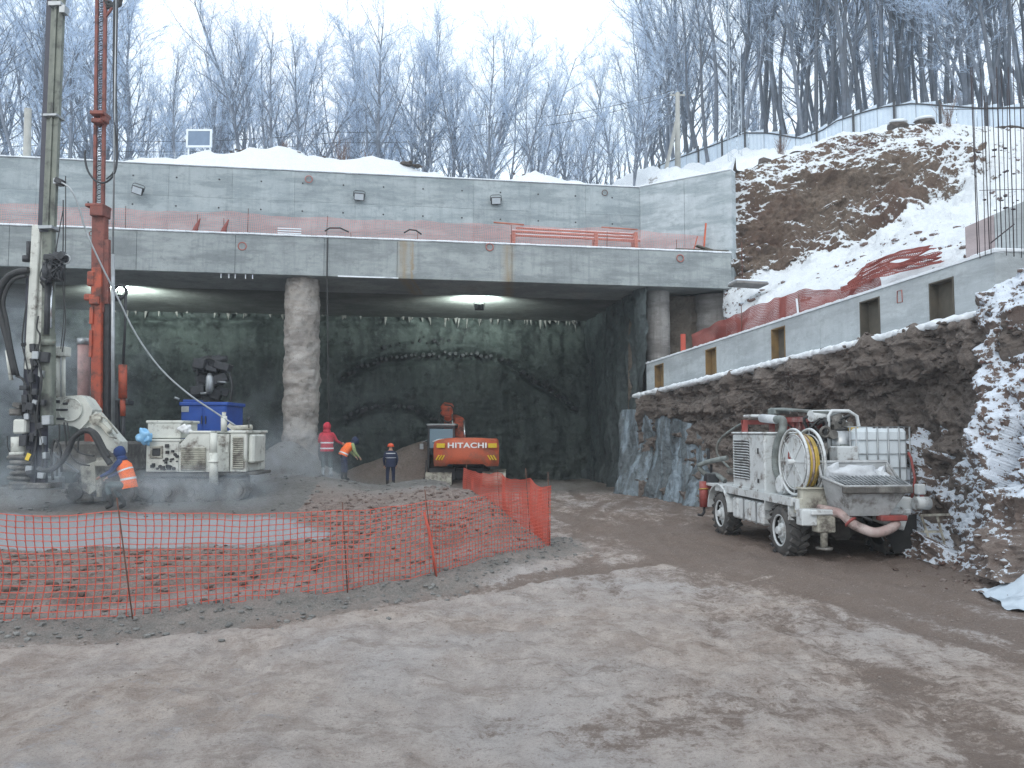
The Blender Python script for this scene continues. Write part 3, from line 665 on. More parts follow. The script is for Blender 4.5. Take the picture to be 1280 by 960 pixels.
for i in range(230):                                   # lumpy snow lip along the edge
    s = S0 + (S1 - S0) * (i + .5) / 230; mb.box(front(s, .12, Z_TOP + .03 + .012 * noise.noise(Vector((s, 0, 0)))), ((S1 - S0) / 230 + .01, .34, .07 + .03 * noise.noise(Vector((s * 2.3, 5, 0)))), ROT, bev=.02)
mb.build('snow_lip', M['snow'], deck)
mb = MB(); mb.box(front(s_of_px(455), -.02, Z_SOF + .015), (2.0, .05, .05), ROT); mb.box(front(s_of_px(488), -.02, Z_SOF + .012), (.5, .05, .04), ROT)
for x in (272, 282, 290, 303, 312): mb.bar(front(s_of_px(x), .1, Z_SOF), front(s_of_px(x), .1, Z_SOF - .16), .03)
mb.build('icicle', M['snow'], deck)
for x, y in ((303, 308), (612, 309), (850, 323)):
    s = s_of_px(x); q = P(x, y, front(s).y); mb = MB(); mb.ring((q.x, q.y, q.z) + FN * -.02 if False else Vector(q) - FN * .03, FN, .14, .022, 18, 5); mb.build('red_ring', M['ringred'], deck)
mb = MB(); s = s_of_px(406.5); mb.tube([front(s, .5, Z_TOP + .06), front(s, .0, Z_TOP + .05), front(s, -.04, Z_TOP - .1), front(s, -.04, Z_SOF), front(s + .05, -.02, 6.2), front(s + .1, .1, 3.8), front(s + .2, .3, 1.4)], .025, 6)
mb.build('hanging_cable', M['black'], deck)
mb = MB(); mb.box(front(-1.2, .5, Z_TOP + .1), (2.2, 1.0, .05), ROT); mb.box(front(-1.0, .1, Z_TOP + .16), (.9, .2, .06), Euler((0, .25, ANG))); mb.build('loose_board', M['plydark'], deck)
mb = MB(); mb.box(front(-.55, 1.2, 9.62) , (1.0, 2.0, .05), ROT)
# --- upper retaining wall
upw = root('retaining_wall', (-7, 32.2, Z_TOP), 'long pale concrete wall standing behind the deck edge, three floodlights on it', 'retaining wall')
UA = Vector((-40, wall_y(-40), 0)); UB = Vector((WX, WY, 0)); UD = (UB - UA).normalized(); UN = Vector((-UD.y, UD.x, 0)); UR = Matrix.Rotation(math.atan2(UD.y, UD.x), 3, 'Z')
L = (UB - UA).length
mb = MB(); c = UA + UD * L / 2 + UN * .27; mb.box((c.x, c.y, (Z_SOF + Z_WALL) / 2), (L, .38, Z_WALL - Z_SOF), UR); mb.build('core', M['wall'], upw)
n = 19; w = L / n; zs = [9.3, 10.55, 11.75, Z_WALL - .02]
for i in range(n):
    for j in range(3):
        mb = MB(); c = UA + UD * (w * (i + .5)) + UN * (.05 + random.uniform(-.003, .003))
        mb.box((c.x, c.y, (zs[j] + zs[j + 1]) / 2), (w - .006, .08, zs[j + 1] - zs[j] - .005), UR, bev=.002); mb.build('panel', M['wall'], upw)
mb = MB()
for i in range(180):
    c = UA + UD * (L * (i + .5) / 180) + UN * .24; mb.box((c.x, c.y, Z_WALL + .025), (L / 180 + .01, .56, .06 + .03 * noise.noise(Vector((i * .4, 2, 0)))), UR, bev=.02)
mb.build('snow_cap', M['snow'], upw)
mb = MB()
for x in range(150, 800, 44):
    for y in (0, 1, 2):
        s = (x - 150) / 650; q = P(x, 0, 33); 
        p = UA + UD * (L - 24 + 24 * (x - 150) / 650); mb.cyl((p.x, p.y - .005, 10.2 + y * 1.15), (p.x, p.y + .02, 10.2 + y * 1.15), .035, n=8)
mb.build('tie_hole', M['darksteel'], upw, kind='stuff')
q = P(386, 224, wall_y(P(386, 224, 32.6).x) - .03); mb = MB(); mb.ring(q, UN, .14, .02, 18, 5); mb.build('red_ring', M['ringred'], upw)
q = P(756, 241, wall_y(4) - .05); mb = MB(); mb.ring(q, UN, .12, .015, 18, 5); mb.build('tie_ring', M['rust'], upw)
# --- wing wall running out to the edge of the deck
WB = P(914, 203, 31.9); wd = (Vector((WB.x, WB.y, 0)) - UB); WL = wd.length; wd.normalize(); wn = Vector((-wd.y, wd.x, 0)); WRt = Matrix.Rotation(math.atan2(wd.y, wd.x), 3, 'Z')
wing = root('wing_wall', ((WX + WB.x) / 2, (WY + WB.y) / 2, Z_TOP), 'short pale concrete wing wall at the right end of the deck, snow smears on it', 'retaining wall')
c = UB + wd * WL / 2 + wn * .25; mb = MB(); mb.box((c.x, c.y, (Z_SOF + Z_WALL + .02) / 2), (WL, .46, Z_WALL + .02 - Z_SOF), WRt, bev=.01); mb.build('core', M['wing'], wing)
for i in range(2):
    mb = MB(); c = UB + wd * (WL * (i + .5) / 2) - wn * -.0; mb.box((c.x, c.y, (9.4 + Z_WALL) / 2), (WL / 2 - .012, .05, Z_WALL - 9.4), WRt, bev=.004); mb.build('panel', M['wing'], wing)
c = UB + wd * WL / 2 + wn * .23; mb = MB(); mb.box((c.x, c.y, Z_WALL + .05), (WL, .56, .07), WRt, bev=.02); mb.build('snow_cap', M['snow'], wing)

# --- floodlights
M['lampglass'] = pm('lamp_glass', (.55, .6, .63), (.45, .5, .55), 3, .15, 0)
def m_emit(name, c, s):
    t = NT(name); e = t.n('ShaderNodeEmission'); e.inputs['Color'].default_value = tuple(c) + (1,); e.inputs['Strength'].default_value = s; t.l(e.outputs[0], t.out.inputs['Surface']); return t.mat
M['lit'] = m_emit('lit_lamp', (.85, 1.0, .9), 26)
def floodlight(p, label, N, tilt=.5, on=False, group=None, spin=0.0, sc=1.0):
    r = root('floodlight', p, label, 'floodlight', group)
    dd = -N if not on else N
    Mx = Matrix.Rotation(math.atan2(dd.y, dd.x) + math.pi / 2, 3, 'Z') @ Matrix.Rotation(spin, 3, 'Y') @ Matrix.Rotation(tilt, 3, 'X')    # local -y is the shining side
    A = lambda x, y, z: Vector(p) + Mx @ (Vector((x, y, z)) * sc)
    mb = MB(); mb.box(A(0, 0, 0), (.42 * sc, .12 * sc, .30 * sc), Mx, bev=.02); mb.box(A(0, .1 * sc, 0), (.2 * sc, .1 * sc, .2 * sc), Mx, bev=.02)
    for k in (-.1, -.05, 0, .05, .1): mb.box(A(k, .09, 0), (.012, .06 * sc, .26 * sc), Mx)
    mb.build('housing', M['darksteel'], r)
    mb = MB(); mb.box(A(0, -.07, 0), (.36 * sc, .012, .24 * sc), Mx); mb.build('glass', M['lit'] if on else M['lampglass'], r)
    mb = MB(); mb.tube([A(-.23, 0, 0), A(-.23, .03, .2), A(-.15, .05, .24), A(.15, .05, .24), A(.23, .03, .2), A(.23, 0, 0)], .014 * sc, 5); mb.build('bracket', M['darksteel'], r)
    return r, Mx
for x, y, lb, sp in ((172, 238, 'grey floodlight on the upper wall, tilted askew, next to the orange lattice mast', .3), (449, 246, 'grey floodlight on the upper wall midway, above the black cable on the snow', .05), (620, 251, 'grey floodlight on the upper wall above the orange steel bars', -.08)):
    q = P(x, y, 33); Y = wall_y(q.x) - .15; floodlight(P(x, y, Y), lb, UN, tilt=.35, spin=sp, group='floodlights on the upper wall')
for x, y, lb in ((599, 371, 'dark floodlight hanging under the slab between the big pile and the right wall, lit'), (147, 361, 'dark floodlight hanging under the slab behind the orange mast, lit')):
    s = s_of_px(x, 3.4); p0 = front(s, 3.4, 0); p = P(x, y, p0.y); p.z = Z_SOF - .46
    r, Mx = floodlight(p, lb, FN, tilt=.25, on=True, group='lit floodlights under the slab', sc=.95)
    mb = MB(); mb.bar((p.x, p.y, p.z + .2), (p.x, p.y, Z_SOF), .03); mb.build('hanger', M['darksteel'], r)
    ll = bpy.data.lights.new('lamp_beam', 'SPOT'); ll.energy = 2000; ll.color = (.86, 1.0, .92); ll.spot_size = R(165); ll.spot_blend = .6; ll.shadow_soft_size = .15
    lo = bpy.data.objects.new('lamp_beam', ll); COL.objects.link(lo); lo.parent = r; lo.location = FN * .18 + Vector((0, 0, .0)); lo.rotation_euler = (FN + Vector((0, 0, 1.5))).to_track_quat('-Z', 'Y').to_euler()

# --- interior of the tunnel mouth
bL = P(-500, 390, 1); 
BA = front(s_of_px(120, 10.4), 10.4); BD = 10.4; s_back_r = s_of_px(737, BD)
nu, nv = 520, 200
su = np.linspace(-40, s_back_r + 1.2, nu); zv = np.linspace(Z_SOF + .02, -.3, nv)
SU, ZV = np.meshgrid(su, zv); base = FB[:]
def face_pts(SU, ZV, D): return np.stack([FB.x + FD.x * SU + FN.x * D, FB.y + FD.y * SU + FN.y * D, ZV], 2)
rib = .14 * np.abs(np.sin(SU * 2.15 + .5 * vn(SU * .8, ZV * .15, 0)))
D = BD - rib - .20 * fbm(SU * .5, ZV * .4, 2, 4) - .10 * ridge(SU * 1.6, ZV * 1.4, 5, 3)
# the two crown arcs of drilled tubes are niches cut in the shotcrete
def arc_px(x, pts): return np.interp(x, [p[0] for p in pts], [p[1] for p in pts])
ARC1 = [(425, 475), (450, 458), (490, 446), (540, 442), (600, 442), (625, 446), (650, 462), (690, 487), (722, 512)]
ARC2 = [(432, 522), (455, 510), (485, 505), (515, 508), (545, 524)]
PXs = 640 + 1000 * (FB.x + FD.x * SU + FN.x * BD) / (FB.y + FD.y * SU + FN.y * BD); Yd = (FB.y + FD.y * SU + FN.y * BD); PYs = 540 - (ZV - 2.4) / Yd * 1000
for ARC in (ARC1, ARC2):
    ay = arc_px(PXs, ARC); m = (PXs > ARC[0][0]) & (PXs < ARC[-1][0])
    D = D + m * (.30 * np.exp(-((PYs - ay - 5) / 5) ** 2) - .14 * np.exp(-((PYs - ay + 7) / 5) ** 2))
D = D - .35 * np.exp(-((PYs - 403) / 5) ** 2) * (.6 + .5 * vn(SU * 3, 0, 0))
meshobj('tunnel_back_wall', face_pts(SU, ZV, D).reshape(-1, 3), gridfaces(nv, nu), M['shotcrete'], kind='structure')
mb = MB(); k = 0
for ARC, dx in ((ARC1, 6.2), (ARC2, 6.0)):
    x = ARC[0][0]
    while x < ARC[-1][0]:
        y = np.interp(x, [p[0] for p in ARC], [p[1] for p in ARC]) + random.uniform(-1.5, 1.5); s = s_of_px(x, BD - .5); p0 = front(s, BD - .5); q = P(x, y, p0.y)
        if random.random() < .85:
            e = q - FN * random.uniform(.05, .35) + Vector((0, 0, random.uniform(-.12, .02)))
            mb.cyl(q + FN * .8, e, random.uniform(.06, .10), n=8, m=0)
        if random.random() < .7: mb.blob(q + Vector((random.uniform(-.1, .1), 0, random.uniform(-.05, .15))), random.uniform(.04, .11), 1, .6, 0 if random.random() < .6 else 1, seed=k)
        x += dx * random.uniform(.7, 1.3); k += 1
for x in list(range(480, 570, 9)) + [500, 530, 548]:
    s = s_of_px(x, BD - .4); p0 = front(s, BD - .4); q = P(x, 432 - (x > 520) * 6 + random.uniform(-5, 5), p0.y); mb.blob(q, random.uniform(.05, .13), 1, .6, 0, seed=x)
o = mb.build('pipe_roof_stubs', [M['darksteel'], M['shotcrete']], kind='stuff'); tag(o, 'dark drilled tube ends along the two arches on the tunnel face', 'pipe stubs')
mb = MB()
for i in range(64):                                      # ragged ends hanging where wall meets soffit
    s = random.choice((-24, -19, -15, -12, -9.5, -6.5, -4)) + random.gauss(0, 1.3); s = min(s, s_back_r); p = front(s, BD - .55 - random.random() * .2, Z_SOF - .05); l = random.uniform(.08, .55) * (1 if random.random() < .3 else .5)
    mb.cyl(p, p + Vector((random.uniform(-.06, .06), 0, -l)), random.uniform(.03, .11), .012, 6)
o = mb.build('shotcrete_drips', M['pile'], kind='stuff'); tag(o, 'ragged pale shotcrete drips hanging along the top of the tunnel face', 'shotcrete')
# right side wall of ribbed piles
RA = P(812, 500, 30.6); RA = P(811, 500, 31.35); RAx = Vector((RA.x, RA.y, 0)); RBk = front(s_back_r, BD + .3)
rd = (RBk - RAx); RL = rd.length; rd.normalize(); rn = Vector((-rd.y, rd.x, 0)); rn = rn if rn.x < 0 else -rn
ts = np.linspace(0, RL, 260); TS, ZV = np.meshgrid(ts, np.linspace(Z_SOF + .02, -.3, 170))
D = .20 * np.abs(np.sin(TS * 1.9 + .4)) + .12 * fbm(TS, ZV * .5, 9, 4) + .07 * ridge(TS * 2, ZV * 1.2, 3, 3) + .35 * sstep(1.2, 0, ZV) * (.5 + .5 * vn(TS * 1.5, 2, 0))
V = np.stack([RAx.x + rd.x * TS + rn.x * D, RAx.y + rd.y * TS + rn.y * D, ZV], 2)
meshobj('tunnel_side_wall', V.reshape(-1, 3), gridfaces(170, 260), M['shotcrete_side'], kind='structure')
# piece of front wall from the side wall to the icy face, left closing wall far out
V = np.array([[RAx.x, RAx.y + .02, 8.1], [RAx.x + 1.3, RAx.y + .8, 8.1], [RAx.x + 1.3, RAx.y + .8, -.2], [RAx.x, RAx.y + .02, -.2]])
p1 = front(-39, .6); p2 = front(-39, BD)
V2 = np.array([[p1.x, p1.y, 8.3], [p2.x, p2.y, 8.3], [p2.x, p2.y, -.3], [p1.x, p1.y, -.3]])
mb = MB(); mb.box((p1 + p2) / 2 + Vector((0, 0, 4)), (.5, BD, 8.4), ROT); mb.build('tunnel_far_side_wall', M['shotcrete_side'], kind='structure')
# --- round piles
def pile(x, wpx, Y, z1, z0, label, mat, amp, ringy):
    q = P(x, 450, Y); r = wpx / 2000.0 * Y; n = 56; m = 150
    zz = np.linspace(z1, z0, m); th = np.linspace(0, 2 * np.pi, n, endpoint=False); TH, Z = np.meshgrid(th, zz)
    rr = r + amp * fbm(np.cos(TH) * 1.6 + 4, np.sin(TH) * 1.6, Z * 1.8, 5) + ringy * np.sin(Z * 9 + .8 * vn(Z, 0, 0)) * (.5 + .5 * vn(Z * .7, 3, 0)) + amp * .35 * ridge(np.cos(TH) * 3, np.sin(TH) * 3, Z * 3, 3)
    rr = rr + r * .12 * sstep(2.2, .3, Z)
    V = np.stack([q.x + rr * np.cos(TH), q.y + rr * np.sin(TH), Z], 2).reshape(-1, 3)
    i, j = np.meshgrid(np.arange(m - 1), np.arange(n), indexing='ij'); a = (i * n + j).ravel(); b = (i * n + (j + 1) % n).ravel()
    F = np.stack([a, b, b + n, a + n], 1)[:, ::-1]
    o = meshobj('concrete_pile', V - np.array([q.x, q.y, 0]), F, mat); o.location = (q.x, q.y, 0); return tag(o, label, 'pile', 'round piles under the deck')
t = NT('rough_pile_concrete'); co = t.coord('World'); n1 = t.noise(co, 1.3, 6, .7); n2 = t.noise(co, 5, 6, .75); n3 = t.noise(co, 1.2, 4, .6, (1, 1, 3.5))
c = t.mix(t.ramp(n1, [(.38, 0.), (.62, 1.)]), (.36, .33, .30), (.23, .21, .195)); c = t.mix(t.ramp(n3, [(.45, 0.), (.65, .8)]), c, (.42, .40, .38)); c = t.mix(t.ramp(n2, [(.3, .7), (.45, 0.)]), c, (.09, .08, .07))
t.col(c); t.rough(.9); t.bump(n2, .9, .06); M['pilerough'] = t.mat
pile(377, 41, 29.9, Z_SOF + .02, .1, 'thick rough bored pile standing alone in the tunnel mouth', M['pilerough'], .085, .012)
pile(822, 31, 32.6, Z_SOF + .02, 3.2, 'slim smooth pile under the slab beside the far end of the waler beam', M['pile'], .02, .002)
pile(889, 38, 33.4, Z_SOF + .02, 3.6, 'wider pale pile under the right corner of the slab, half behind red net', M['pile'], .02, .002)
# --- stepped down concrete waler beam with anchor recesses
bd = (Vector((BL1.x, BL1.y, 0)) - Vector((BL0.x, BL0.y, 0))); BLEN = bd.length; bd.normalize(); bn = Vector((-bd.y, bd.x, 0)); bn = bn if bn.x > 0 else -bn     # bn into the hill
zt0, zt1 = BL0.z, BL1.z; zb0, zb1 = P(808, 494, 31).z, P(1243, 393, 15).z
def bz(s, top=True): k = s / BLEN; return (zt0 + (zt1 - zt0) * k) if top else (zb0 + (zb1 - zb0) * k)
def bp(s, d, z): p = Vector((BL0.x, BL0.y, 0)) + bd * s + bn * d; return Vector((p.x, p.y, z))
def s_beam(x):
    u = (x - 640) / 1000.0; return (u * BL0.y - BL0.x) / (bd.x - u * bd.y)
beam = root('waler_beam', bp(BLEN / 2, 0, bz(BLEN / 2, False)), 'pale concrete beam with five anchor recesses on a snowy ledge above the cut bank', 'concrete beam')
recs = []
for (x0, x1) in ((819, 830), (883, 896.5), (966, 983.5), (1078, 1103.5), (1166, 1197.5)):
    recs.append((s_beam(x0), s_beam(x1)))
TH_ = .55
edges = [0]; 
for a, b in recs: edges += [a, b]
edges.append(BLEN)
def prism(mb, s0, s1, d0, d1, zb_, zt_, m=0):
    """block between stations; zb_/zt_ functions of s"""
    v = [bp(s0, d0, zb_(s0)), bp(s1, d0, zb_(s1)), bp(s1, d1, zb_(s1)), bp(s0, d1, zb_(s0)), bp(s0, d0, zt_(s0)), bp(s1, d0, zt_(s1)), bp(s1, d1, zt_(s1)), bp(s0, d1, zt_(s0))]
    mb.add(v, [(0, 3, 2, 1), (4, 5, 6, 7), (0, 1, 5, 4), (1, 2, 6, 5), (2, 3, 7, 6), (3, 0, 4, 7)], m)
for i in range(0, len(edges) - 1):
    a, b = edges[i], edges[i + 1]; isrec = i % 2 == 1
    if not isrec:
        n = max(1, round((b - a) / 1.9)); 
        for k in range(n):
            s0, s1 = a + (b - a) * k / n, a + (b - a) * (k + 1) / n
            mb = MB(); prism(mb, s0 + (.004 if k else 0), s1 - (.004 if k < n - 1 else 0), random.uniform(0, .004), TH_, lambda s: bz(s, False) - .1, lambda s: bz(s)); mb.build('wall_panel', M['beam'], beam)
    else:
        h = .22 if i > 7 else .16
        mb = MB(); prism(mb, a, b, .003, TH_, lambda s: bz(s) - h, lambda s: bz(s) - .001)
        prism(mb, a, b, .002, TH_, lambda s: bz(s, False) - .1, lambda s: bz(s, False) + .07); prism(mb, a + .001, b - .001, .34, TH_, lambda s: bz(s, False) + .07, lambda s: bz(s) - h); mb.build('recess', M['beam'], beam)
        big = i > 6
        mb = MB(); e = .035
        prism(mb, a + .004, a + e, -.015, .33, lambda s: bz(s, False) + .07, lambda s: bz(s) - h - .004); prism(mb, b - e, b - .004, -.015, .33, lambda s: bz(s, False) + .07, lambda s: bz(s) - h - .004)
        prism(mb, a + e, b - e, -.012, .33, lambda s: bz(s) - h - e, lambda s: bz(s) - h - .004); mb.build('form_frame', M['ply'] if not big else M['plydark'], beam)
        mb = MB(); prism(mb, a + e, b - e, .20, .23, lambda s: bz(s, False) + .08, lambda s: bz(s) - h - e - .003); mb.build('recess_board', M['plydark'] if big or i == 5 else M['ply'], beam)
        c = (a + b) / 2
        mb = MB(); p = bp(a + (b - a) * .35, -.02, bz(c, False) + .10); mb.blob(p, .13, 2, .4, sq=(1.3, .8, .6), smooth=True, seed=i); mb.build('snow_patch', M['snow'], beam)
mb = MB(); n = 150
for i in range(n):
    s0, s1 = BLEN * i / n, BLEN * (i + 1) / n; hh = .05 + .03 * noise.noise(Vector((i * .5, 1, 0)))
    prism(mb, s0, s1 + .01, -.03 + .02 * noise.noise(Vector((i * .7, 9, 0))), TH_ + .1, lambda s: bz(s) - .005, lambda s: bz(s) + hh)
mb.build('snow_cap', M['snow'], beam)
# ledge snow under the beam
mb = MB(); n = 170
for i in range(n):
    s0 = BLEN * i / n; nn = noise.noise(Vector((i * .33, 4, 0))); p = bp(s0, -.42 + .14 * nn, bz(s0, False) - .03)
    mb.blob(p, .19 + .09 * nn, 1, .4, sq=(1.0, 2.0, .55), smooth=True, seed=i); mb.blob(bp(s0, -.15, bz(s0, False) - .02), .16, 1, .3, sq=(1, 1.2, .5), smooth=True, seed=i + 500)
mb.build('ledge_snow', M['snow'], beam)
mb = MB(); mb.ring(P(1128, 365, beam_Y(1128) - .02), bn, .0, .01) if False else None
q = bp(s_beam(1129), -.01, bz(s_beam(1129)) - .32); 
mb = MB(); mb.tube([q + bd * -.07 + Vector((0, 0, .14)), q + bd * .07 + Vector((0, 0, .14)), q + bd * .08 + Vector((0, 0, -.12)), q + bd * -.08 + Vector((0, 0, -.12))], .012, 5, closed=True); mb.build('tie_loop', M['ringred'], beam)
# the return of the beam at right and the block behind it
pA = bp(BLEN, 0, 0); d2 = Vector((1, .10, 0)).normalized(); n2 = Vector((-d2.y, d2.x, 0)); R2 = Matrix.Rotation(math.atan2(d2.y, d2.x), 3, 'Z')
ret = root('end_wall', pA + d2 * 1.5 + Vector((0, 0, 4.4)), 'grey concrete end wall at the right edge carrying tall rebar', 'concrete wall')
for k in range(3):
    mb = MB(); c = pA + d2 * (1.0 + 2.0 * k) + n2 * .32; mb.box((c.x, c.y, zt1 - .8), (2.0 - .012, .6, 1.62), R2, bev=.008); mb.build('wall_panel', M['beam'], ret)
mb = MB(); c = pA + d2 * 3 + n2 * .32; mb.box((c.x, c.y, zt1 + .045), (6, .66, .08), R2, bev=.02); mb.build('snow_cap', M['snow'], ret)
blk = root('pier_block', P(1250, 300, 16.0), 'tall concrete block behind the rebar, pink washed left part and grey right part', 'concrete block')
a0 = P(1206, 285, 16.1); a1 = P(1300, 250, 15.4)
bd3 = (Vector((a1.x, a1.y, 0)) - Vector((a0.x, a0.y, 0))); L3 = bd3.length; bd3.normalize(); R3 = Matrix.Rotation(math.atan2(bd3.y, bd3.x), 3, 'Z'); n3 = Vector((-bd3.y, bd3.x, 0))
M['pinkconc'] = m_concrete('pinkish_concrete', (.42, .36, .37), (.38, .32, .33), (.3, .27, .28), .02)
zA, zB = P(1206, 284, 16.1).z, P(1300, 243, 15.4).z
for k, (f0, f1, mt, nm) in enumerate(((0, .40, M['pinkconc'], 'pink_panel'), (.40, 1.0, M['beam'], 'wall_panel'), (1.0, 2.6, M['beam'], 'wall_panel'))):
    s0, s1 = L3 * f0 + .003, L3 * f1 - .003; v = []
    for d in (0 if k != 0 else .004, .8):
        for s, z in ((s0, 5.2), (s1, 5.2), (s1, zA + (zB - zA) * min(1.6, s1 / L3)), (s0, zA + (zB - zA) * s0 / L3)):
            p = Vector((a0.x, a0.y, 0)) + bd3 * s + n3 * d; v.append((p.x, p.y, z))
    mb = MB(); mb.add(v, [(0, 1, 2, 3), (5, 4, 7, 6), (3, 2, 6, 7), (1, 5, 6, 2), (4, 0, 3, 7), (0, 4, 5, 1)]); mb.build(nm, mt, blk)
# rebar cage
cage = root('rebar_cage', P(1250, 312, 15.2), 'tall thin brown rebar starter bars rising from the end wall', 'rebar')
for i, (x, t) in enumerate(((1216, .0), (1219, .4), (1226, .1), (1232, .5), (1234, .0), (1243, .3), (1248, .55), (1254, .1), (1259, .5), (1264, .2), (1268, .6), (1274, .3), (1278, .05), (1285, .4), (1292, .2), (1300, .5))):
    Y = 14.75 + t; b = P(x + (6 - i * .3), 314, Y); tp = P(x + random.uniform(-4, 4), random.choice((62, 84, 104, 120)), Y); 
    mb = MB(); mb.tube([(b.x, b.y, zt1 - .1), b.lerp(tp, .5) + Vector((random.uniform(-.03, .03), 0, 0)), (tp.x, tp.y, tp.z)], .007 if i % 3 else .010, 5); mb.build('rebar', M['rebar'], cage)
for y, x0, x1 in ((238, 1224, 1300), (137, 1180, 1300)):
    mb = MB(); a = P(x0, y, 14.7); b = P(x1, y - 2, 14.7); mb.tube([a, b], .006, 5); mb.build('tie_bar', M['rebar'], cage)
mb = MB(); mb.tube([P(1238, 304, 14.7), P(1268, 280, 14.7)], .012, 5); mb.build('tie_bar', M['rebar'], cage)
mb = MB()
for i in range(18): mb.blob(P(random.uniform(1222, 1278), random.choice((216, 247, 252, 188, 262)) + random.uniform(-3, 3), 14.8), random.uniform(.015, .035), 1, .6, sq=(1.6, 1, .7), seed=i)
mb.build('tie_wire', M['rebar'], cage, kind='stuff')

# ------------------------------------------------------------------ nets and barriers
def net(parent, bots, tops, cw, chh, r, mat, name='net_mesh', sag=.03, node=False, seed=0, flat=False, wob=.02):
    """square-mesh plastic net between a bottom and a top polyline"""
    B = np.array([tuple(p) for p in bots], float); T = np.array([tuple(p) for p in tops], float)
    L = np.concatenate([[0], np.cumsum(np.linalg.norm(np.diff(B[:, :2], axis=0), axis=1))]); n = int(L[-1] / cw) + 1; s = np.linspace(0, L[-1], n)
    b = np.stack([np.interp(s, L, B[:, k]) for k in range(3)], 1); t = np.stack([np.interp(s, L, T[:, k]) for k in range(3)], 1)
    fr = np.zeros(n)
    for i in range(len(L) - 1):
        m = (s >= L[i]) & (s <= L[i + 1]); fr[m] = (s[m] - L[i]) / max(1e-6, L[i + 1] - L[i])
    H_ = np.linalg.norm(t - b, axis=1).mean(); m = max(3, int(H_ / chh) + 1); k = np.linspace(0, 1, m)[:, None, None]
    Pn = b[None] * (1 - k) + t[None] * k
    Pn[..., 2] -= sag * (4 * fr * (1 - fr))[None] * np.linspace(.3, 1, m)[:, None]
    S_, K_ = np.meshgrid(s, np.linspace(0, 1, m))
    Pn[..., 0] += wob * vn(S_ * 1.3 + seed, K_ * 2, seed); Pn[..., 1] += wob * 2 * vn(S_ * 1.7 + seed, K_ * 2.5, seed + 7)
    Pn[..., 2] += wob * .7 * vn(S_ * 2.3 + seed, K_ * 2.5, seed + 3)
    V = []; F = []; n0 = 0
    def strands(Q):                            # Q (a, b, 3): a strands of b points
        nonlocal n0
        a, c, _ = Q.shape; dirs = np.gradient(Q, axis=1); dirs /= np.linalg.norm(dirs, axis=2, keepdims=True) + 1e-9
        u = np.cross(dirs, np.array([.1, 1.0, .05])); u /= np.linalg.norm(u, axis=2, keepdims=True) + 1e-9; w = np.cross(dirs, u)
        if flat: offs = [u * r, -u * r]
        else: offs = [u * r, -.5 * u * r + .87 * w * r, -.5 * u * r - .87 * w * r]
        g = len(offs); vv = np.stack([Q + o for o in offs], 2).reshape(-1, 3); V.append(vv)
        ia, ic = np.meshgrid(np.arange(a), np.arange(c - 1), indexing='ij'); base_ = ((ia * c + ic) * g).ravel() + n0
        for q in range(g if g > 2 else 1):
            q2 = (q + 1) % g; F.append(np.stack([base_ + q, base_ + q2, base_ + g + q2, base_ + g + q], 1))
        n0 += len(vv)
    strands(Pn); strands(np.transpose(Pn, (1, 0, 2)))
    if node:
        c = Pn.reshape(-1, 3); o = np.array([[0, 0, 1.7], [1.7, 0, 0], [0, 0, -1.7], [-1.7, 0, 0]]) * r * 1.25; V.append((c[:, None] + o[None] + np.array([0, -r * 1.3, 0])).reshape(-1, 3))
        i = np.arange(len(c)) * 4 + n0; F.append(np.stack([i, i + 1, i + 2, i + 3], 1)); n0 += len(c) * 4
    off = np.array(_wl(parent)) if parent else 0
    return meshobj(name, np.concatenate(V) - off, np.concatenate(F), mat, parent, smooth=False, kind='stuff')
# near orange net
def toP(p, z): return (p[0], p[1], z)
fr_ = root('barrier_net', (-1.4, 12.9, 0), 'near orange plastic net on thin steel rods round the muddy pit', 'safety net')
FX = [(-8.2, 9.75)] + FENCE[1:]; 
bots = []; tops = []
TY = {-8.2: 1.42, -6.5: 1.41, -5.0: 1.40, -2.5: 1.27, -1.36: 1.30, -.45: 1.28, .78: 1.30}
for (x, y) in FX:
    g = gz(x, y) + .02; bots.append((x, y, g)); tops.append((x + .0, y, TY[x]))
net(fr_, bots, tops,   .098, .076, .0066, M['net'], node=True, sag=.05, wob=.035)
bb = []; tb = []
for (x, y) in FBACK:
    g = gz(x, y) + .02; bb.append((x, y, g)); tb.append((x, y, {16.4: 1.30, 19.2: 1.29, 22.8: 1.25, 28.2: 1.15}[y]))
net(fr_, bb, tb, .085, .07, .0075, M['net'], sag=.10, wob=.04, seed=4)
for (x0, y0, x1, y1) in ((-5.08, 10.2, -4.62, 10.18), ):
    pass
for (bx_, by_, tx_, ty_, Yb, z1) in ((168, 775, 146, 622, 10.15, None), (435, 745, 428, 628, 11.8, None), (545, 722, 531, 612, 12.9, None), (687, 684, 685, 590, 16.4, None), (663, 690, 657, 585, 17.6, None), (584, 614, 583, 580, 28.0, None), (625, 616, 622, 588, 25, None), (-70, 790, -80, 630, 9.7, None)):
    a = P(bx_, by_, Yb); b = P(tx_, ty_, Yb + .05); a.z = gz(a.x, a.y) - .1
    mb = MB(); mb.tube([a, a.lerp(b, .5), b], .009 if Yb < 20 else .014, 6); mb.build('post', M['rust'], fr_)
mb = MB(); q = [P(530, 640, 12.9), P(536, 662, 12.88), P(541, 690, 12.86), P(546, 722, 12.85)]; mb.tube(q, [.02, .028, .022, .012], 6); mb.build('tied_net_roll', M['net'], fr_)
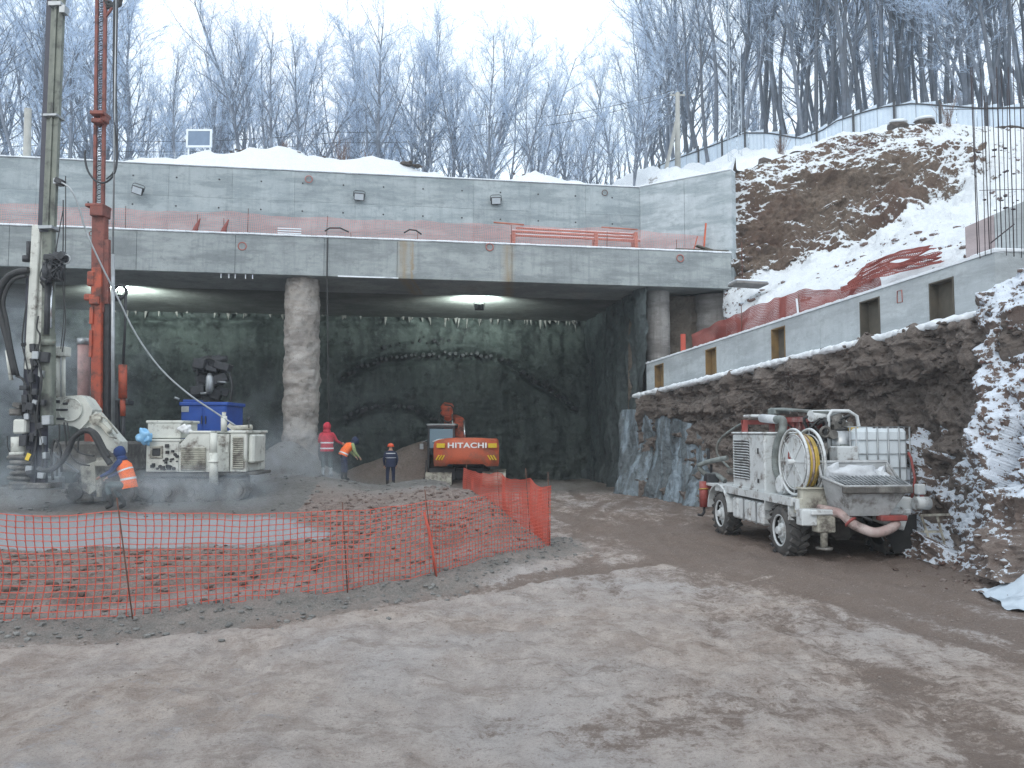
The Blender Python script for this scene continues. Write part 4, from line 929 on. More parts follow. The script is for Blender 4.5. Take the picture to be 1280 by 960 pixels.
# faded net along the deck edge
dn = root('deck_edge_net', front(-14, .5, Z_TOP), 'faded pink net strung low along the snowy edge of the deck slab', 'safety net')
xs = [-60, 40, 150, 275, 405, 520, 640, 760, 800]; b1 = []; t1 = []
for x in xs:
    s = s_of_px(x, .55); p = front(s, .55 + random.uniform(-.04, .04), Z_TOP + .02); b1.append(p); t1.append((p.x, p.y, Z_TOP + .92 + random.uniform(-.04, .04)))
pe = front(s_of_px(884, .5), .5, Z_TOP + .02); b1.append(pe); t1.append((pe.x, pe.y, Z_TOP + .78))
net(dn, b1, t1, .07, .06, .0060, M['netpink'], sag=.06, flat=True, wob=.05)
for x, h in ((40, .95), (150, 1.0), (240, .8), (275, .7), (305, 1.1), (405, .95), (437, .35), (520, .5), (640, .9), (760, .8), (848, .6)):
    s = s_of_px(x, .5); p = front(s, .5, Z_TOP); mb = MB(); mb.tube([p, p + Vector((random.uniform(-.06, .06), 0, h))], .012, 5); mb.build('post', M['rust'], dn)
s = s_of_px(882, .45); p = front(s, .45, Z_TOP); mb = MB(); mb.bar(p, p + Vector((.12, 0, 1.3)), .06); mb.build('red_post', M['red'], dn)
s = s_of_px(868, .5); p = front(s, .5, Z_TOP); mb = MB(); mb.bar(p, p + Vector((.22, 0, .75)), .035); mb.build('red_post', M['red'], dn)
for x in (238, 274):
    s = s_of_px(x, .5); p = front(s, .48, Z_TOP + .02); mb = MB(); mb.tube([p, p + Vector((.06, 0, .3)), p + Vector((.2, 0, .62))], [.14, .08, .02], 6); mb.build('bunched_net', M['netred'], dn)
mb = MB()
for i in range(4): s = s_of_px(343 + 0, .4); p = front(s, .42, Z_TOP + .12 + .09 * i); mb.bar(p, p + FD * .85, .03)
mb.build('white_slat', M['snow'], dn)
M['barpaint'] = pm('pale_orange_bars', (.46, .17, .11), (.36, .13, .09), 4, .6, .1)
# orange bars stacked on the deck
bars = root('orange_steel_bars', front(s_of_px(700, 1.0), 1.0, Z_TOP), 'bundle of long orange steel bars dusted with snow on the deck', 'steel bars')
for i, (x0, y0, x1, y1, d, r_) in enumerate(((640, 289, 796, 297, 1.0, .05), (645, 285, 792, 293, 1.1, .045), (638, 294, 800, 301, .9, .05), (617, 278, 655, 281, 1.0, .035), (752, 284, 797, 287, 1.1, .03), (700, 296, 790, 302, .85, .03))):
    a = P(x0, y0, front(s_of_px(x0, d), d).y); b = P(x1, y1, front(s_of_px(x1, d), d).y); mb = MB(); mb.tube([a, b], r_, 8); mb.build('bar', M['barpaint'], bars)
    if i < 3: mb = MB(); mb.bar(a + Vector((0, 0, r_)), b + Vector((0, 0, r_)), r_ * 1.1, r_ * .5); mb.build('snow_dusting', M['snow'], bars)
for x in (641, 745, 795):
    d = 1.0; p = front(s_of_px(x, d), d, Z_TOP); q = P(x, 292, p.y); mb = MB(); mb.box((p.x, p.y, (Z_TOP + q.z) / 2), (.12, .5, q.z - Z_TOP), ROT); mb.build('trestle', M['barpaint'], bars)
for (pts, lb) in (([(406, 289), (412, 285), (425, 285), (436, 290)], 'black cable loop lying on the deck edge by the hanging cable'), ([(505, 291), (512, 287), (520, 288), (527, 293)], 'short arched black hose on the deck edge left of the orange bars')):
    mb = MB(); mb.tube([P(x, y, front(s_of_px(x, .35), .35).y) for x, y in pts], .03, 6); o = mb.build('black_cable', M['black']); tag(o, lb, 'cable')
# red net along the beam top, sagging and crumpled
bnr = root('beam_top_net', bp(6, .8, bz(6)), 'dark red plastic net along the waler beam top, crumpled at its upper end', 'safety net')
b1 = []; t1 = []
for x, yt in ((838, 419), (870, 401), (905, 384), (930, 374), (965, 362), (1000, 361), (1030, 352), (1060, 344)):
    s = s_beam(x); p = bp(s, .95, bz(s) - .02); b1.append(p); Y = p.y; q = P(x, yt, Y); t1.append((p.x, p.y, q.z))
net(bnr, b1, t1, .045, .04, .0095, M['netred'], sag=.04, flat=True, wob=.10)
for q_ in range(5):
    o_1 = []; o_2 = []
    for x, y0, d in ((1050 + 5 * q_, 372, 1.6), (1075, 362, 2.4), (1105, 349, 3.0), (1140, 342, 3.4), (1172 - q_ * 3, 336, 3.9)):
        s = s_beam(x); p = bp(s, d, 0); a = P(x, y0 - 5 * q_, p.y + .28 * q_); b = P(x + 3, y0 - 5 * q_ - 5, p.y + .3 * q_ + .25); o_1.append(a + Vector((0, -.1, .1))); o_2.append(b + Vector((0, -.1, .1)))
    net(bnr, o_1, o_2, .05, .045, .0085, M['netred'], name='net_fold', sag=.0, flat=True, wob=.09, seed=q_ * 5)
b1 = []; t1 = []
for x, y0, y1, d in ()[:0] and ((1020, 388, 357, 1.0), (1050, 374, 345, 1.7), (1080, 362, 334, 2.6), (1110, 350, 331, 3.2), (1150, 343, 332, 3.9), (1172, 337, 333, 4.1)):
    s = s_beam(x); p = bp(s, d, 0); a = P(x, y0 - 2, p.y); b = P(x + 4, y1, p.y + 1.3); b1.append(a + Vector((0, -.1, .12))); t1.append(b + Vector((0, -.1, .12)))
None and net(bnr, b1, t1, .05, .09, .011, M['netred'], sag=.0, flat=True, wob=.10)
s = s_beam(839); p = bp(s, .5, bz(s)); mb = MB(); mb.box(p + Vector((0, 0, .42)), (.17, .1, .8), bev=.01); mb.build('orange_board', M['net'], bnr)
for x, h in ((838, 1.0), (897, 1.3), (966, 1.0)):
    s = s_beam(x); p = bp(s, .9, bz(s) - .1); mb = MB(); mb.tube([p, p + Vector((0, 0, h))], .013, 5); mb.build('post', M['rust'], bnr)
s = s_beam(966); p = bp(s, .85, bz(s)); mb = MB(); mb.bar(p + Vector((.02, 0, .25)), p + Vector((-.02, 0, .75)), .045); mb.build('white_tie', M['snow'], bnr)
mb = MB(); q = P(935, 356, 29); mb.box(q, (1.2, .9, .08), Euler((0, .04, .1)), bev=.02); mb.box(q + Vector((0, 0, .08)), (1.2, .9, .06), Euler((0, .04, .1)), m=1, bev=.03)
o = mb.build('snowy_ledge_board', [M['pile'], M['snow']]); tag(o, 'snow covered ledge slab sticking out beside the right corner of the deck', 'slab')
# small post by outcrop
mb = MB(); q = P(928, 350, 31); mb.tube([q, q + Vector((0, 0, 1.5))], .02, 5); o = mb.build('steel_stake', M['rust']); tag(o, 'thin rusty stake in the snow beside the right corner of the deck', 'stake')
# ================================================================== FROSTED FOREST, METAL FENCE, POLES
def m_bark(name, a, b, frost):
    t = NT(name); co = t.coord('World'); n = t.noise(co, 3, 5, .7, (2, 2, .4)); n2 = t.noise(co, .8, 4)
    c = t.mix(t.ramp(n, [(.35, 0.), (.65, 1.)]), a, b); c = t.mix(t.ramp(n2, [(.5, 0.), (.75, .5)]), c, frost)
    t.col(c); t.rough(.9); return t.mat
M['bark'] = m_bark('bark', (.13, .15, .185), (.20, .225, .27), (.40, .47, .58))  # frost and distance haze both paled into the bark and twig colours
M['barkdark'] = m_bark('dark_bark', (.075, .088, .11), (.13, .145, .175), (.26, .32, .40))
M['frost'] = pm('frosted_twigs', (.42, .53, .70), (.60, .72, .88), .5, .85, 0)
M['frost2'] = pm('thinly_frosted_twigs', (.28, .36, .48), (.46, .56, .70), .5, .85, 0)

class TreeB:
    def __init__(s): s.V = []; s.F = []; s.n = 0; s.tw = []
    def limb(s, pts, rs, k):
        P_ = np.array([tuple(p) for p in pts]); d = np.gradient(P_, axis=0); d /= np.linalg.norm(d, axis=1, keepdims=True) + 1e-9
        u = np.cross(d, np.array([.13, .97, .2])); u /= np.linalg.norm(u, axis=1, keepdims=True) + 1e-9; w = np.cross(d, u)
        a = np.arange(k) * 2 * np.pi / k; r = np.array(rs)[:, None, None]
        v = P_[:, None, :] + (u[:, None, :] * np.cos(a)[None, :, None] + w[:, None, :] * np.sin(a)[None, :, None]) * r
        s.V.append(v.reshape(-1, 3)); m = len(pts)
        i, j = np.meshgrid(np.arange(m - 1), np.arange(k), indexing='ij'); a0 = (i * k + j).ravel() + s.n; b0 = (i * k + (j + 1) % k).ravel() + s.n
        s.F.append(np.stack([a0, b0, b0 + k, a0 + k], 1)); s.n += m * k
def grow(rng, height, r0, forks, spread, first, twig, lean=0.0, twn=9):
    T = TreeB()
    def branch(p, d, L, r, lvl):
        n = 7 if lvl == 0 else (5 if lvl == 1 else 4); pts = [p]; rs = [r]; dd = d.copy(); st = L / n
        for i in range(n):
            dd = dd + Vector((rng.gauss(0, .07), rng.gauss(0, .07), rng.gauss(0, .05))) * (1 + .8 * lvl * .6) + Vector((0, 0, .035 * lvl)); dd.normalize()
            pts.append(pts[-1] + dd * st); rs.append(max(r * (1 - .82 * (i + 1) / n), .008))
        T.limb(pts, rs, 7 if lvl == 0 else (4 if lvl == 1 else 3))
        def at(f):
            q = f * n; i = min(int(q), n - 1); return pts[i].lerp(pts[i + 1], q - i), (pts[i + 1] - pts[i]).normalized(), rs[i] + (rs[i + 1] - rs[i]) * (q - i)
        if lvl < 2:
            m = forks if lvl == 0 else int(4 + rng.random() * 4)
            for j in range(m):
                f = first + (1 - first) * (j + rng.random()) / m if lvl == 0 else .2 + .78 * (j + rng.random()) / m
                q, dq, rq = at(min(f, .99)); a = rng.random() * 6.283; side = Vector((math.cos(a), math.sin(a), 0)); side = (side - dq * side.dot(dq)).normalized()
                ang = spread * rng.uniform(.6, 1.25)
                nd = (dq * math.cos(ang) + side * math.sin(ang)).normalized()
                l = L * (rng.uniform(.10, .21) * (1.2 - .6 * f) + .03) * (1.9 if rng.random() < .12 else 1) if lvl == 0 else L * rng.uniform(.3, .55)
                branch(q, nd, l, min(rq * .62, .10), lvl + 1)
        k = {0: 9, 1: twn - 4, 2: twn - 4}[lvl]
        for j in range(k):
            q, dq, rq = at(rng.uniform(.55 if lvl == 0 else .15, 1.0)); a = rng.random() * 6.283; side = Vector((math.cos(a), math.sin(a), rng.uniform(-.2, .5)))
            nd = (dq * rng.uniform(.5, 1.2) + side * .9).normalized(); T.tw.append((q, nd, rng.uniform(.35, 1.0) * twig))
    d = Vector((lean, rng.gauss(0, .03), 1)).normalized(); branch(Vector((0, 0, -.4)), d, height, r0, 0)
    # twigs: thin forked sprigs of frost, 3 blades each
    V = []; F = []; n = 0; nr = np.random.RandomState(int(height * 100) % 9999)
    q = np.array([tuple(t[0]) for t in T.tw]); dd = np.array([tuple(t[1]) for t in T.tw]); L = np.array([t[2] for t in T.tw])
    for rep in range(4):
        if rep == 0: b = q; e = dd
        else:
            f = nr.uniform(.15, .85, len(q))[:, None]; b = q + dd * L[:, None] * f; e = dd + nr.normal(0, .62, (len(q), 3)); e /= np.linalg.norm(e, axis=1, keepdims=True)
        l = L[:, None] * (1 if rep == 0 else nr.uniform(.35, .75, (len(q), 1))); u = np.cross(e, nr.normal(0, 1, (len(q), 3))); u /= np.linalg.norm(u, axis=1, keepdims=True) + 1e-9
        w = np.cross(e, u); r = (.0115 if rep == 0 else .0085)
        v = np.stack([b + u * r, b - u * r * .5 + w * r * .87, b - u * r * .5 - w * r * .87, b + e * l + np.array([0, 0, -.04]) * l], 1)
        V.append(v.reshape(-1, 3)); i = np.arange(len(q))[:, None] * 4 + n
        F.append(np.concatenate([i + np.array([[0, 1, 3]]), i + np.array([[1, 2, 3]]), i + np.array([[2, 0, 3]])], 0)); n += len(q) * 4
    return np.concatenate(T.V), np.concatenate(T.F), np.concatenate(V), np.concatenate(F)
def mesh_only(name, V, F, mat, smooth):
    o = meshobj(name, V, F, mat, smooth=smooth); me = o.data; bpy.data.objects.remove(o); return me
PROTO = []
specs = [(17, .17, 20, .62, .34, .95, .02), (19, .20, 22, .55, .36, .95, -.03), (15, .14, 18, .65, .30, .9, .06), (20, .24, 22, .60, .38, 1.0, .0), (13, .11, 15, .6, .32, .9, -.08), (18, .17, 13, .45, .5, .9, .04), (16, .15, 19, .7, .32, .95, .10), (21, .19, 20, .48, .42, .95, -.02), (9, .07, 11, .6, .2, .8, .05)]
for i, (h, r, fk, sp, fi, tw, ln) in enumerate(specs):
    rng = random.Random(100 + i); tv, tf, cv, cf = grow(rng, h, r, fk, sp, fi, tw, ln)
    PROTO.append((h, mesh_only('trunk', tv, tf, M['bark'], True), mesh_only('crown', cv, cf, M['frost'], False)))
PD = []
for i in (0, 3, 5, 7): rng = random.Random(300 + i); tv, tf, cv, cf = grow(rng, specs[i][0] * 1.15, specs[i][1] * 1.05, specs[i][2] - 4, .45, .5, 1.1, specs[i][6]); PD.append((specs[i][0] * 1.15, mesh_only('trunk', tv, tf, M['barkdark'], True), mesh_only('crown', cv, cf, M['frost2'], False)))
def tree(x, y, z, proto, s, label, group, rz=None, tilt=None):
    r = bpy.data.objects.new('frosted_tree', None); COL.objects.link(r); r.location = (x, y, z); r.scale = (s, s, s)
    r.rotation_euler = (random.gauss(0, .03) if tilt is None else tilt[0], random.gauss(0, .035) if tilt is None else tilt[1], random.random() * 6.28 if rz is None else rz)
    tag(r, label, 'tree', group)
    for nm, me in (('trunk', proto[1]), ('crown', proto[2])):
        o = bpy.data.objects.new(nm, me); COL.objects.link(o); o.parent = r
    return r
def fence_Y(x): return np.interp(x, [700, 800, 860, 940, 1000, 1040, 1100, 1180, 1280, 1400], [80, 68, 62, 56, 54, 52, 50, 48, 45, 41])
def top_px(x):   # sky line of the wood in the photo
    return np.interp(x, [-60, 150, 190, 215, 250, 300, 350, 400, 440, 465, 500, 530, 560, 600, 660, 700, 760, 800, 830, 870, 950, 1400], [-80, -60, 30, 60, 30, -10, 20, 45, 70, 10, 30, 5, 60, 30, 62, 75, 70, 30, -10, -60, -120, -160])
rg = random.Random(55); cnt = 0
labs = {'L': ('frosted bare tree in the dense wood behind the left part of the upper wall', 'frosted trees behind the left part of the upper wall'),
        'M': ('slender frosted bare tree behind the middle of the upper wall, under the open sky', 'slender frosted trees behind the middle of the upper wall'),
        'R': ('tall dark frosted tree behind the pale metal fence on the right hill', 'tall trees behind the metal fence on the hill')}
placed = []
def put(xpx, Y, kind, s=None, proto=None, tp=None, **kw):
    p = P(xpx, 200, Y); z = hz(p.x, Y)
    pr = proto or rg.choice(PROTO[:8] if kind != 'R' else PROTO[:8] + PD * 2)
    if tp is None: tp = top_px(xpx) + rg.uniform(-5, 110) * (1 if kind != 'M' else .8)
    zt = P(xpx, tp, Y).z; s = s or max(.45, min(1.45, (zt - z) / (pr[0] * 1.02)))
    placed.append(1); return tree(p.x, Y, z, pr, s, labs[kind][0], labs[kind][1], **kw)
# named single trees one can point to in the photo
for xpx, Y, pr, tp, lb, tl in ((475, 47, PROTO[3], 22, 'slender frosted tree with a narrow crown reaching the open sky, above the left wall floodlight', (0, 0)), (548, 48, PROTO[1], 24, 'tall twin crowned frosted tree reaching the sky at the gap left of centre', (0, 0)),
        (603, 47, PROTO[7], 35, 'frosted tree leaning slightly right just left of the upper wall third floodlight', (0, .05)), (338, 46, PROTO[5], -10, 'bare tree leaning left, thin trunk bent over the snow mound', (0, -.22)),
        (852, 66, PROTO[5], 12, 'tree with a wide dark fork beside the utility pole', (0, .0)), (886, 60, PD[1], -40, 'dark trunk leaning left behind the low end of the metal fence', (0, -.12)), (1008, 58, PD[1], -90, 'thick dark tree behind the dip of the metal fence', (0, 0)), (728, 50, PROTO[6], 130, 'crooked low tree with broken limbs left of the metal fence end', (0, .12))):
    k = 'M' if xpx < 760 else 'R'; r = put(xpx, Y, k, proto=pr, tp=tp, tilt=tl, rz=0); r['label'] = lb; del r['group']
ZONES = [(-200, 60, 'left of the grey mast'), (60, 122, 'between the grey mast and the orange lattice mast'), (122, 175, 'just right of the orange lattice mast'), (175, 232, 'left of the small board'), (232, 285, 'behind the small board'), (285, 350, 'above the highest part of the snow mound'), (350, 400, 'behind the right flank of the snow mound'), (400, 450, 'above the reddish bush'),
         (450, 510, 'above the middle floodlight of the upper wall'), (510, 575, 'behind the last debris on the snow mound'), (575, 640, 'above the right floodlight of the upper wall'), (640, 700, 'behind the small separate snow mound'), (700, 770, 'where the upper wall nears the wing wall'), (770, 835, 'left of the utility pole'), (835, 905, 'between the utility pole and the lattice mast'), (905, 950, 'behind the lattice mast'), (950, 1005, 'behind the dip of the metal fence'), (1005, 1060, 'where the metal fence climbs again'), (1060, 1110, 'above the left boulder of the crest'), (1110, 1160, 'above the two crest boulders'), (1160, 1215, 'left of the rebar'), (1215, 1270, 'behind the left bars of the rebar'), (1270, 1600, 'at the right edge past the rebar')]
def zlabel(r, xpx, Y, look):
    z = [q[2] for q in ZONES if q[0] <= xpx < q[1]][0]; near = Y - (fence_Y(xpx) if xpx > 790 else 40) < 9
    r['label'] = look + ' ' + ('nearer ' if near else 'farther ') + 'frosted tree ' + z; r['group'] = 'frosted trees ' + z
for i in range(62):                                  # left wood
    x = -70 + 500 * (i + rg.random()) / 62; Y = rg.choice((42, 46, 50, 55, 60, 66)) + rg.uniform(-2, 2); zlabel(put(x, Y, 'L'), x, Y, 'slender bare')
for i in range(46):
    x = 425 + 390 * (i + rg.random()) / 46; Y = rg.choice((46, 50, 56, 62, 70)) + rg.uniform(-2, 2); Y = min(Y, fence_Y(x) - 4) if x > 760 else Y
    zlabel(put(x, Y, 'M', proto=rg.choice((PROTO[0], PROTO[1], PROTO[2], PROTO[4], PROTO[6], PROTO[7]))), x, Y, 'slender pale')
for i in range(84):                                 # right wood behind the fence
    x = 800 + 580 * (i + rg.random()) / 84; Y = fence_Y(x) + 1.5 + rg.random() ** 1.3 * 22; zlabel(put(x, Y, 'R', tp=top_px(x) + rg.uniform(-40, 60)), x, Y, 'tall grey')
for i in range(26):
    x = 1010 + 330 * (i + rg.random()) / 26; Y = fence_Y(x) + 1.5 + rg.random() * 6; zlabel(put(x, Y, 'R', proto=rg.choice(PD), tp=-150), x, Y, 'thick dark trunked')
# far wood, one mass: joined copies
def far_wood(n, x0, x1, Y0, Y1, seed):
    rr = random.Random(seed); VV = []; FF = []; n0 = 0; V2 = []; F2 = []; n2 = 0
    data = []
    for me in (PROTO[0], PROTO[1], PROTO[5], PROTO[7]):
        d = []
        for m in me[1:]:
            v = np.zeros(len(m.vertices) * 3, dtype=np.float32); m.vertices.foreach_get('co', v); k = len(m.polygons[0].vertices); f = np.zeros(len(m.loops), dtype=np.int32); m.loops.foreach_get('vertex_index', f); d.append((v.reshape(-1, 3), f.reshape(-1, k)))
        data.append((me[0], d))
    for i in range(n):
        x = x0 + (x1 - x0) * (i + rr.random()) / n; Y = rr.uniform(Y0, Y1); p = P(x, 200, Y); z = float(H(np.array([p.x]), np.array([Y]))[0]) - .3
        h, d = rr.choice(data); a = rr.random() * 6.28; s = max(.5, min(1.7, (P(x, top_px(x) + rr.uniform(25, 110), Y).z - z) / h)); c, sn = math.cos(a) * s, math.sin(a) * s
        Rm = np.array([[c, -sn, 0], [sn, c, 0], [0, 0, s]])
        v, f = d[0]; VV.append(v @ Rm.T + np.array([p.x, Y, z])); FF.append(f + n0); n0 += len(v)
        v, f = d[1]; keep = np.random.RandomState(i).rand(len(f)) < .0; 
        m = len(v) // 4; kk = np.random.RandomState(i).choice(m, m // 3, replace=False); vv = v.reshape(m, 4, 3)[kk].copy(); base_ = vv[:, :3].mean(1, keepdims=True); vv[:, :3] = base_ + (vv[:, :3] - base_) * 1.8; vv = vv.reshape(-1, 3)
        V2.append(vv @ Rm.T + np.array([p.x, Y, z])); ii = np.arange(len(kk))[:, None] * 4 + n2; F2.append(np.concatenate([ii + np.array([[0, 1, 3]]), ii + np.array([[1, 2, 3]])], 0)); n2 += len(vv)
    r = root('far_wood', (0, Y0, 14), 'far frosted wood closing the gaps between the nearer trunks', 'wood'); r['kind'] = 'stuff'
    off = np.array([0, Y0, 14])
    meshobj('trunks', np.concatenate(VV) - off, np.concatenate(FF), M['bark'], r, kind='stuff'); meshobj('twigs', np.concatenate(V2) - off, np.concatenate(F2), M['frost'], r, smooth=False, kind='stuff')
far_wood(70, -120, 1450, 74, 118, 5)
# low brush on the snow
M['brush'] = pm('dry_stems', (.22, .15, .12), (.14, .1, .09), 5, .9, 0)
def brush(p, h, n, mat, label):
    mb = MB()
    for i in range(n):
        a = random.random() * 6.28; l = h * random.uniform(.5, 1); t = random.uniform(.1, .5); e = Vector((math.cos(a) * t * l, math.sin(a) * t * l, l)); q = Vector(p) + Vector((random.uniform(-.15, .15), random.uniform(-.1, .1), -.05))
        mb.tube([q, q + e * .5 + Vector((0, 0, .05)), q + e], [.012, .009, .004], 3, caps=False)
        for k in range(3): m_ = q + e * random.uniform(.3, .9); mb.tube([m_, m_ + Vector((random.uniform(-.2, .2), random.uniform(-.1, .1), random.uniform(.1, .3))) * h], [.006, .003], 3, caps=False)
    o = mb.build('dry_bush', mat); return tag(o, label, 'bush')
for x, y, Y, h, n, lb in ((428, 186, 36.5, 1.9, 22, 'reddish dry bush on the snow mound above the left wall floodlight'), (355, 190, 35, .8, 20, 'snow dusted dry bush on the snow mound, left of the reddish bush'), (460, 196, 35.8, .8, 14, 'small dry bush on the snow mound, right of the reddish bush'), (975, 186, 42, 1.3, 26, 'grey dry bush below the dip of the metal fence'), (1185, 158, 36, 1.5, 22, 'frosted dry bush on the snow left of the rebar'), (1075, 172, 38, .8, 14, 'small dry bush above the brown outcrop crest')):
    p = P(x, y, Y); p.z = hz(p.x, p.y); brush(p, h, n, M['brush'], lb)
# ------------------------------------------------------------------ stepped metal sheet fence on the hill
M['sheet'] = pm('pale_metal_sheet', (.57, .66, .75), (.5, .59, .69), 2, .45, 0, .01)
M['sheet2'] = pm('faded_metal_sheet', (.56, .65, .73), (.5, .58, .67), 2, .5, 0, .01)
mf = root('metal_fence', P(1000, 190, 54), 'pale blue sheet metal fence with stepped top and dark posts climbing the hill', 'fence')
fp = [(745, 236, 78), (800, 217, 68), (830, 203, 65), (860, 192, 62), (900, 177, 59), (930, 165, 56.5), (960, 165, 55.5), (1000, 172, 54), (1025, 163, 53), (1045, 150, 52), (1075, 140, 51), (1100, 133, 50), (1140, 128, 49), (1180, 131, 48), (1225, 134, 46.5), (1280, 133, 45), (1330, 130, 43.5), (1400, 126, 41.5)]
fpt = [P(*q) for q in fp]; Lf = np.concatenate([[0], np.cumsum([math.hypot(b.x - a.x, b.y - a.y) for a, b in zip(fpt[:-1], fpt[1:])])])
def fat(s): return Vector((np.interp(s, Lf, [q.x for q in fpt]), np.interp(s, Lf, [q.y for q in fpt]), np.interp(s, Lf, [q.z for q in fpt])))
s = 0.0; w = 1.12; i = 0
while s < Lf[-1] - w:
    a = fat(s); b = fat(s + w - .03); up = .16; zt = a.z; nrm = Vector((b.y - a.y, -(b.x - a.x), 0)).normalized() * .025
    # a sheet keeps its own square top, so the fence steps; corrugated front
    mb = MB(); k = 8; vs = []
    zl, zr = (a.z - .05, b.z + .20) 
    for j in range(k + 1):
        f = j / k; q = a.lerp(b, f) + nrm * (1 if j % 2 else -1) * .6; vs.append((q.x, q.y, zl + (zr - zl) * f)); 
    for j in range(k + 1):
        f = j / k; q = a.lerp(b, f) + nrm * (1 if j % 2 else -1) * .6; vs.append((q.x, q.y, a.z - 2.9))
    mb.add(vs, [(j, j + 1, j + k + 2, j + k + 1) for j in range(k)]); mb.build('sheet', M['sheet'] if i % 3 else M['sheet2'], mf)
    s += w; i += 1
s = .3
while s < Lf[-1]:
    a = fat(s) + Vector((-.03, -.12, 0)); mb = MB(); mb.box((a.x, a.y, a.z - 1.2), (.12, .10, 2.9)); mb.build('post', M['darksteel'], mf); s += 2.55
for dz in (-.10, -1.45):
    mb = MB(); mb.tube([fat(x) + Vector((0, -.09, dz)) for x in np.linspace(0, Lf[-1], 90)], .045, 4); mb.build('rail', M['darksteel'], mf)
# ------------------------------------------------------------------ poles, wires, lattice mast, board
M['polec'] = pm('pole_concrete', (.42, .42, .39), (.33, .33, .31), 2, .85, .2)
p = P(847, 210, 48); zb = hz(p.x, p.y) - .5; up_ = root('utility_pole', (p.x, p.y, zb), 'tall weathered utility pole with insulators behind the wing wall', 'utility pole')
tp = P(847, 116, 48); mb = MB(); mb.tube([(p.x, p.y, zb), tp], [.19, .13], 8); mb.build('shaft', M['polec'], up_)
mb = MB(); mb.bar(P(832, 214, 47.6), P(846, 150, 48), .16); mb.build('strut', M['polec'], up_)
mb = MB(); mb.bar(tp + Vector((-.45, 0, -.15)), tp + Vector((.45, 0, -.15)), .08); mb.build('crossarm', M['polec'], up_)
for dx in (-.4, 0, .4): mb = MB(); mb.cyl(tp + Vector((dx, 0, -.1)), tp + Vector((dx, 0, .1)), .05, .03, 8); mb.build('insulator', M['lampglass'], up_)
for dx, ye, lb in ((-.4, 165, 'upper sagging power wire running left from the utility pole'), (.4, 178, 'lower sagging power wire running left from the utility pole')):
    a = tp + Vector((dx, 0, .1)); pts = [a]; chain = [(847, 0), (640, 52), (420, 50), (120, 48), (-120, 47)]
    ys = [116, 150 + (ye - 165), ye, ye + 10, ye + 15]
    cur = []
    for (x, Y), y in zip(chain[1:], ys[1:]): cur.append(P(x, y, Y))
    allp = [a] + cur; out = []
    for q0, q1 in zip(allp[:-1], allp[1:]):
        for k in range(8): f = k / 8; q = q0.lerp(q1, f); q.z -= .5 * 4 * f * (1 - f) * .6; out.append(q)
    out.append(allp[-1]); mb = MB(); mb.tube(out, .018, 4); o = mb.build('power_wire', M['darksteel']); tag(o, lb, 'wire')
p = P(35, 200, 40); pl = P(35, 136, 40); mb = MB(); mb.tube([(p.x, p.y, hz(p.x, p.y) - .5), pl], [.2, .17], 8); o = mb.build('concrete_post', M['polec']); tag(o, 'thick pale concrete post in the wood at the far left', 'post')
M['lat'] = pm('frosted_lattice_steel', (.50, .56, .62), (.42, .48, .54), 3, .7, 0)
p = P(919, 215, 52); zb = hz(p.x, p.y) - .5; lm = root('lattice_mast', (p.x, p.y, zb), 'slender pale lattice mast rising between the wing wall and the brown outcrop', 'lattice mast'); hw = .36
for sx in (-1, 1):
    for sy in (-1, 1): mb = MB(); mb.bar((p.x + sx * hw, p.y + sy * hw, zb), (p.x + sx * hw, p.y + sy * hw, zb + 21), .03); mb.build('leg', M['lat'], lm)
mb = MB()
for i in range(36):
    z0 = zb + i * .58; z1 = z0 + .58; sg = 1 if i % 2 else -1
    for (ax, ay, bx2, by2) in ((-1, -1, 1, -1), (1, -1, 1, 1), (1, 1, -1, 1), (-1, 1, -1, -1)):
        mb.bar((p.x + ax * hw * sg, p.y + ay * hw, z0) if ay == by2 else (p.x + ax * hw, p.y + ay * hw * sg, z0), (p.x + bx2 * hw * sg, p.y + by2 * hw, z1) if ay == by2 else (p.x + bx2 * hw, p.y + by2 * hw * sg, z1), .016)
mb.build('lacing', M['lat'], lm, kind='stuff')
c = P(249, 173, 36); bo = root('board', (c.x, c.y, hz(c.x, c.y)), 'small grey blue board with a white frame standing on the snow at left', 'board')
M['slate'] = pm('slate_board', (.16, .23, .33), (.13, .19, .28), 3, .5, 0); M['whitepaint'] = pm('white_painted_wood', (.75, .8, .84), (.65, .7, .75), 4, .6, .1)
mb = MB(); mb.box(c, (1.0, .04, .66)); mb.build('panel', M['slate'], bo)
mb = MB()
for d, sz in (((0, 0, .38), (1.18, .07, .09)), ((-.545, 0, 0), (.09, .07, .67)), ((.545, 0, 0), (.09, .07, .67)), ((0, 0, -.38), (1.18, .07, .09))): mb.box(c + Vector(d), sz)
mb.build('frame', M['whitepaint'], bo)
for dx in (-.5, .5): mb = MB(); mb.box((c.x + dx, c.y + .06, c.z - .55), (.07, .04, 1.2)); mb.build('leg', M['whitepaint'], bo)
sf = root('wire_fence', P(150, 190, 35.5), 'low frosted wire fence behind the left end of the upper wall', 'fence')
for i in range(9): q = P(128 + i * 13, 190, 35.2); q.z = hz(q.x, q.y); mb = MB(); mb.tube([q, q + Vector((0, 0, .75))], .02, 4); mb.build('post', M['lat'], sf)
for dz in (.3, .55, .72): mb = MB(); mb.tube([Vector((q.x, q.y, hz(q.x, q.y) + dz)) for q in [P(128 + i * 13, 190, 35.2) for i in range(9)]], .009, 4); mb.build('wire', M['lat'], sf)
mb = MB(); q = P(955, 198, 36); mb.box((q.x, q.y, hz(q.x, q.y) + .25), (.5, .4, .7), Euler((.1, .15, .3)), bev=.05); o = mb.build('stump', M['debris']); tag(o, 'dark block like stump in the snow left above the brown outcrop', 'stump')
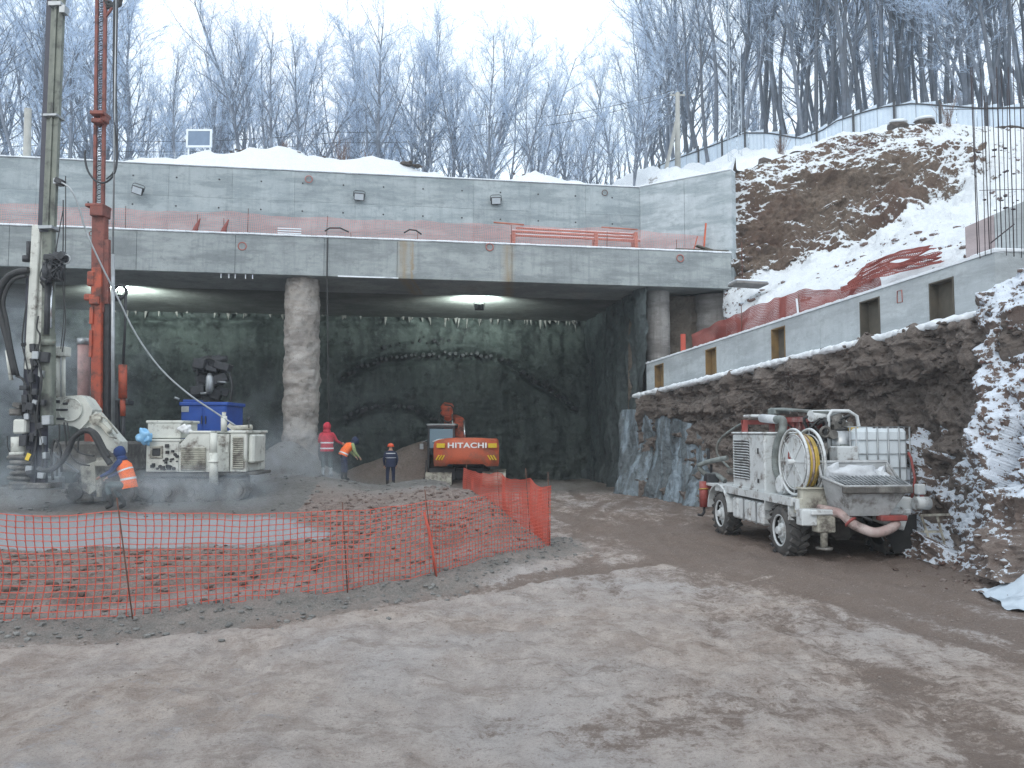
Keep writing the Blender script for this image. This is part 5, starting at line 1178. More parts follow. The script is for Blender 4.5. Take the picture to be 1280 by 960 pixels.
for x, y, w, lb in ((1121, 158, .9, 'snow capped boulder on the crest of the outcrop, left of its twin'), (1156, 154, .9, 'snow capped boulder on the crest of the outcrop, right of its twin')):
    q = P(x, y, 36.5); mb = MB(); mb.blob((q.x, q.y, q.z), .42, 2, .5, 0, sq=(1.2, .8, .5), seed=x); mb.blob((q.x, q.y, q.z + .2), .38, 2, .3, 1, sq=(1.25, .9, .3), seed=x, smooth=True); o = mb.build('boulder', [M['debris'], M['snow']]); tag(o, lb, 'boulder')
# ================================================================== MACHINES
G1 = (.17, .155, .13)
M['rigwhite'] = pm('dirty_white_paint', (.62, .63, .58), (.50, .51, .47), 2.5, .5, .15, .01, grime=(.16, .14, .12), gsc=2.6, gl=.54, gh=.68)
M['rigcream'] = pm('muddy_cream_paint', (.50, .49, .42), (.36, .35, .30), 3, .6, .2, .01, grime=(.13, .115, .10), gsc=3.2, gl=.46, gh=.62)
M['mastgrey'] = pm('greenish_grey_mast', (.20, .215, .18), (.13, .145, .125), 2, .55, .2, .01, grime=(.08, .08, .075), gsc=2, gl=.5, gh=.66)
M['mastside'] = pm('dark_mast_side', (.035, .037, .055), (.05, .05, .07), 3, .5, .1)
M['steel'] = pm('bare_steel', (.42, .44, .46), (.30, .32, .33), 4, .35, .1, .005, .6)
M['chrome'] = pm('polished_rod', (.75, .77, .8), (.6, .62, .65), 4, .18, 0, .01, .9)
M['muck'] = pm('muddy_steel', (.13, .125, .115), (.075, .07, .065), 4, .85, .5, .02, grime=(.24, .23, .215), gsc=3)
M['trimshade'] = pm('dark_trim_slot_shade', (.05, .052, .055), (.03, .03, .032), 5, .8, 0)  # real dark trim, and painted shade for louvre gaps and head slots
M['rigorange'] = pm('worn_orange_paint', (.48, .09, .04), (.36, .07, .04), 2, .55, .15, .01, grime=(.13, .06, .05), gsc=2.6, gl=.46, gh=.62)
M['mastred'] = pm('faded_red_brown_paint', (.26, .075, .055), (.17, .055, .045), 2.5, .6, .2, .01, grime=(.10, .05, .045), gsc=3)
M['bluebox'] = pm('blue_painted_steel', (.012, .075, .36), (.01, .055, .28), 2, .45, .1, .01, grime=(.05, .09, .2), gsc=2, gl=.6, gh=.8)
M['pinkish'] = pm('faded_pink_rubber', (.42, .27, .25), (.34, .2, .19), 4, .6, .2, grime=(.18, .14, .13), gl=.52)
M['bluebag'] = pm('blue_plastic_bag', (.18, .42, .68), (.28, .52, .75), 4, .4, .3); M['whitebag'] = pm('white_plastic', (.75, .76, .76), (.6, .62, .64), 4, .45, .3)
M['yellow'] = pm('yellow_hose', (.55, .38, .06), (.38, .27, .06), 6, .55, .1, grime=(.2, .16, .1))
M['signyel'] = pm('yellow_sticker', (.78, .55, .03), (.7, .5, .04), 4, .5, 0)
M['greyhose'] = pm('grey_ribbed_hose', (.24, .27, .26), (.14, .16, .16), 6, .6, .2, grime=(.1, .1, .09))
M['white'] = pm('white_lettering', (.82, .82, .82), (.8, .8, .8), 3, .5, 0)
def m_glass(name, c, r=.08):
    t = NT(name); t.col(c); t.rough(r); t.b.inputs['Specular IOR Level'].default_value = .8; return t.mat
M['glass'] = m_glass('cab_glass', (.10, .18, .24))
def pb(mb, x0, y0, x1, y1, Y, dep, m=0, bev=.02):
    a = P(x0, y1, Y); b = P(x1, y0, Y); return mb.box(((a.x + b.x) / 2, Y + dep / 2, (a.z + b.z) / 2), (b.x - a.x, dep, b.z - a.z), None, m, bev)
def part(name, mat, par, fn, kind=None, local=False):
    mb = MB(); fn(mb); return mb.build(name, mat, par, local=local, kind=kind)
def hose(name, par, pts, r, mat, Y=None, n=7, sub=4):
    q = [P(*p) if len(p) == 3 else P(p[0], p[1], Y) for p in pts]; out = []
    k = len(q)
    for i in range(k - 1):
        p0, p1, p2, p3 = q[max(i - 1, 0)], q[i], q[i + 1], q[min(i + 2, k - 1)]
        for j in range(sub):
            t = j / sub; out.append(.5 * ((2 * p1) + (p2 - p0) * t + (2 * p0 - 5 * p1 + 4 * p2 - p3) * t * t + (3 * p1 - p0 - 3 * p2 + p3) * t ** 3))
    out.append(q[-1]); mb = MB(); mb.tube(out, r, n); return mb.build(name, mat, par)
# ------------------------------------------------------------------ white drilling rig
YB = 22.0
rig = root('drilling_rig', (P(240, 620, YB).x, YB + 1, .45), 'big dirty white crawler drilling rig with a tall grey mast, among steam at left', 'drilling rig')
part('top_box', M['rigwhite'], rig, lambda m: (pb(m, 184, 528, 226, 548, YB + .2, 1.2), pb(m, 182, 525.5, 228, 529, YB + .17, 1.26)))
cp = part('control_cabinet', M['rigwhite'], rig, lambda m: (pb(m, 182, 551, 224, 590, YB, 1.8), pb(m, 176, 549, 226, 552, YB - .03, 1.8)))
part('screen', M['trimshade'], cp, lambda m: pb(m, 190, 561, 200, 570, YB - .03, .05))
part('screen_frame', M['rigcream'], cp, lambda m: (pb(m, 187, 557, 203, 560.5, YB - .05, .07), pb(m, 187, 570.5, 203, 573, YB - .05, .07), pb(m, 187, 560, 189.7, 571, YB - .05, .07), pb(m, 200.3, 560, 203, 571, YB - .05, .07)))
def knobs(m):
    rr = random.Random(3)
    for i in range(34):
        x, y = rr.uniform(189, 221), rr.uniform(556, 587)
        if 186 < x < 204 and y < 575: continue
        q = P(x, y, YB - .05); s = rr.uniform(.02, .05)
        if i % 3: m.cyl(q + Vector((0, .05, 0)), q, s, n=8)
        else: m.box(q, (s * 2, .08, s * 2.4))
part('knobs', M['trimshade'], cp, knobs, 'stuff')
def housing(m):
    a = [P(224, 590, YB), P(262, 590, YB), P(262, 541, YB), P(238, 541, YB), P(224, 556, YB)]; d = Vector((0, 1.8, 0)); b = [q + d for q in a]; n = 5
    m.add(a + b, [(0, 1, 2, 3, 4), (9, 8, 7, 6, 5)] + [((i + 1) % n, i, i + n, (i + 1) % n + n) for i in range(n)])
    pb(m, 236, 538.5, 264, 541.5, YB - .04, 1.9)
eh = part('engine_housing', M['rigwhite'], rig, housing)
def louv(m, x0, y0, x1, y1, Y, n):
    for i in range(n):
        y = y0 + (y1 - y0) * (i + .5) / n; a = P(x0, y, Y); b = P(x1, y, Y); m.box(((a.x + b.x) / 2, Y, a.z), (b.x - a.x, .05, .022), Euler((.6, 0, 0)))
for (x0, y0, x1, y1, n, lab) in ((226, 559, 257, 588, 13, ''), (291, 546, 304, 586, 15, '')):
    par = eh
    if x0 > 280: par = part('side_housing', M['rigwhite'], rig, lambda m: (pb(m, 287, 541, 308.5, 590, YB, 1.7), pb(m, 285, 538, 311, 541.5, YB - .04, 1.75)))
    part('louvre_shade_plate', M['trimshade'], par, lambda m: pb(m, x0, y0, x1, y1, YB - .006, .02, bev=0))  # dark plate on the face stands in for shade between the slats
    part('louvres', M['rigcream'], par, lambda m: louv(m, x0, y0, x1, y1, YB - .03, n), 'stuff')
part('access_door', M['rigwhite'], rig, lambda m: (pb(m, 264, 543, 286.7, 590, YB + .03, 1.6), pb(m, 281, 553, 285, 566, YB - .02, .06, bev=.01)))
part('side_tank', M['rigwhite'], rig, lambda m: pb(m, 309, 543, 318, 579, YB + .1, 1.0, bev=.05))
jk = part('jack_leg', M['rigwhite'], rig, lambda m: (m.cyl(P(267, 604, YB - .35), P(267, 566, YB - .35), .115, n=14), m.cyl(P(267, 567, YB - .35), P(267, 541, YB - .35), .095, n=14), m.ring(P(267, 577, YB - .35), (0, 0, 1), .12, .03, 14, 5)))
part('jack_foot', M['muck'], jk, lambda m: m.cyl(P(267, 607, YB - .35), P(267, 603, YB - .35), .16, n=12))
part('exhaust_stack', M['rigwhite'], rig, lambda m: (m.cyl(P(280, 540, YB + .2), P(280, 520, YB + .2), .085, n=12), m.cyl(P(280, 521, YB + .2), P(280, 515, YB + .2), .055, n=12)))
part('silencer', M['rigcream'], rig, lambda m: (m.cyl(P(290, 535, YB + .2), P(315, 534, YB + .2), .07, n=12), m.bar(P(286, 531, YB + .2), P(294, 537, YB + .2), .12)))
part('mirror_arm', M['darksteel'], rig, lambda m: (m.tube([P(311, 535, YB + .1), P(311, 525, YB + .1)], .015, 5), m.blob(P(311, 523, YB + .1), .05, 1, .1)))
part('belly_rail', M['muck'], rig, lambda m: (pb(m, 180, 591, 270, 596, YB + .1, 1.5), pb(m, 266, 590, 320, 594, YB + .15, 1.4), pb(m, 200, 596, 300, 606, YB + .5, .9)))
# crawler tracks
def crawler(par, x0, x1, yb, yt, Y, wdt, mat=None, name='crawler_track'):
    a = P(x0, yb, Y); b = P(x1, yb, Y); zt = P(x0, yt, Y).z; h = zt - a.z; r = h / 2; pts = []
    L_ = b.x - a.x - h; n = 8
    for i in range(n + 1): t = math.pi / 2 + math.pi * i / n; pts.append((a.x + r + math.cos(t) * r, a.z + r + math.sin(t) * r))
    for i in range(n + 1): t = -math.pi / 2 + math.pi * i / n; pts.append((b.x - r + math.cos(t) * r, a.z + r + math.sin(t) * r))
    # resample evenly and put a shoe at each step
    pp = pts + [pts[0]]; cum = [0]
    for p0, p1 in zip(pp[:-1], pp[1:]): cum.append(cum[-1] + math.hypot(p1[0] - p0[0], p1[1] - p0[1]))
    n = int(cum[-1] / .17); tr = MB(); tr.add([(x, Y + .05, z) for x, z in pts] + [(x, Y + wdt - .05, z) for x, z in pts], [(i, (i + 1) % len(pts), (i + 1) % len(pts) + len(pts), i + len(pts)) for i in range(len(pts))] + [tuple(range(len(pts)))[::-1]])
    for i in range(n):
        d = cum[-1] * i / n; x = np.interp(d, cum, [q[0] for q in pp]); z = np.interp(d, cum, [q[1] for q in pp]); x2 = np.interp(min(d + .05, cum[-1]), cum, [q[0] for q in pp]); z2 = np.interp(min(d + .05, cum[-1]), cum, [q[1] for q in pp])
        tr.box((x, Y + wdt / 2, z), (.13, wdt, .05), Euler((0, -math.atan2(z2 - z, x2 - x), 0)))
    o = tr.build(name, mat or M['muck'], par)
    m_ = 5
    for i in range(m_):
        wh = MB(); c = Vector((a.x + r + (b.x - a.x - 2 * r) * i / (m_ - 1), Y - .01, a.z + r * (.8 if 0 < i < m_ - 1 else 1))); wh.cyl(c, c + Vector((0, .12, 0)), r * (.8 if i in (0, m_ - 1) else .42), n=14); wh.build('roller', M['muck'], o)
    return o
crawler(rig, 168, 306, 626, 600, YB - .1, .5); crawler(rig, 172, 306, 620, 598, YB + 1.7, .5)
# boom and head
def poly_plate(m, pts, Y, dep, mi=0):
    a = [P(x, y, Y) for x, y in pts]; b = [q + Vector((0, dep, 0)) for q in a]; n = len(a)
    m.add(a + b, [tuple(range(n)), tuple(range(2 * n - 1, n - 1, -1))] + [((i + 1) % n, i, i + n, (i + 1) % n + n) for i in range(n)], mi)
YM = 21.3
sh = part('slewing_head', M['rigwhite'], rig, lambda m: poly_plate(m, [(62, 531), (66, 498), (80, 495), (100, 494), (107, 499), (116, 512), (112, 524), (100, 537), (92, 533), (74, 530)], YM, .5))
def headring(m):
    q = P(89, 512, YM); m.cyl(q + Vector((0, -.05, 0)), q + Vector((0, .1, 0)), .30, n=26); m.ring(q + Vector((0, -.05, 0)), (0, 1, 0), .30, .02, 26, 5)
part('bearing_ring', M['rigwhite'], sh, headring)
part('slot_shade_bars', M['trimshade'], sh, lambda m: [pb(m, x0, y0, x1, y1, YM - .09, .05, bev=.01) for x0, y0, x1, y1 in ((67, 511, 84, 513.5), (68, 500, 74, 504), (78, 503, 84, 506), (70, 522, 80, 525))] and None)  # raised dark bars paint the shade of slots, none are cut
def arm(m):
    poly_plate(m, [(112, 508), (150, 552), (150, 566), (140, 566), (101, 532), (104, 524)], YM + .1, .42)
    m.bar(P(115, 519, YM - .02), P(148, 556, YM - .02), .05); m.bar(P(119, 516, YM - .05), P(140, 536, YM - .05), .08)
bm_ = part('boom_arm', M['rigwhite'], rig, arm)
part('boom_clutter', M['rigcream'], bm_, lambda m: (m.blob(P(121, 524, YM - .1), .16, 2, .5, sq=(1.2, .5, 1)), m.box(P(132, 535, YM - .05), (.35, .2, .12), Euler((0, .75, 0)), bev=.03), m.tube([P(122, 517, YM - .1), P(134, 524, YM - .15), P(147, 542, YM - .1)], .025, 5), m.tube([P(125, 532, YM - .1), P(137, 546, YM - .18), P(146, 548, YM - .1)], .02, 5)))
part('boom_cylinder', M['rigwhite'], rig, lambda m: (m.cyl(P(71, 498, YM + .1), P(71, 442, YM + .1), .085, n=12), m.cyl(P(71, 443, YM + .1), P(71, 434, YM + .1), .12, n=12), m.cyl(P(79.5, 495, YM + .1), P(79.5, 440, YM + .1), .05, n=10), pb(m, 66, 433, 82, 445, YM - .05, .3)))
jb = part('front_jack', M['rigcream'], rig, lambda m: (poly_plate(m, [(100, 583), (118, 577), (120, 612), (112, 618), (103, 612)], YM + .1, .5), m.cyl(P(124, 622, YM + .1), P(124, 598, YM + .1), .07, n=10), pb(m, 118, 576, 137, 583, YM + .1, .5), pb(m, 120, 572, 137, 577, YM + .12, .4)))
part('jack_foot', M['muck'], jb, lambda m: (m.cyl(P(112, 626, YM + .3), P(112, 618, YM + .3), .22, .15, n=12), m.cyl(P(124, 627, YM + .1), P(124, 621, YM + .1), .12, n=10)))
crawler(rig, 82, 170, 627, 604, YM + .5, .5)
part('frame_posts', M['steel'], rig, lambda m: (pb(m, 64, 565, 69, 605, YM + .2, .1), pb(m, 72, 562, 76, 600, YM + .2, .1), m.bar(P(58, 560, YM + .2), P(98, 590, YM + .2), .05), pb(m, 56, 596, 74, 612, YM + .1, .3)))
# mast
YS = 20.6
mst = part('mast', M['mastgrey'], rig, lambda m: m.bar(P(75.5, -60, YS), P(61.5, 288, YS), .21, .30, bev=.03, roll=0))
part('mast_rail', M['mastside'], mst, lambda m: m.bar(P(68.2, -60, YS - .05), P(54.4, 290, YS - .05), .09, .26))
part('mast_rail', M['mastgrey'], mst, lambda m: (m.bar(P(79, -60, YS - .1), P(65, 286, YS - .1), .04, .12), m.bar(P(72.5, -60, YS - .14), P(58.8, 286, YS - .14), .035, .06)))
for x_, y_, sz_ in ((73.5, 9, (.34, .42, .12)), (67.5, 147, (.36, .42, .07)), (61.7, 286, (.36, .42, .09))): part('mast_band', M['steel'], mst, lambda m: m.box(P(x_, y_, YS - .02), sz_, Euler((0, -.04, 0)), bev=.01))
part('mast_bracket', M['steel'], mst, lambda m: m.box(P(80, 13, YS - .1), (.14, .2, .2))); part('mast_bracket', M['steel'], mst, lambda m: m.box(P(74, 228, YS - .1), (.14, .3, .14)))
part('mast_lower_channel', M['rigwhite'], rig, lambda m: (m.bar(P(47.5, 282, YS), P(38, 462, YS), .20, .22, bev=.02), m.bar(P(53.5, 284, YS + .02), P(42, 470, YS + .02), .05, .3)))
part('mast_lower_column', M['mastgrey'], rig, lambda m: (m.bar(P(61.5, 288, YS + .05), P(60, 420, YS + .05), .22, .25, bev=.02), m.bar(P(60, 415, YS + .1), P(60, 532, YS + .1), .26, .3, bev=.03), m.cyl(P(60, 425, YS), P(60, 432, YS), .17, n=12)))
part('feed_beam', M['mastside'], rig, lambda m: (m.bar(P(44, 440, YS + .1), P(40, 606, YS + .1), .24, .3), m.bar(P(53, 420, YS + .1), P(52, 606, YS + .1), .12, .25), m.bar(P(34, 345, YS + .1), P(28, 600, YS + .12), .05)))
def head(m):
    rr = random.Random(8)
    m.cyl(P(66, 350, YS - .15), P(67, 330, YS - .15), .26, n=14); m.cyl(P(72, 332, YS - .2), P(73, 316, YS - .2), .13, n=10); m.box(P(70, 323, YS - .2), (.5, .35, .16), bev=.03)
    for i in range(16): m.tube([P(rr.uniform(54, 80), rr.uniform(316, 350), YS - .3), P(rr.uniform(54, 86), rr.uniform(316, 352), YS - .45), P(rr.uniform(56, 80), rr.uniform(320, 352), YS - .35)], .018, 5)
    for i in range(8): m.box(P(rr.uniform(56, 79), rr.uniform(320, 350), YS - .3), (rr.uniform(.08, .2),) * 3, Euler((rr.random(), rr.random(), 0)), bev=.01)
part('rotary_drive', M['darksteel'], rig, head)
part('drive_ring', M['steel'], rig, lambda m: m.ring(P(82, 324, YS - .3), (0, 1, 0), .12, .02, 14, 5))
part('drill_rod', M['chrome'], rig, lambda m: m.cyl(P(64, 353, YS - .05), P(63, 410, YS - .05), .035, n=8))
part('drill_rod', M['darksteel'], rig, lambda m: m.cyl(P(60, 353, YS - .1), P(58, 418, YS - .1), .07, n=8))
part('gas_strut', M['darksteel'], rig, lambda m: (m.cyl(P(36, 326, YS), P(36, 302, YS), .06, n=8), m.cyl(P(41, 330, YS), P(41, 298, YS), .03, n=8), m.cyl(P(33, 327, YS), P(33, 320, YS), .1, n=8)))
dh = part('drill_head_box', M['rigwhite'], rig, lambda m: (pb(m, 15, 524, 32, 542, YS - .2, .4, bev=.04), m.cyl(P(24, 566, YS), P(24, 546, YS), .19, n=16), m.cyl(P(24, 569, YS), P(24, 565, YS), .23, n=16)))
part('clamp_stack', M['muck'], rig, lambda m: (m.cyl(P(26, 612, YS), P(26, 568, YS), .16, n=12)))
part('clamp_block', M['muck'], rig, lambda m: (m.box(P(22, 515, YS), (.3, .3, .18), bev=.03), m.box(P(24, 507, YS - .05), (.2, .3, .12), Euler((0, .3, 0)), bev=.02)))
part('clamp_base', M['muck'], rig, lambda m: pb(m, 10, 604, 62, 611, YS - .2, .6))
for k in range(6): part('clamp_ring', M['muck'], rig, lambda m: m.ring(P(25 + (k % 2) * 3, 572 + k * 6.5, YS), (random.uniform(-.1, .1), .1, 1), .25, .05, 18, 6))
part('yellow_tag', M['signyel'], rig, lambda m: m.box(P(35, 571, YS - .25), (.1, .02, .18), Euler((0, .4, 0))))
rigclut = MB(); rr = random.Random(12)
for i in range(30):
    x, y = rr.uniform(30, 60), rr.uniform(430, 600); rigclut.box(P(x, y, YS - rr.uniform(.05, .25)), (rr.uniform(.06, .22), rr.uniform(.08, .2), rr.uniform(.06, .3)), Euler((0, rr.uniform(-.3, .3), 0)), bev=.015, m=rr.choice((0, 0, 1)))
rigclut.build('valve_block', [M['darksteel'], M['steel']], rig, kind='stuff')
for pts, r in (([(36, 338), (22, 340), (8, 348), (-2, 368), (0, 390), (8, 420), (19, 468)], .085), ([(33, 345), (20, 348), (10, 358), (4, 378), (8, 400), (15, 440), (22, 470)], .05), ([(47, 586), (60, 588), (74, 580), (84, 566), (92, 548), (104, 538)], .075), ([(104, 538), (114, 540), (122, 552), (130, 568), (138, 580)], .075), ([(110, 536), (120, 542), (128, 556), (136, 572)], .055),
               ([(66, 600), (64, 570), (68, 550), (75, 560), (77, 590)], .03), ([(80, 528), (82, 545), (84, 560), (96, 578), (112, 582)], .02), ([(74, 530), (74, 548), (70, 560)], .02), ([(84, 528), (88, 552), (100, 566), (118, 570)], .02),
               ([(33, 380), (29, 410), (28, 430), (32, 450), (36, 470)], .018), ([(48, 395), (46, 410), (50, 420), (47, 440)], .02), ([(79, 250), (79, 300), (78, 350), (82, 400), (78, 440)], .015), ([(82, 220), (82, 300), (80, 390), (76, 436)], .012), ([(75, 285), (70, 310), (66, 330)], .012), ([(79, 262), (72, 300), (70, 318)], .012), ([(40, 430), (52, 470), (46, 520), (54, 560), (50, 600)], .03), ([(47, 430), (38, 480), (46, 540), (38, 590)], .03), ([(9, 545), (10, 560), (14, 568)], .012), ([(55, 330), (50, 345), (55, 360), (50, 352)], .014), ([(97, 566), (99, 545), (104, 539)], .022), ([(20, 470), (30, 476), (38, 500), (34, 520)], .03)):
    hose('hydraulic_hose', rig, pts, r, M['black'], YS - .15)
part('left_pipe', M['rigwhite'], rig, lambda m: (m.cyl(P(9, 438, YS), P(14, 475, YS), .05, n=10)))
part('cable_box', M['darksteel'], rig, lambda m: (m.box(P(75, 227, YS - .2), (.22, .2, .14), Euler((0, .4, 0)), bev=.02)))
o = hose('slack_cable', None, [(77, 228, 20.3), (88, 236, 20.3), (97, 254, 20.4), (108, 290, 20.6), (125, 328, 20.8), (146, 370, 21.1), (170, 418, 21.4), (200, 460, 21.7), (235, 492, 21.9), (270, 516, 22.1), (296, 533, 22.2)], .024, M['steel']); tag(o, 'long slack grey cable slanting from the grey mast down to the rig housing', 'cable')
def lump(name, c, r, mat, label, cat, sq=(1, 1, 1), amp=.5, seed=1, sub=3): m = MB(); m.blob(c, r, sub, amp, sq=sq, seed=seed, smooth=True); m.blob(Vector(c) + Vector((r * .5, -r * .1, -r * .35)), r * .7, sub, amp, sq=sq, seed=seed + 4, smooth=True); o = m.build(name, mat); return tag(o, label, cat)
lump('plastic_bag', P(180, 546, YB - .2), .17, M['bluebag'], 'light blue plastic bag hanging on the control cabinet of the white rig', 'bag', (1.0, .7, 1.2), .8)
lump('plastic_bag', P(231, 536, YB + .2), .15, M['whitebag'], 'crumpled white plastic bag lying on the rig right of its top box', 'bag', (1.1, .8, .8), .5, 5)
# ------------------------------------------------------------------ blue container
YC = 25.5
bc = root('blue_container', (P(255, 600, YC).x, YC + .8, .3), 'bright blue steel container behind the white rig, small pale plate on it', 'container')
part('body', M['bluebox'], bc, lambda m: pb(m, 225, 506, 283, 562, YC, 1.6, bev=.03))
part('lid', M['bluebox'], bc, lambda m: (pb(m, 223.5, 502.5, 285, 507, YC - .05, 1.7, bev=.02), pb(m, 228, 499.5, 244, 503, YC + .4, .7, bev=.02)))
part('door', M['bluebox'], bc, lambda m: (pb(m, 227, 510, 253, 560, YC - .025, .03, bev=.008), pb(m, 255, 510, 281, 560, YC - .025, .03, bev=.008)))
part('plate', M['steel'], bc, lambda m: pb(m, 226.5, 508, 236, 515, YC - .04, .02, bev=.002))
part('handle', M['darksteel'], bc, lambda m: (m.bar(P(252, 520, YC - .05), P(252, 530, YC - .05), .03), m.bar(P(257, 520, YC - .05), P(257, 530, YC - .05), .03)))
part('lifting_lug', M['steel'], bc, lambda m: m.tube([P(218, 497, YC), P(224, 499, YC + .1)], .04, 6))
# ------------------------------------------------------------------ dark drill head behind it
YD = 28.5
dk = root('drill_jumbo', (P(266, 600, YD).x, YD, .3), 'dark drilling machine head looming behind the blue container, with one pale oval shield', 'drilling machine')
def dkh(m):
    rr = random.Random(21)
    for i in range(26): x, y = rr.uniform(246, 284), rr.uniform(450, 500); m.box(P(x, y, YD + rr.uniform(-.3, .3)), (rr.uniform(.25, .6), rr.uniform(.3, .6), rr.uniform(.15, .4)), Euler((0, rr.uniform(-.4, .4), rr.random())), bev=.03)
    m.cyl(P(250, 455, YD), P(284, 448, YD), .12, n=10); m.bar(P(266, 500, YD + .3), P(262, 445, YD + .3), .3)
part('head', M['darksteel'], dk, dkh)
part('support', M['darksteel'], dk, lambda m: (m.bar(P(268, 500, YD + .3), P(262, 600, YD + .6), .5), m.box(P(262, 592, YD + .8), (2.6, 1.6, .9), bev=.08)))
part('shield', M['steel'], dk, lambda m: (m.tube([P(262, 467, YD - .4), P(262, 472, YD - .45), P(262, 486, YD - .45), P(261, 492, YD - .4)], [.06, .13, .14, .09], 12)))
part('bar', M['steel'], dk, lambda m: (m.cyl(P(251, 492, YD - .4), P(263, 491, YD - .4), .05, n=6), m.cyl(P(272, 477, YD - .4), P(283, 478, YD - .4), .035, n=6)))
for pts in ([(246, 470), (250, 455), (262, 448), (275, 455)], [(280, 455), (290, 480), (284, 520), (276, 545)], [(255, 500), (248, 520), (252, 545)]): hose('hose', dk, pts, .05, M['black'], YD - .3)
# ------------------------------------------------------------------ orange mast machine
YO = 24.0
om = root('piling_rig', (P(130, 600, YO).x, YO, .4), 'orange rig with red brown lattice mast standing behind the grey mast', 'piling rig')
def truss(m):
    for x in (119.2, 129.6):
        m.bar(P(x + 3, -60, YO), P(x - 1, 262, YO), .085)
    for x in (118.6, 130.6): m.bar(P(x + 3, -60, YO + .35), P(x - 1, 262, YO + .35), .06)
ml = part('lattice_mast', M['mastred'], om, truss)
def lac(m):
    for i in range(54):
        y0 = -60 + i * 6; y1 = y0 + 6; k = 3 - 4 * (y0 + 60) / 322
        a, b = (118.6 + k, 130.6 + k); a, b = (a, b) if i % 2 else (b, a); m.bar(P(a, y0, YO + .05), P(b, y1, YO + .05), .022); m.bar(P(b, y0, YO + .33), P(a, y1, YO + .33), .02); m.bar(P(118.6 + k, y0, YO), P(130.6 + k, y0, YO), .018)
part('lacing', M['mastside'], ml, lac, 'stuff')
part('mast_collar', M['mastred'], om, lambda m: (m.box(P(125.5, 144, YO - .03), (.42, .5, .12), bev=.02), m.box(P(124, 153, YO - .05), (.3, .4, .14), bev=.02), m.box(P(131, 148, YO), (.16, .3, .3), bev=.03)))
part('mast_collar', M['mastred'], om, lambda m: (m.box(P(123, 259, YO - .03), (.55, .55, .1), bev=.02), m.box(P(125.5, 266, YO - .05), (.4, .5, .3), bev=.02)))
part('mast_box', M['mastred'], om, lambda m: (m.bar(P(125.5, 262, YO), P(124, 392, YO), .28, .4, bev=.03), m.bar(P(131, 300, YO - .05), P(130.5, 380, YO - .05), .14, .3), m.ring(P(114.5, 292, YO - .1), (0, 1, 0), .07, .014, 12, 5)))
mo = part('mast_box_lower', M['rigorange'], om, lambda m: (m.bar(P(122.5, 335, YO - .12), P(121, 556, YO - .12), .20, .3, bev=.02), m.box(P(116, 349, YO - .1), (.22, .3, .45), bev=.03), m.box(P(112, 372, YO - .1), (.26, .25, .2), bev=.04), m.box(P(116.5, 395, YO - .15), (.1, .25, .5)), m.box(P(115.5, 430, YO - .15), (.08, .25, .8)), m.box(P(119, 375, YO - .2), (.3, .2, .3), bev=.03)))
part('mast_side_channel', M['darksteel'], om, lambda m: m.bar(P(130.5, 380, YO), P(129, 585, YO), .16, .35))
part('red_guard', M['mastred'], om, lambda m: (pb(m, 104, 500, 118, 556, YO + .3, .4, bev=.05)))
part('pinkish_drum', M['pinkish'], om, lambda m: (m.cyl(P(104.5, 520, YO + .4), P(104.5, 430, YO + .4), .17, n=14)))
part('drum_cap', M['steel'], om, lambda m: m.cyl(P(104.5, 431, YO + .4), P(104.5, 423, YO + .4), .19, n=14))
part('pale_tube', M['steel'], om, lambda m: (m.cyl(P(141.5, 545, YO - .3), P(141.2, 318, YO - .3), .055, n=10), m.cyl(P(141.2, 318, YO - .3), P(146, -60, YO - .3), .028, n=8)))
part('orange_cylinder', M['rigorange'], om, lambda m: (m.cyl(P(153.5, 498, YO + .2), P(153.5, 456, YO + .2), .12, n=12), m.cyl(P(153.5, 520, YO + .2), P(153.5, 498, YO + .2), .08, n=10)))
part('cylinder_stand', M['darksteel'], om, lambda m: (m.cyl(P(154, 565, YO + .2), P(154, 520, YO + .2), .06, n=8), pb(m, 140, 500, 160, 506, YO + .2, .4), m.bar(P(146, 505, YO + .2), P(149, 565, YO + .2), .1)))
part('pulley', M['black'], om, lambda m: (m.ring(P(141, -2, YO), (0, 1, 0), .25, .06, 18, 6), m.ring(P(136, 6, YO), (0, 1, 0), .1, .05, 14, 5), m.ring(P(147, 4, YO), (0, 1, 0), .1, .05, 14, 5)))
part('pulley_bracket', M['mastred'], om, lambda m: m.bar(P(133, 20, YO), P(143, 6, YO), .06))
part('feed_cable', M['mastred'], om, lambda m: m.cyl(P(146, 0, YO), P(144, 90, YO), .045, n=6))
for pts, r in (([(142.5, 4), (142, 80), (143, 150), (146, 190), (144, 214), (134, 227), (121, 227), (110, 214), (106, 196), (107, 188)], .03), ([(147, 0), (145, 100), (147, 190), (143, 213), (133, 224)], .022)): hose('mast_hose', om, pts, r, M['darksteel'], YO - .3)
part('chain_loop', M['darksteel'], om, lambda m: (m.ring(P(150, 365, YO + .2), (0, 1, 0), .20, .05, 18, 5), m.tube([P(157, 365, YO + .2), P(156.5, 400, YO + .2), P(154, 455, YO + .2)], .04, 6)))
part('undercarriage', M['muck'], om, lambda m: (m.box(P(130, 570, YO + .6), (2.2, 1.8, .9), bev=.08), m.box(P(118, 575, YO + .3), (.8, .6, .9), bev=.05)))
crawler(om, 96, 162, 612, 588, YO, .5)
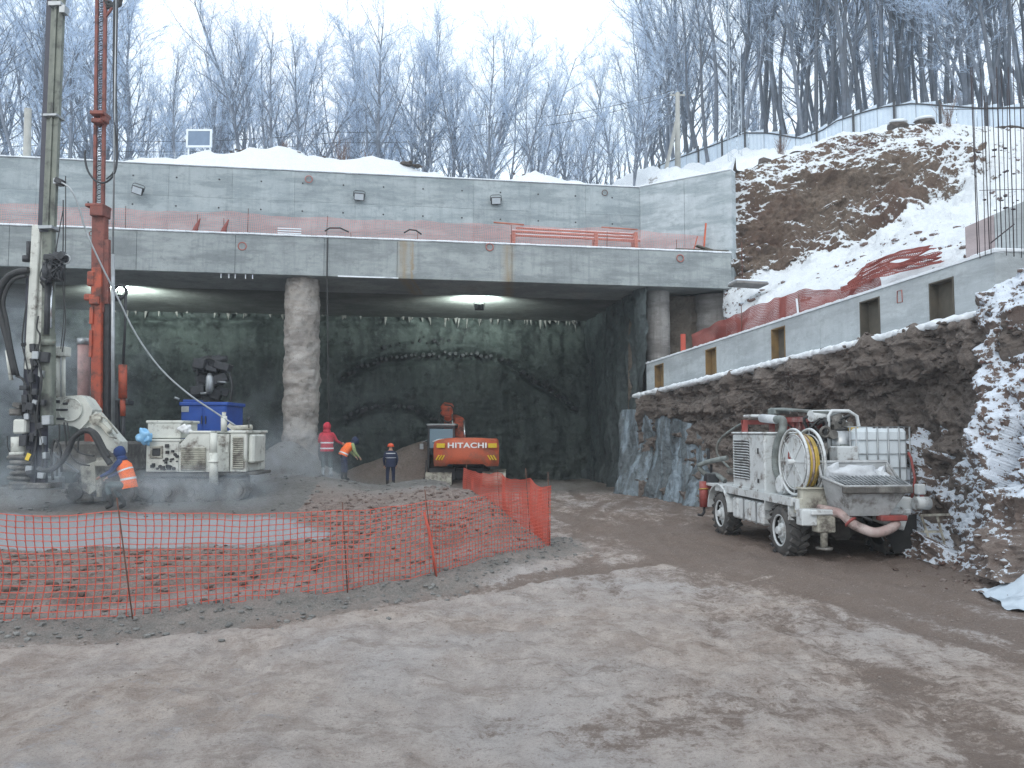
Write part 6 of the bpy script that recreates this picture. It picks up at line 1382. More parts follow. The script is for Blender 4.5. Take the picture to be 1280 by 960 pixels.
# ------------------------------------------------------------------ orange excavator, seen from behind
YE = 34.0
ex = root('excavator', (P(582, 612, YE).x, YE + 1.5, 0), 'orange crawler excavator seen from behind at the tunnel face', 'excavator')
SC = YE / 1000.0; xc = P(582, 565, YE).x; zc = P(582, 565, YE).z
def cw(m):
    n, k = 22, 12; vs = []
    for i in range(n + 1):
        u = -1 + 2 * i / n; ys = .42 * abs(u) ** 2.6; ztop = .60 - .13 * abs(u) ** 6 - .05 * u * u; zbot = -.62 + .16 * (1 - u * u) * 0 + .10 * (abs(u) < .55)
        for j in range(k + 1):
            v = j / k; z = zbot + (ztop - zbot) * v; yy = ys + .16 * abs(2 * v - 1) ** 4; vs.append((xc + u * 1.40 * (1 - .02 * abs(2 * v - 1) ** 6), YE + yy, zc + z))
    fs = [(i * (k + 1) + j, (i + 1) * (k + 1) + j, (i + 1) * (k + 1) + j + 1, i * (k + 1) + j + 1) for i in range(n) for j in range(k)]
    m.add(vs, fs, 0, True)
    b = [(v[0], YE + 1.1, v[2]) for v in vs]; top = [i * (k + 1) + k for i in range(n + 1)]; bot = [i * (k + 1) for i in range(n + 1)]
    for L_ in (top, bot): m.add([vs[q] for q in L_] + [b[q] for q in L_], [(i, i + 1, i + 1 + n + 1, i + n + 1) for i in range(n)])
    for e in (0, n): L_ = [e * (k + 1) + j for j in range(k + 1)]; m.add([vs[q] for q in L_] + [b[q] for q in L_], [(i, i + 1, i + 2 + k, i + k + 1) for i in range(k)])
M['exorange'] = pm('orange_machine_paint', (.56, .115, .05), (.46, .095, .045), 1.5, .5, .1, .01, grime=(.30, .11, .07), gsc=1.5)
cwo = part('counterweight', M['exorange'], ex, cw)
fc = bpy.data.curves.new('lettering', 'FONT'); fc.body = 'HITACHI'; fc.size = .36; fc.extrude = .008; fc.offset = .011; fc.align_x = 'CENTER'; fc.align_y = 'CENTER'; fc.materials.append(M['white']); fc.space_character = 1.08
fo = bpy.data.objects.new('lettering_curve', fc); COL.objects.link(fo); bpy.context.view_layer.update()
fm = bpy.data.meshes.new_from_object(fo.evaluated_get(bpy.context.evaluated_depsgraph_get())); bpy.data.objects.remove(fo); fm.name = 'lettering'
fo = bpy.data.objects.new('lettering', fm); COL.objects.link(fo); fo.parent = cwo; q = P(584, 557, YE - .02); fo.location = q - _wl(ex); fo.rotation_euler = (R(90), 0, 0); fo.scale = (1.12, .84, 1)
for x0, x1 in ((545, 557), (610, 621)):
    part('yellow_label', M['signyel'], cwo, lambda m: pb(m, x0, 554.5, x1, 560, YE + (.12), .03, bev=.002) if False else m.box(P((x0 + x1) / 2, 557, YE + .13), (.38, .05, .19), Euler((0, 0, -.38 if x0 < 580 else .38)), bev=.004))
    part('hazard_stripes', M['signyel'], cwo, lambda m: [m.box(P((x0 + x1) / 2 - 4 + 3.4 * k, 572, YE + (.17 if x0 < 580 else .17)), (.05, .05, .24), Euler((0, .6 if x0 < 580 else -.6, -.38 if x0 < 580 else .38))) for k in range(3)] and None)
part('engine_hood', M['exorange'], ex, lambda m: (m.box((xc + .1, YE + 2.1, zc + .1), (2.5, 2.2, .9), bev=.08),))
cab = part('cab', M['darksteel'], ex, lambda m: [pb(m, *q, bev=.02) for q in ((534, 533, 537, 600, YE + .9, .1), (566, 533, 569, 560, YE + .9, .1), (534, 531, 569, 535, YE + .85, 1.6), (534, 585, 569, 600, YE + .9, 1.6), (534, 535, 536.5, 585, YE + 2.3, .1), (566, 535, 569, 585, YE + 2.3, .1))] and None)
part('window', M['glass'], cab, lambda m: (pb(m, 537, 536, 566, 560, YE + .93, .02, bev=0), pb(m, 534.4, 536, 535.2, 586, YE + 1.0, 1.3, bev=0), pb(m, 537, 536, 566, 583, YE + 2.34, .02, bev=0)))
part('roof', M['steel'], cab, lambda m: pb(m, 533, 529.5, 570, 532, YE + .82, 1.7, bev=.03))
part('sill', M['whitepaint'], cab, lambda m: m.tube([P(541, 552, YE + .86), P(548, 549.5, YE + .86), P(562, 548.5, YE + .86)], .03, 6))
part('mirror', M['steel'], cab, lambda m: (m.box(P(527, 558, YE + 1.5), (.18, .05, .25), bev=.02), m.bar(P(527, 553, YE + 1.5), P(534, 550, YE + 1.5), .02)))
bo_ = part('boom', M['rigorange'], ex, lambda m: (m.bar(P(574, 560, YE + 1.8), P(574, 528, YE + 3.2), .48, .5, bev=.05), m.bar(P(574, 528, YE + 3.2), P(566, 524, YE + 5.0), .46, .45, bev=.05)))
part('stick', M['rigorange'], ex, lambda m: (m.bar(P(560, 516, YE + 2.6), P(559, 560, YE + 4.0), .34, .5, bev=.05), m.box(P(559, 512, YE + 2.6), (.55, .6, .55), Euler((.3, .1, 0)), bev=.1), m.bar(P(566, 530, YE + 2.6), P(553, 507, YE + 2.7), .16)))
part('boom_ram', M['chrome'], ex, lambda m: (m.cyl(P(566, 540, YE + 2.0), P(565, 518, YE + 2.4), .05, n=8), m.cyl(P(581, 548, YE + 2.0), P(580, 526, YE + 2.4), .05, n=8)))
for pts in ([(552, 512), (548, 520), (553, 532)], [(556, 506), (565, 508), (568, 518)], [(554, 524), (560, 528), (567, 524)]): hose('hose', ex, pts, .03, M['black'], YE + 2.2)
def tracks(m, x0, x1):
    a = P(x0, 614, YE); b = P(x1, 592, YE); hh = b.z; r = hh / 2; xm = (a.x + b.x) / 2; w = b.x - a.x
    for i in range(15):
        t = -math.pi / 2 - math.pi * i / 14; m.box((xm, YE + 1.0 + math.cos(t) * r, hh / 2 + math.sin(t) * r), (w, .05, .10), Euler((t + math.pi / 2 + 1.57, 0, 0)), bev=.01)
    for i in range(14): m.box((xm, YE + 1.1 + .2 * i, hh), (w, .16, .05)); m.box((xm, YE + 1.1 + .2 * i, .03), (w, .16, .05))
    m.box((xm, YE + 2.4, hh / 2), (w * .7, 2.7, hh * .8), m=1)
for x0, x1 in ((529, 563), (602, 632)): part('crawler_track', [M['rigcream'], M['darksteel']], ex, lambda m: tracks(m, x0, x1))
part('undercarriage', M['darksteel'], ex, lambda m: (m.box((xc, YE + 2.2, .55), (1.9, 1.6, .5), bev=.05), m.cyl((xc, YE + 2.2, .75), (xc, YE + 2.2, 1.1), .7, n=20)))
part('step', M['darksteel'], ex, lambda m: (m.bar(P(533, 575, YE + 1.1), P(531, 606, YE + 1.1), .06), m.bar(P(538, 590, YE + .9), P(529, 612, YE + .9), .05), pb(m, 529, 597, 538, 600, YE + 1.0, .3)))
# ------------------------------------------------------------------ white shotcrete pump truck (local axes: x right, y forward, z up, origin under the rear axle)
TRX, TRY = 6.35, 15.75
tk = root('shotcrete_truck', (TRX, TRY, 0), 'dirty white four wheel pump truck carrying a hose reel, hopper and machinery', 'truck', rz=R(5.5))
def tp_(name, mat, fn, par=None, kind=None): mb = MB(); fn(mb); return mb.build(name, mat, par or tk, local=True, kind=kind)
M['trwhite'] = pm('muddy_white_truck_paint', (.62, .65, .66), (.50, .53, .54), 2.2, .5, .15, .01, grime=(.15, .125, .11), gsc=3.8, gl=.52, gh=.68)
M['tyre'] = pm('muddy_tyre', (.045, .045, .047), (.10, .095, .09), 5, .85, .4, .01, grime=(.16, .14, .125), gl=.55)
M['tank'] = pm('white_plastic_tank', (.68, .74, .78), (.62, .68, .72), 1.2, .45, 0)
M['hopper'] = pm('cement_crusted_steel', (.46, .48, .49), (.33, .34, .35), 4, .7, .4, .015, grime=(.18, .17, .16), gsc=3, gl=.5, gh=.65)
M['redpaint'] = pm('old_red_paint', (.33, .07, .06), (.22, .06, .055), 4, .6, .2, .01, grime=(.30, .22, .21), gl=.55)
M['pumphose'] = pm('pale_pink_pump_tube', (.50, .42, .40), (.40, .27, .25), 4, .6, .3, .01, grime=(.17, .13, .12), gsc=3.5, gl=.48)
M['cement'] = pm('whitish_slurry', (.6, .63, .66), (.45, .47, .5), 4, .6, .4, .02)
def wheel(name, x, y, side):
    m = MB(); r, w = .50, .36; prof = [(-w / 2, .30), (-w / 2 - .01, .40), (-w / 2 + .03, r - .03), (-w / 4, r), (w / 4, r), (w / 2 - .03, r - .03), (w / 2 + .01, .40), (w / 2, .30)]; n = 36; vs = []
    for i in range(n):
        a = 2 * math.pi * i / n
        for (px, pr) in prof: vs.append((x + px, y + math.cos(a) * pr, .50 + math.sin(a) * pr))
    k = len(prof); fs = [(i * k + j, i * k + j + 1, ((i + 1) % n) * k + j + 1, ((i + 1) % n) * k + j) for i in range(n) for j in range(k - 1)]
    m.add(vs, fs, 0, True)
    for i in range(20):
        for s in (-1, 1):
            a = 2 * math.pi * (i + (.5 if s > 0 else 0)) / 20; m.box((x + s * w * .27, y + math.cos(a) * (r + .012), .50 + math.sin(a) * (r + .012)), (w * .52, .075, .05), Matrix.Rotation(a - math.pi / 2, 3, 'X') @ Matrix.Rotation(s * .55, 3, 'Z'))
    o = m.build('wheel', M['tyre'], tk, local=True)
    m = MB(); xs = x + side * w * .5
    m.ring((xs - side * .02, y, .5), (1, 0, 0), .30, .025, 28, 6); m.tube([(xs - side * .16, y, .5), (xs - side * .10, y, .5)], [.29, .29], 28); m.tube([(xs - side * .12, y, .5), (xs - side * .02, y, .5)], [.17, .13], 20); m.tube([(xs - side * .02, y, .5), (xs + side * .05, y, .5)], [.09, .07], 14)
    for i in range(8): a = i * math.pi / 4; c = Vector((xs - side * .08, y + math.cos(a) * .22, .5 + math.sin(a) * .22)); m.cyl(c, c + Vector((side * .03, 0, 0)), .018, n=6)
    m.build('rim', M['trwhite'], o, local=True)
for x in (-1, 1):
    for y in (0, 3.25): wheel('wheel', x * 1.0, y, x)
tp_('chassis', M['muck'], lambda m: (m.box((-.42, 1.9, .86), (.12, 5.4, .22)), m.box((.42, 1.9, .86), (.12, 5.4, .22)), m.cyl((-.9, 0, .5), (.9, 0, .5), .11), m.cyl((-.9, 3.25, .5), (.9, 3.25, .5), .11), m.box((0, 0, .52), (.4, .5, .4), bev=.08), m.box((0, 3.25, .52), (.4, .5, .4), bev=.08), m.box((0, 1.6, .6), (.7, 1.0, .35), bev=.05), m.cyl((0, 0, .5), (0, 3.25, .5), .05)))
tp_('deck', M['trwhite'], lambda m: (m.box((0, 1.9, 1.12), (2.3, 5.1, .07), bev=.01), m.box((-1.16, 1.5, 1.09), (.05, 4.1, .15)), m.box((1.16, 1.5, 1.09), (.05, 4.1, .15)), m.box((0, -.66, 1.05), (2.3, .06, .2))))
def fender(m, x, y):
    for i in range(10):
        a0, a1 = math.pi * (.02 + .96 * i / 10), math.pi * (.02 + .96 * (i + 1) / 10); r = .66
        p0 = Vector((x, y + math.cos(a0) * r * 1.02, .56 + math.sin(a0) * r * .92)); p1 = Vector((x, y + math.cos(a1) * r * 1.02, .56 + math.sin(a1) * r * .92)); d = p1 - p0
        m.box((p0 + p1) / 2, (.44, d.length + .02, .035), Matrix.Rotation(math.atan2(d.z, d.y), 3, 'X'))
for x in (-1.0, 1.0): tp_('fender', M['trwhite'], lambda m: fender(m, x, 3.3)); tp_('fender_bracket', M['trwhite'], lambda m: m.box((x * .98, -.42, .93), (.4, .04, .38))); tp_('fender_bracket', M['trwhite'], lambda m: m.box((x * 1.0, .66, .95), (.38, .04, .26), Euler((.3, 0, 0))))
ft = tp_('side_tank', M['trwhite'], lambda m: [m.box((-.96, .98 + i * .34, .72), (.40, .32, .46), bev=.04) for i in range(5)] and None)
for i_ in range(2): tp_('tank_strap', M['steel'], lambda m: m.box((-1.165, 1.15 + i_ * .68, .72), (.02, .03, .48)), ft)
tp_('side_tank', M['trwhite'], lambda m: m.box((.98, 1.6, .77), (.42, 1.5, .5), bev=.04))
# generator cabinet
gc = tp_('generator_cabinet', M['trwhite'], lambda m: (m.box((-.62, 1.72, 1.76), (.95, 1.75, 1.18), bev=.03), m.box((-.62, 1.72, 2.375), (1.0, 1.82, .05), bev=.02), m.box((-.62, 1.72, 1.18), (1.0, 1.8, .06))))
tp_('louvre_shade_plate', M['trimshade'], lambda m: m.box((-1.098, 2.05, 1.80), (.01, .86, .86)), gc)  # proud dark plate paints the shade behind the slats
tp_('louvres', M['trwhite'], lambda m: [m.box((-1.115, 2.05, 1.40 + .058 * i), (.045, .86, .016), Euler((0, .6, 0))) for i in range(15)] and None, gc, 'stuff')
tp_('louvre_shade_plate', M['trimshade'], lambda m: m.box((-.62, .842, 1.80), (.5, .01, .8)), gc)  # dark plate paints a shaded vent, no opening is cut
tp_('latch', M['trimshade'], lambda m: (m.box((-1.1, 1.15, 1.38), (.02, .08, .08)), m.box((-1.1, 1.15, 2.0), (.02, .05, .12))), gc)
# hose reel
rc = Vector((-.86, -.30, 1.83))
rl = root('hose_reel_', (0, 0, 0), None, None) if False else None
def disk(m, x, full=True):
    m.ring((x, rc.y, rc.z), (1, 0, 0), .62, .028, 40, 7)
    m.ring((x, rc.y, rc.z), (1, 0, 0), .52, .012, 36, 5)
    for i in range(8): a = i * math.pi / 4; m.bar((x, rc.y, rc.z), (x, rc.y + math.cos(a) * .62, rc.z + math.sin(a) * .62), .012)
reel = tp_('hose_reel', M['trwhite'], lambda m: (disk(m, rc.x - .14), m.cyl((rc.x - .13, rc.y, rc.z), (rc.x - .115, rc.y, rc.z), .50, n=40), m.cyl((rc.x - .26, rc.y, rc.z), (rc.x + .15, rc.y, rc.z), .05), m.box((rc.x - .17, rc.y + .12, rc.z + .02), (.04, .3, .04))))
tp_('reel_rim', M['trwhite'], lambda m: disk(m, rc.x + .18), reel)
def coils(m):
    for k in range(5): m.ring((rc.x - .08 + k * .048, rc.y, rc.z), (1, 0, 0), .50 + .02 * (k % 2), .024, 40, 6, m=(0 if k in (1, 3, 4) else 1))
tp_('coiled_hose', [M['yellow'], M['pumphose']], coils, reel)
tp_('sticker', M['redpaint'], lambda m: (m.box((rc.x - .135, rc.y + .22, rc.z + .12), (.006, .05, .14), Euler((.2, 0, 0))), m.box((rc.x - .135, rc.y + .17, rc.z + .06), (.006, .05, .06))), reel)
tp_('reel_stand', M['rigcream'], lambda m: (m.box((-.80, -.62, 1.22), (.5, .2, .26), bev=.02), m.box((-.80, -.66, 1.36), (.56, .26, .03)), m.bar((-.62, -.3, 1.15), (-.62, -.3, 1.85), .07), m.box((-.8, -.55, 1.02), (.56, .35, .3), bev=.02)))
# motor, hoses beside the cabinet
tp_('electric_motor', M['trwhite'], lambda m: (m.cyl((-.98, .34, 1.36), (-.55, .34, 1.36), .20, n=18), m.cyl((-1.03, .34, 1.36), (-.98, .34, 1.36), .15, .19, n=18), m.box((-.76, .34, 1.60), (.2, .18, .12), bev=.02), [m.ring((-.9 + .07 * k, .34, 1.36), (1, 0, 0), .205, .012, 18, 4) for k in range(5)]))
def lhose(pts, r, mat, name='hose', n=9, sub=5):
    q = [Vector(p) for p in pts]; out = []; k = len(q)
    for i in range(k - 1):
        p0, p1, p2, p3 = q[max(i - 1, 0)], q[i], q[i + 1], q[min(i + 2, k - 1)]
        for j in range(sub): t = j / sub; out.append(.5 * ((2 * p1) + (p2 - p0) * t + (2 * p0 - 5 * p1 + 4 * p2 - p3) * t * t + (3 * p1 - p0 - 3 * p2 + p3) * t ** 3))
    out.append(q[-1]); return tp_(name, mat, lambda m: m.tube(out, r, n))
def ribbed(pts, r, mat, name='ribbed_duct'):
    q = [Vector(p) for p in pts]; out = []; rs = []; k = len(q)
    for i in range(k - 1):
        p0, p1, p2, p3 = q[max(i - 1, 0)], q[i], q[i + 1], q[min(i + 2, k - 1)]
        for j in range(14): t = j / 14; out.append(.5 * ((2 * p1) + (p2 - p0) * t + (2 * p0 - 5 * p1 + 4 * p2 - p3) * t * t + (3 * p1 - p0 - 3 * p2 + p3) * t ** 3)); rs.append(r * (1.0 if len(out) % 2 else .9))
    return tp_(name, mat, lambda m: m.tube(out, rs, 12))
ribbed([(-.75, 1.1, 2.66), (-.75, .72, 2.64), (-.80, .60, 2.45), (-.84, .74, 2.2), (-.86, .82, 1.9), (-.86, .78, 1.6), (-.8, .66, 1.4)], .085, M['greyhose'])
ribbed([(-.6, .9, 2.35), (-.72, .66, 2.1), (-.75, .6, 1.8), (-.72, .62, 1.5)], .07, M['black'])
tp_('heat_wrapped_pipe', M['cement'], lambda m: m.cyl((-.75, 1.75, 2.70), (-.75, 1.0, 2.66), .09, n=12))
lhose([(-.95, .15, 1.72), (-.9, .45, 1.78), (-.7, .6, 1.7)], .05, M['greyhose'], 'pipe'); lhose([(-.9, .05, 1.65), (-.8, .3, 1.6), (-.6, .5, 1.62)], .05, M['greyhose'], 'pipe')
# engine lump and clutter in the middle
def clutter(m):
    rr = random.Random(31)
    for i in range(34): m.box((rr.uniform(-.45, .5), rr.uniform(.0, 1.6), rr.uniform(1.3, 2.25)), (rr.uniform(.1, .35), rr.uniform(.1, .35), rr.uniform(.08, .3)), Euler((rr.uniform(-.3, .3), 0, rr.uniform(-.5, .5))), bev=.02, m=rr.choice((0, 0, 1)))
    for i in range(10): x, y, z = rr.uniform(-.4, .5), rr.uniform(0, 1.5), rr.uniform(1.5, 2.3); m.cyl((x, y, z), (x + rr.uniform(-.3, .3), y + rr.uniform(-.3, .3), z + rr.uniform(-.1, .3)), rr.uniform(.04, .1), n=10, m=rr.choice((0, 1)))
tp_('pump_engine', [M['muck'], M['greyhose']], clutter)
for k in range(9):
    rr = random.Random(k + 60); lhose([(rr.uniform(-.6, .3), rr.uniform(-.1, 1.4), rr.uniform(2.0, 2.6)), (rr.uniform(-.6, .4), rr.uniform(0, 1.2), rr.uniform(2.1, 2.75)), (rr.uniform(-.3, .5), rr.uniform(0, 1), rr.uniform(1.9, 2.5))], rr.uniform(.018, .035), M['black'])
# folded spray boom with red frame
tp_('boom_frame', M['redpaint'], lambda m: (m.box((-.15, 1.6, 2.66), (.12, 2.1, .10)), m.box((-.15, 2.62, 2.5), (.10, .10, .6)), m.box((.05, 1.5, 2.58), (.3, 1.5, .3), bev=.03), [m.box((-.13, .9 + .32 * k, 2.58), (.03, .05, .26)) for k in range(5)], m.box((-.5, 2.62, 2.62), (.7, .12, .1)), m.box((-.8, 2.6, 2.45), (.1, .12, .45))))
tp_('boom_cover', M['greyhose'], lambda m: (m.box((-.12, 1.35, 2.86), (.34, 2.1, .05), Euler((.06, 0, 0)), bev=.015), m.box((-.12, 2.3, 2.86), (.36, .4, .14), bev=.02)))
tp_('boom_cap', M['trwhite'], lambda m: (m.box((-.5, 2.45, 2.76), (.6, .5, .06), bev=.02), m.cyl((-.3, .4, 2.72), (.3, .5, 2.74), .12, n=14)))
def loops(m):
    m.tube([(.0, .25, 2.0), (.0, .25, 2.72), (.08, .27, 2.82), (.45, .3, 2.82), (.62, .3, 2.72), (.68, .3, 2.35), (.68, .3, 1.8)], .035, 8)
    m.tube([(.15, .55, 2.3), (.18, .55, 2.76), (.4, .6, 2.80), (.55, .6, 2.60), (.6, .6, 2.2)], .03, 8)
tp_('guard_hoop', M['trwhite'], loops)
tp_('valve_body', M['muck'], lambda m: (m.blob((.2, .3, 2.62), .15, 2, .5), m.cyl((.0, .2, 2.35), (.0, .05, 2.35), .09, n=12), m.box((.3, .35, 2.45), (.4, .3, .3), bev=.03), m.ring((-.15, .1, 2.4), (0, 1, .2), .10, .03, 14, 6)))
lhose([(.45, .1, 2.40), (.38, -.02, 2.25), (.36, -.05, 2.05), (.22, -.05, 1.95), (.08, 0, 2.02)], .03, M['yellow'], 'yellow_hose')
tp_('yellow_valve', M['yellow'], lambda m: (m.box((.44, .12, 2.44), (.2, .1, .1), bev=.02), m.cyl((.5, .1, 2.42), (.5, .1, 2.3), .04, n=8)))
tp_('grey_cylinder', M['steel'], lambda m: (m.cyl((.28, .35, 1.85), (.28, .35, 2.42), .27, n=22)))
tp_('control_box', M['trwhite'], lambda m: (m.box((.02, -.28, 1.85), (.42, .35, .55), bev=.02), m.box((.17, -.462, 1.78), (.12, .01, .07), m=1)))
def tq_(name, mat, fn, par=None, kind=None):
    o = tp_(name, mat, fn, par, kind)
    if par is None: o.location = (-.17, .02, -.02)
    return o
# hopper at the rear
def hop(m):
    t = [(-.55, -.75, 1.86), (.78, -.75, 1.87), (.86, -1.0, 1.55), (.74, -1.58, 1.46), (-.48, -1.58, 1.46), (-.62, -1.0, 1.60)]
    b = [(-.35, -.72, .98), (.62, -.72, .98), (.62, -.72, .98), (.46, -1.32, .92), (-.26, -1.32, .92), (-.35, -.72, .98)]
    m.add([t[0], t[1], (.78, -.72, 1.0), (-.55, -.72, 1.0)], [(0, 1, 2, 3)])                          # back plate
    m.add([t[0], t[5], t[4], (-.26, -1.32, .92), (-.35, -.72, .95)], [(0, 1, 2, 3, 4)])
    m.add([t[1], t[2], t[3], (.46, -1.32, .92), (.62, -.72, .95)], [(4, 3, 2, 1, 0)])
    m.add([t[4], t[3], (.46, -1.32, .92), (-.26, -1.32, .92)], [(0, 3, 2, 1)]); m.add([(-.35, -.72, .95), (.62, -.72, .95), (.46, -1.32, .92), (-.26, -1.32, .92)], [(0, 1, 2, 3)])
    m.tube([t[5], t[0], t[1], t[2]], .03, 6); m.tube([t[5], t[4], t[3], t[2]], .028, 6)
hp_ = tq_('hopper', M['hopper'], hop)
tq_('hopper_lip', M['muck'], lambda m: (m.box((.13, -1.56, 1.40), (1.28, .12, .13), bev=.02)), hp_)
tq_('grille', M['steel'], lambda m: ([m.bar((-.42 + .075 * i, -1.55, 1.49), (-.48 + .082 * i, -1.05, 1.62), .018) for i in range(16)], m.bar((-.5, -1.3, 1.55), (.76, -1.3, 1.55), .02)), hp_, 'stuff')
tq_('dried_cement', M['cement'], lambda m: (m.blob((.1, -.86, 1.62), .4, 3, .4, sq=(1.35, .45, .45), smooth=True), m.blob((-.35, -.9, 1.68), .16, 2, .7, sq=(1, .6, 1)), m.blob((.55, -.9, 1.62), .15, 2, .7)), hp_)
tq_('rear_beam', M['trwhite'], lambda m: (m.box((.1, -1.0, .96), (1.9, .16, .1), bev=.02), m.box((.75, -.9, .88), (.5, .3, .4), Euler((0, .35, 0)), bev=.02), m.box((-.8, -.86, .86), (.4, .25, .3), bev=.02)))
# pump outlet bend
lhose([(-.75, -.75, .98), (-.5, -1.1, .92), (-.38, -1.28, .76), (-.15, -1.42, .64), (.05, -1.40, .62), (.3, -1.34, .68), (.46, -1.25, .76)], .088, M['pumphose'], 'pump_bend', 14)
tp_('pipe_coupling', M['redpaint'], lambda m: m.ring((-.40, -1.25, .79), (.3, -.35, -.45), .10, .025, 18, 6))
tp_('coupling_bracket', M['redpaint'], lambda m: (m.box((.35, -1.30, .86), (.5, .2, .10), bev=.02)))
lhose([(-.6, -.85, 1.3), (-.5, -1.05, 1.1), (-.3, -1.2, .95), (-.05, -1.35, .82)], .03, M['black']); lhose([(-.5, -.8, 1.35), (-.42, -1.0, 1.05), (-.2, -1.15, .9)], .025, M['black'])
# rear left support leg
sl_ = tp_('support_leg', M['rigcream'], lambda m: (m.box((-.72, -.88, .74), (.34, .26, .34), bev=.02), m.cyl((-.74, -.92, .72), (-.74, -.92, .30), .065, n=12)))
tp_('support_foot', M['muck'], lambda m: (m.cyl((-.74, -.92, .30), (-.74, -.92, .26), .15, n=14)), sl_)
tp_('mudflap', M['black'], lambda m: (m.add([(.45, -.7, .85), (1.2, -.7, .85), (1.2, -.68, .2), (.75, -.68, .12)], [(0, 1, 2, 3)]),))
tp_('rear_ladder', M['rigcream'], lambda m: (m.bar((1.12, -.95, .88), (1.28, -1.0, .30), .04), m.bar((1.5, -.85, .86), (1.6, -.9, .34), .04), m.bar((1.1, -.95, .86), (1.75, -.85, .86), .04), m.box((1.32, -.95, .56), (.36, .12, .03)), m.box((1.36, -.96, .34), (.36, .12, .03))))
tp_('red_hose_rack', M['redpaint'], lambda m: (m.tube([(1.36, -.3, 1.1), (1.44, -.3, 1.5), (1.40, -.25, 1.9), (1.38, -.2, 2.0)], .025, 7), m.tube([(1.24, -.7, 1.05), (1.4, -.6, 1.15), (1.42, -.4, 1.3)], .035, 7)))
tp_('white_canister', M['trwhite'], lambda m: (m.cyl((1.05, -.9, 1.08), (1.32, -.9, 1.08), .12, n=12), m.box((1.28, -.7, 1.32), (.16, .14, .2), bev=.02)))
# front: spray arm and red jack
lhose([(-.8, 3.7, 1.78), (-1.1, 4.1, 1.68), (-1.25, 4.5, 1.56)], .06, M['greyhose'], 'spray_arm', 10); lhose([(-1.25, 4.5, 1.52), (-1.1, 4.4, 1.34), (-.9, 4.2, 1.34), (-.8, 3.9, 1.2)], .06, M['greyhose'], 'spray_arm', 10)
lhose([(-.6, 4.1, 1.5), (-.8, 4.4, 1.85), (-.7, 4.5, 2.2), (-.5, 4.0, 2.5), (-.4, 3.4, 2.66)], .03, M['greyhose'], 'guide_bar')
tp_('spray_nozzle', M['darksteel'], lambda m: (m.bar((-1.1, 4.2, 1.62), (-1.1, 4.2, 1.95), .06), m.box((-1.0, 4.3, 1.25), (.3, .3, .25), bev=.03)))
rj = tp_('front_jack', M['redpaint'], lambda m: (m.cyl((-1.18, 4.35, .55), (-1.18, 4.35, 1.18), .11, n=12), m.box((-1.0, 4.35, 1.05), (.4, .2, .12), bev=.02)))
tp_('jack_hook', M['darksteel'], lambda m: m.tube([(-1.18, 4.35, .56), (-1.18, 4.35, .42), (-1.24, 4.35, .34), (-1.34, 4.33, .36)], .035, 6), rj)
tp_('jack_cord', M['yellow'], lambda m: m.ring((-1.18, 4.35, .98), (0, .2, 1), .12, .014, 14, 5), rj)
tp_('front_housing', M['redpaint'], lambda m: (m.box((.35, 3.4, 1.8), (1.1, 1.3, 1.2), bev=.05),)); tp_('driver_seat', M['muck'], lambda m: (m.box((-.55, 3.6, 1.45), (.5, .5, .15), bev=.05), m.box((-.55, 3.3, 1.8), (.5, .12, .6), bev=.05)))
tp_('front_post', M['darksteel'], lambda m: (m.bar((-.95, 2.75, 1.15), (-.95, 2.75, 2.35), .05), m.bar((-.95, 2.75, 2.3), (-.5, 3.2, 2.5), .04)))
tp_('front_post', M['darksteel'], lambda m: m.bar((-1.0, 4.3, 1.15), (-1.0, 4.3, 1.6), .05))
# ------------------------------------------------------------------ caged water tank on the truck
Rt = Matrix.Rotation(R(5.5), 4, 'Z'); Tk = Matrix.Translation((TRX, TRY, 0)) @ Rt
ic = root('water_tank', tuple((Tk @ Vector((.88, .42, 1.20)))), 'white plastic water tank in a grey tube cage on the truck bed', 'tank', rz=R(5.5))
def lp(name, mat, fn, par, kind=None): mb = MB(); fn(mb); return mb.build(name, mat, par, local=True, kind=kind)
lp('tank_body', M['tank'], lambda m: (m.box((0, 0, .72), (1.08, 1.14, 1.10), bev=.07), m.cyl((0, 0, 1.26), (0, 0, 1.31), .12, n=14)), ic)
lp('pallet', M['steel'], lambda m: (m.box((0, 0, .10), (1.12, 1.2, .10), bev=.01), [m.box((x, 0, .03), (.1, 1.2, .06)) for x in (-.42, 0, .42)]), ic)
for xs in [-.55, -.33, -.11, .11, .33, .55]: 
    for y in (-.60, .60): lp('cage_bar', M['steel'], lambda m: m.tube([(xs, y, .14), (xs, y, 1.30)], .015, 6), ic)
for ys in [-.4, -.2, 0, .2, .4]:
    for x in (-.565, .565): lp('cage_bar', M['steel'], lambda m: m.tube([(x, ys, .14), (x, ys, 1.30)], .015, 6), ic)
for z in (.25, .5, .77, 1.04, 1.30): lp('cage_hoop', M['steel'], lambda m: m.tube([(-.565, -.60, z), (.565, -.60, z), (.565, .60, z), (-.565, .60, z)], .013, 6, closed=True), ic)
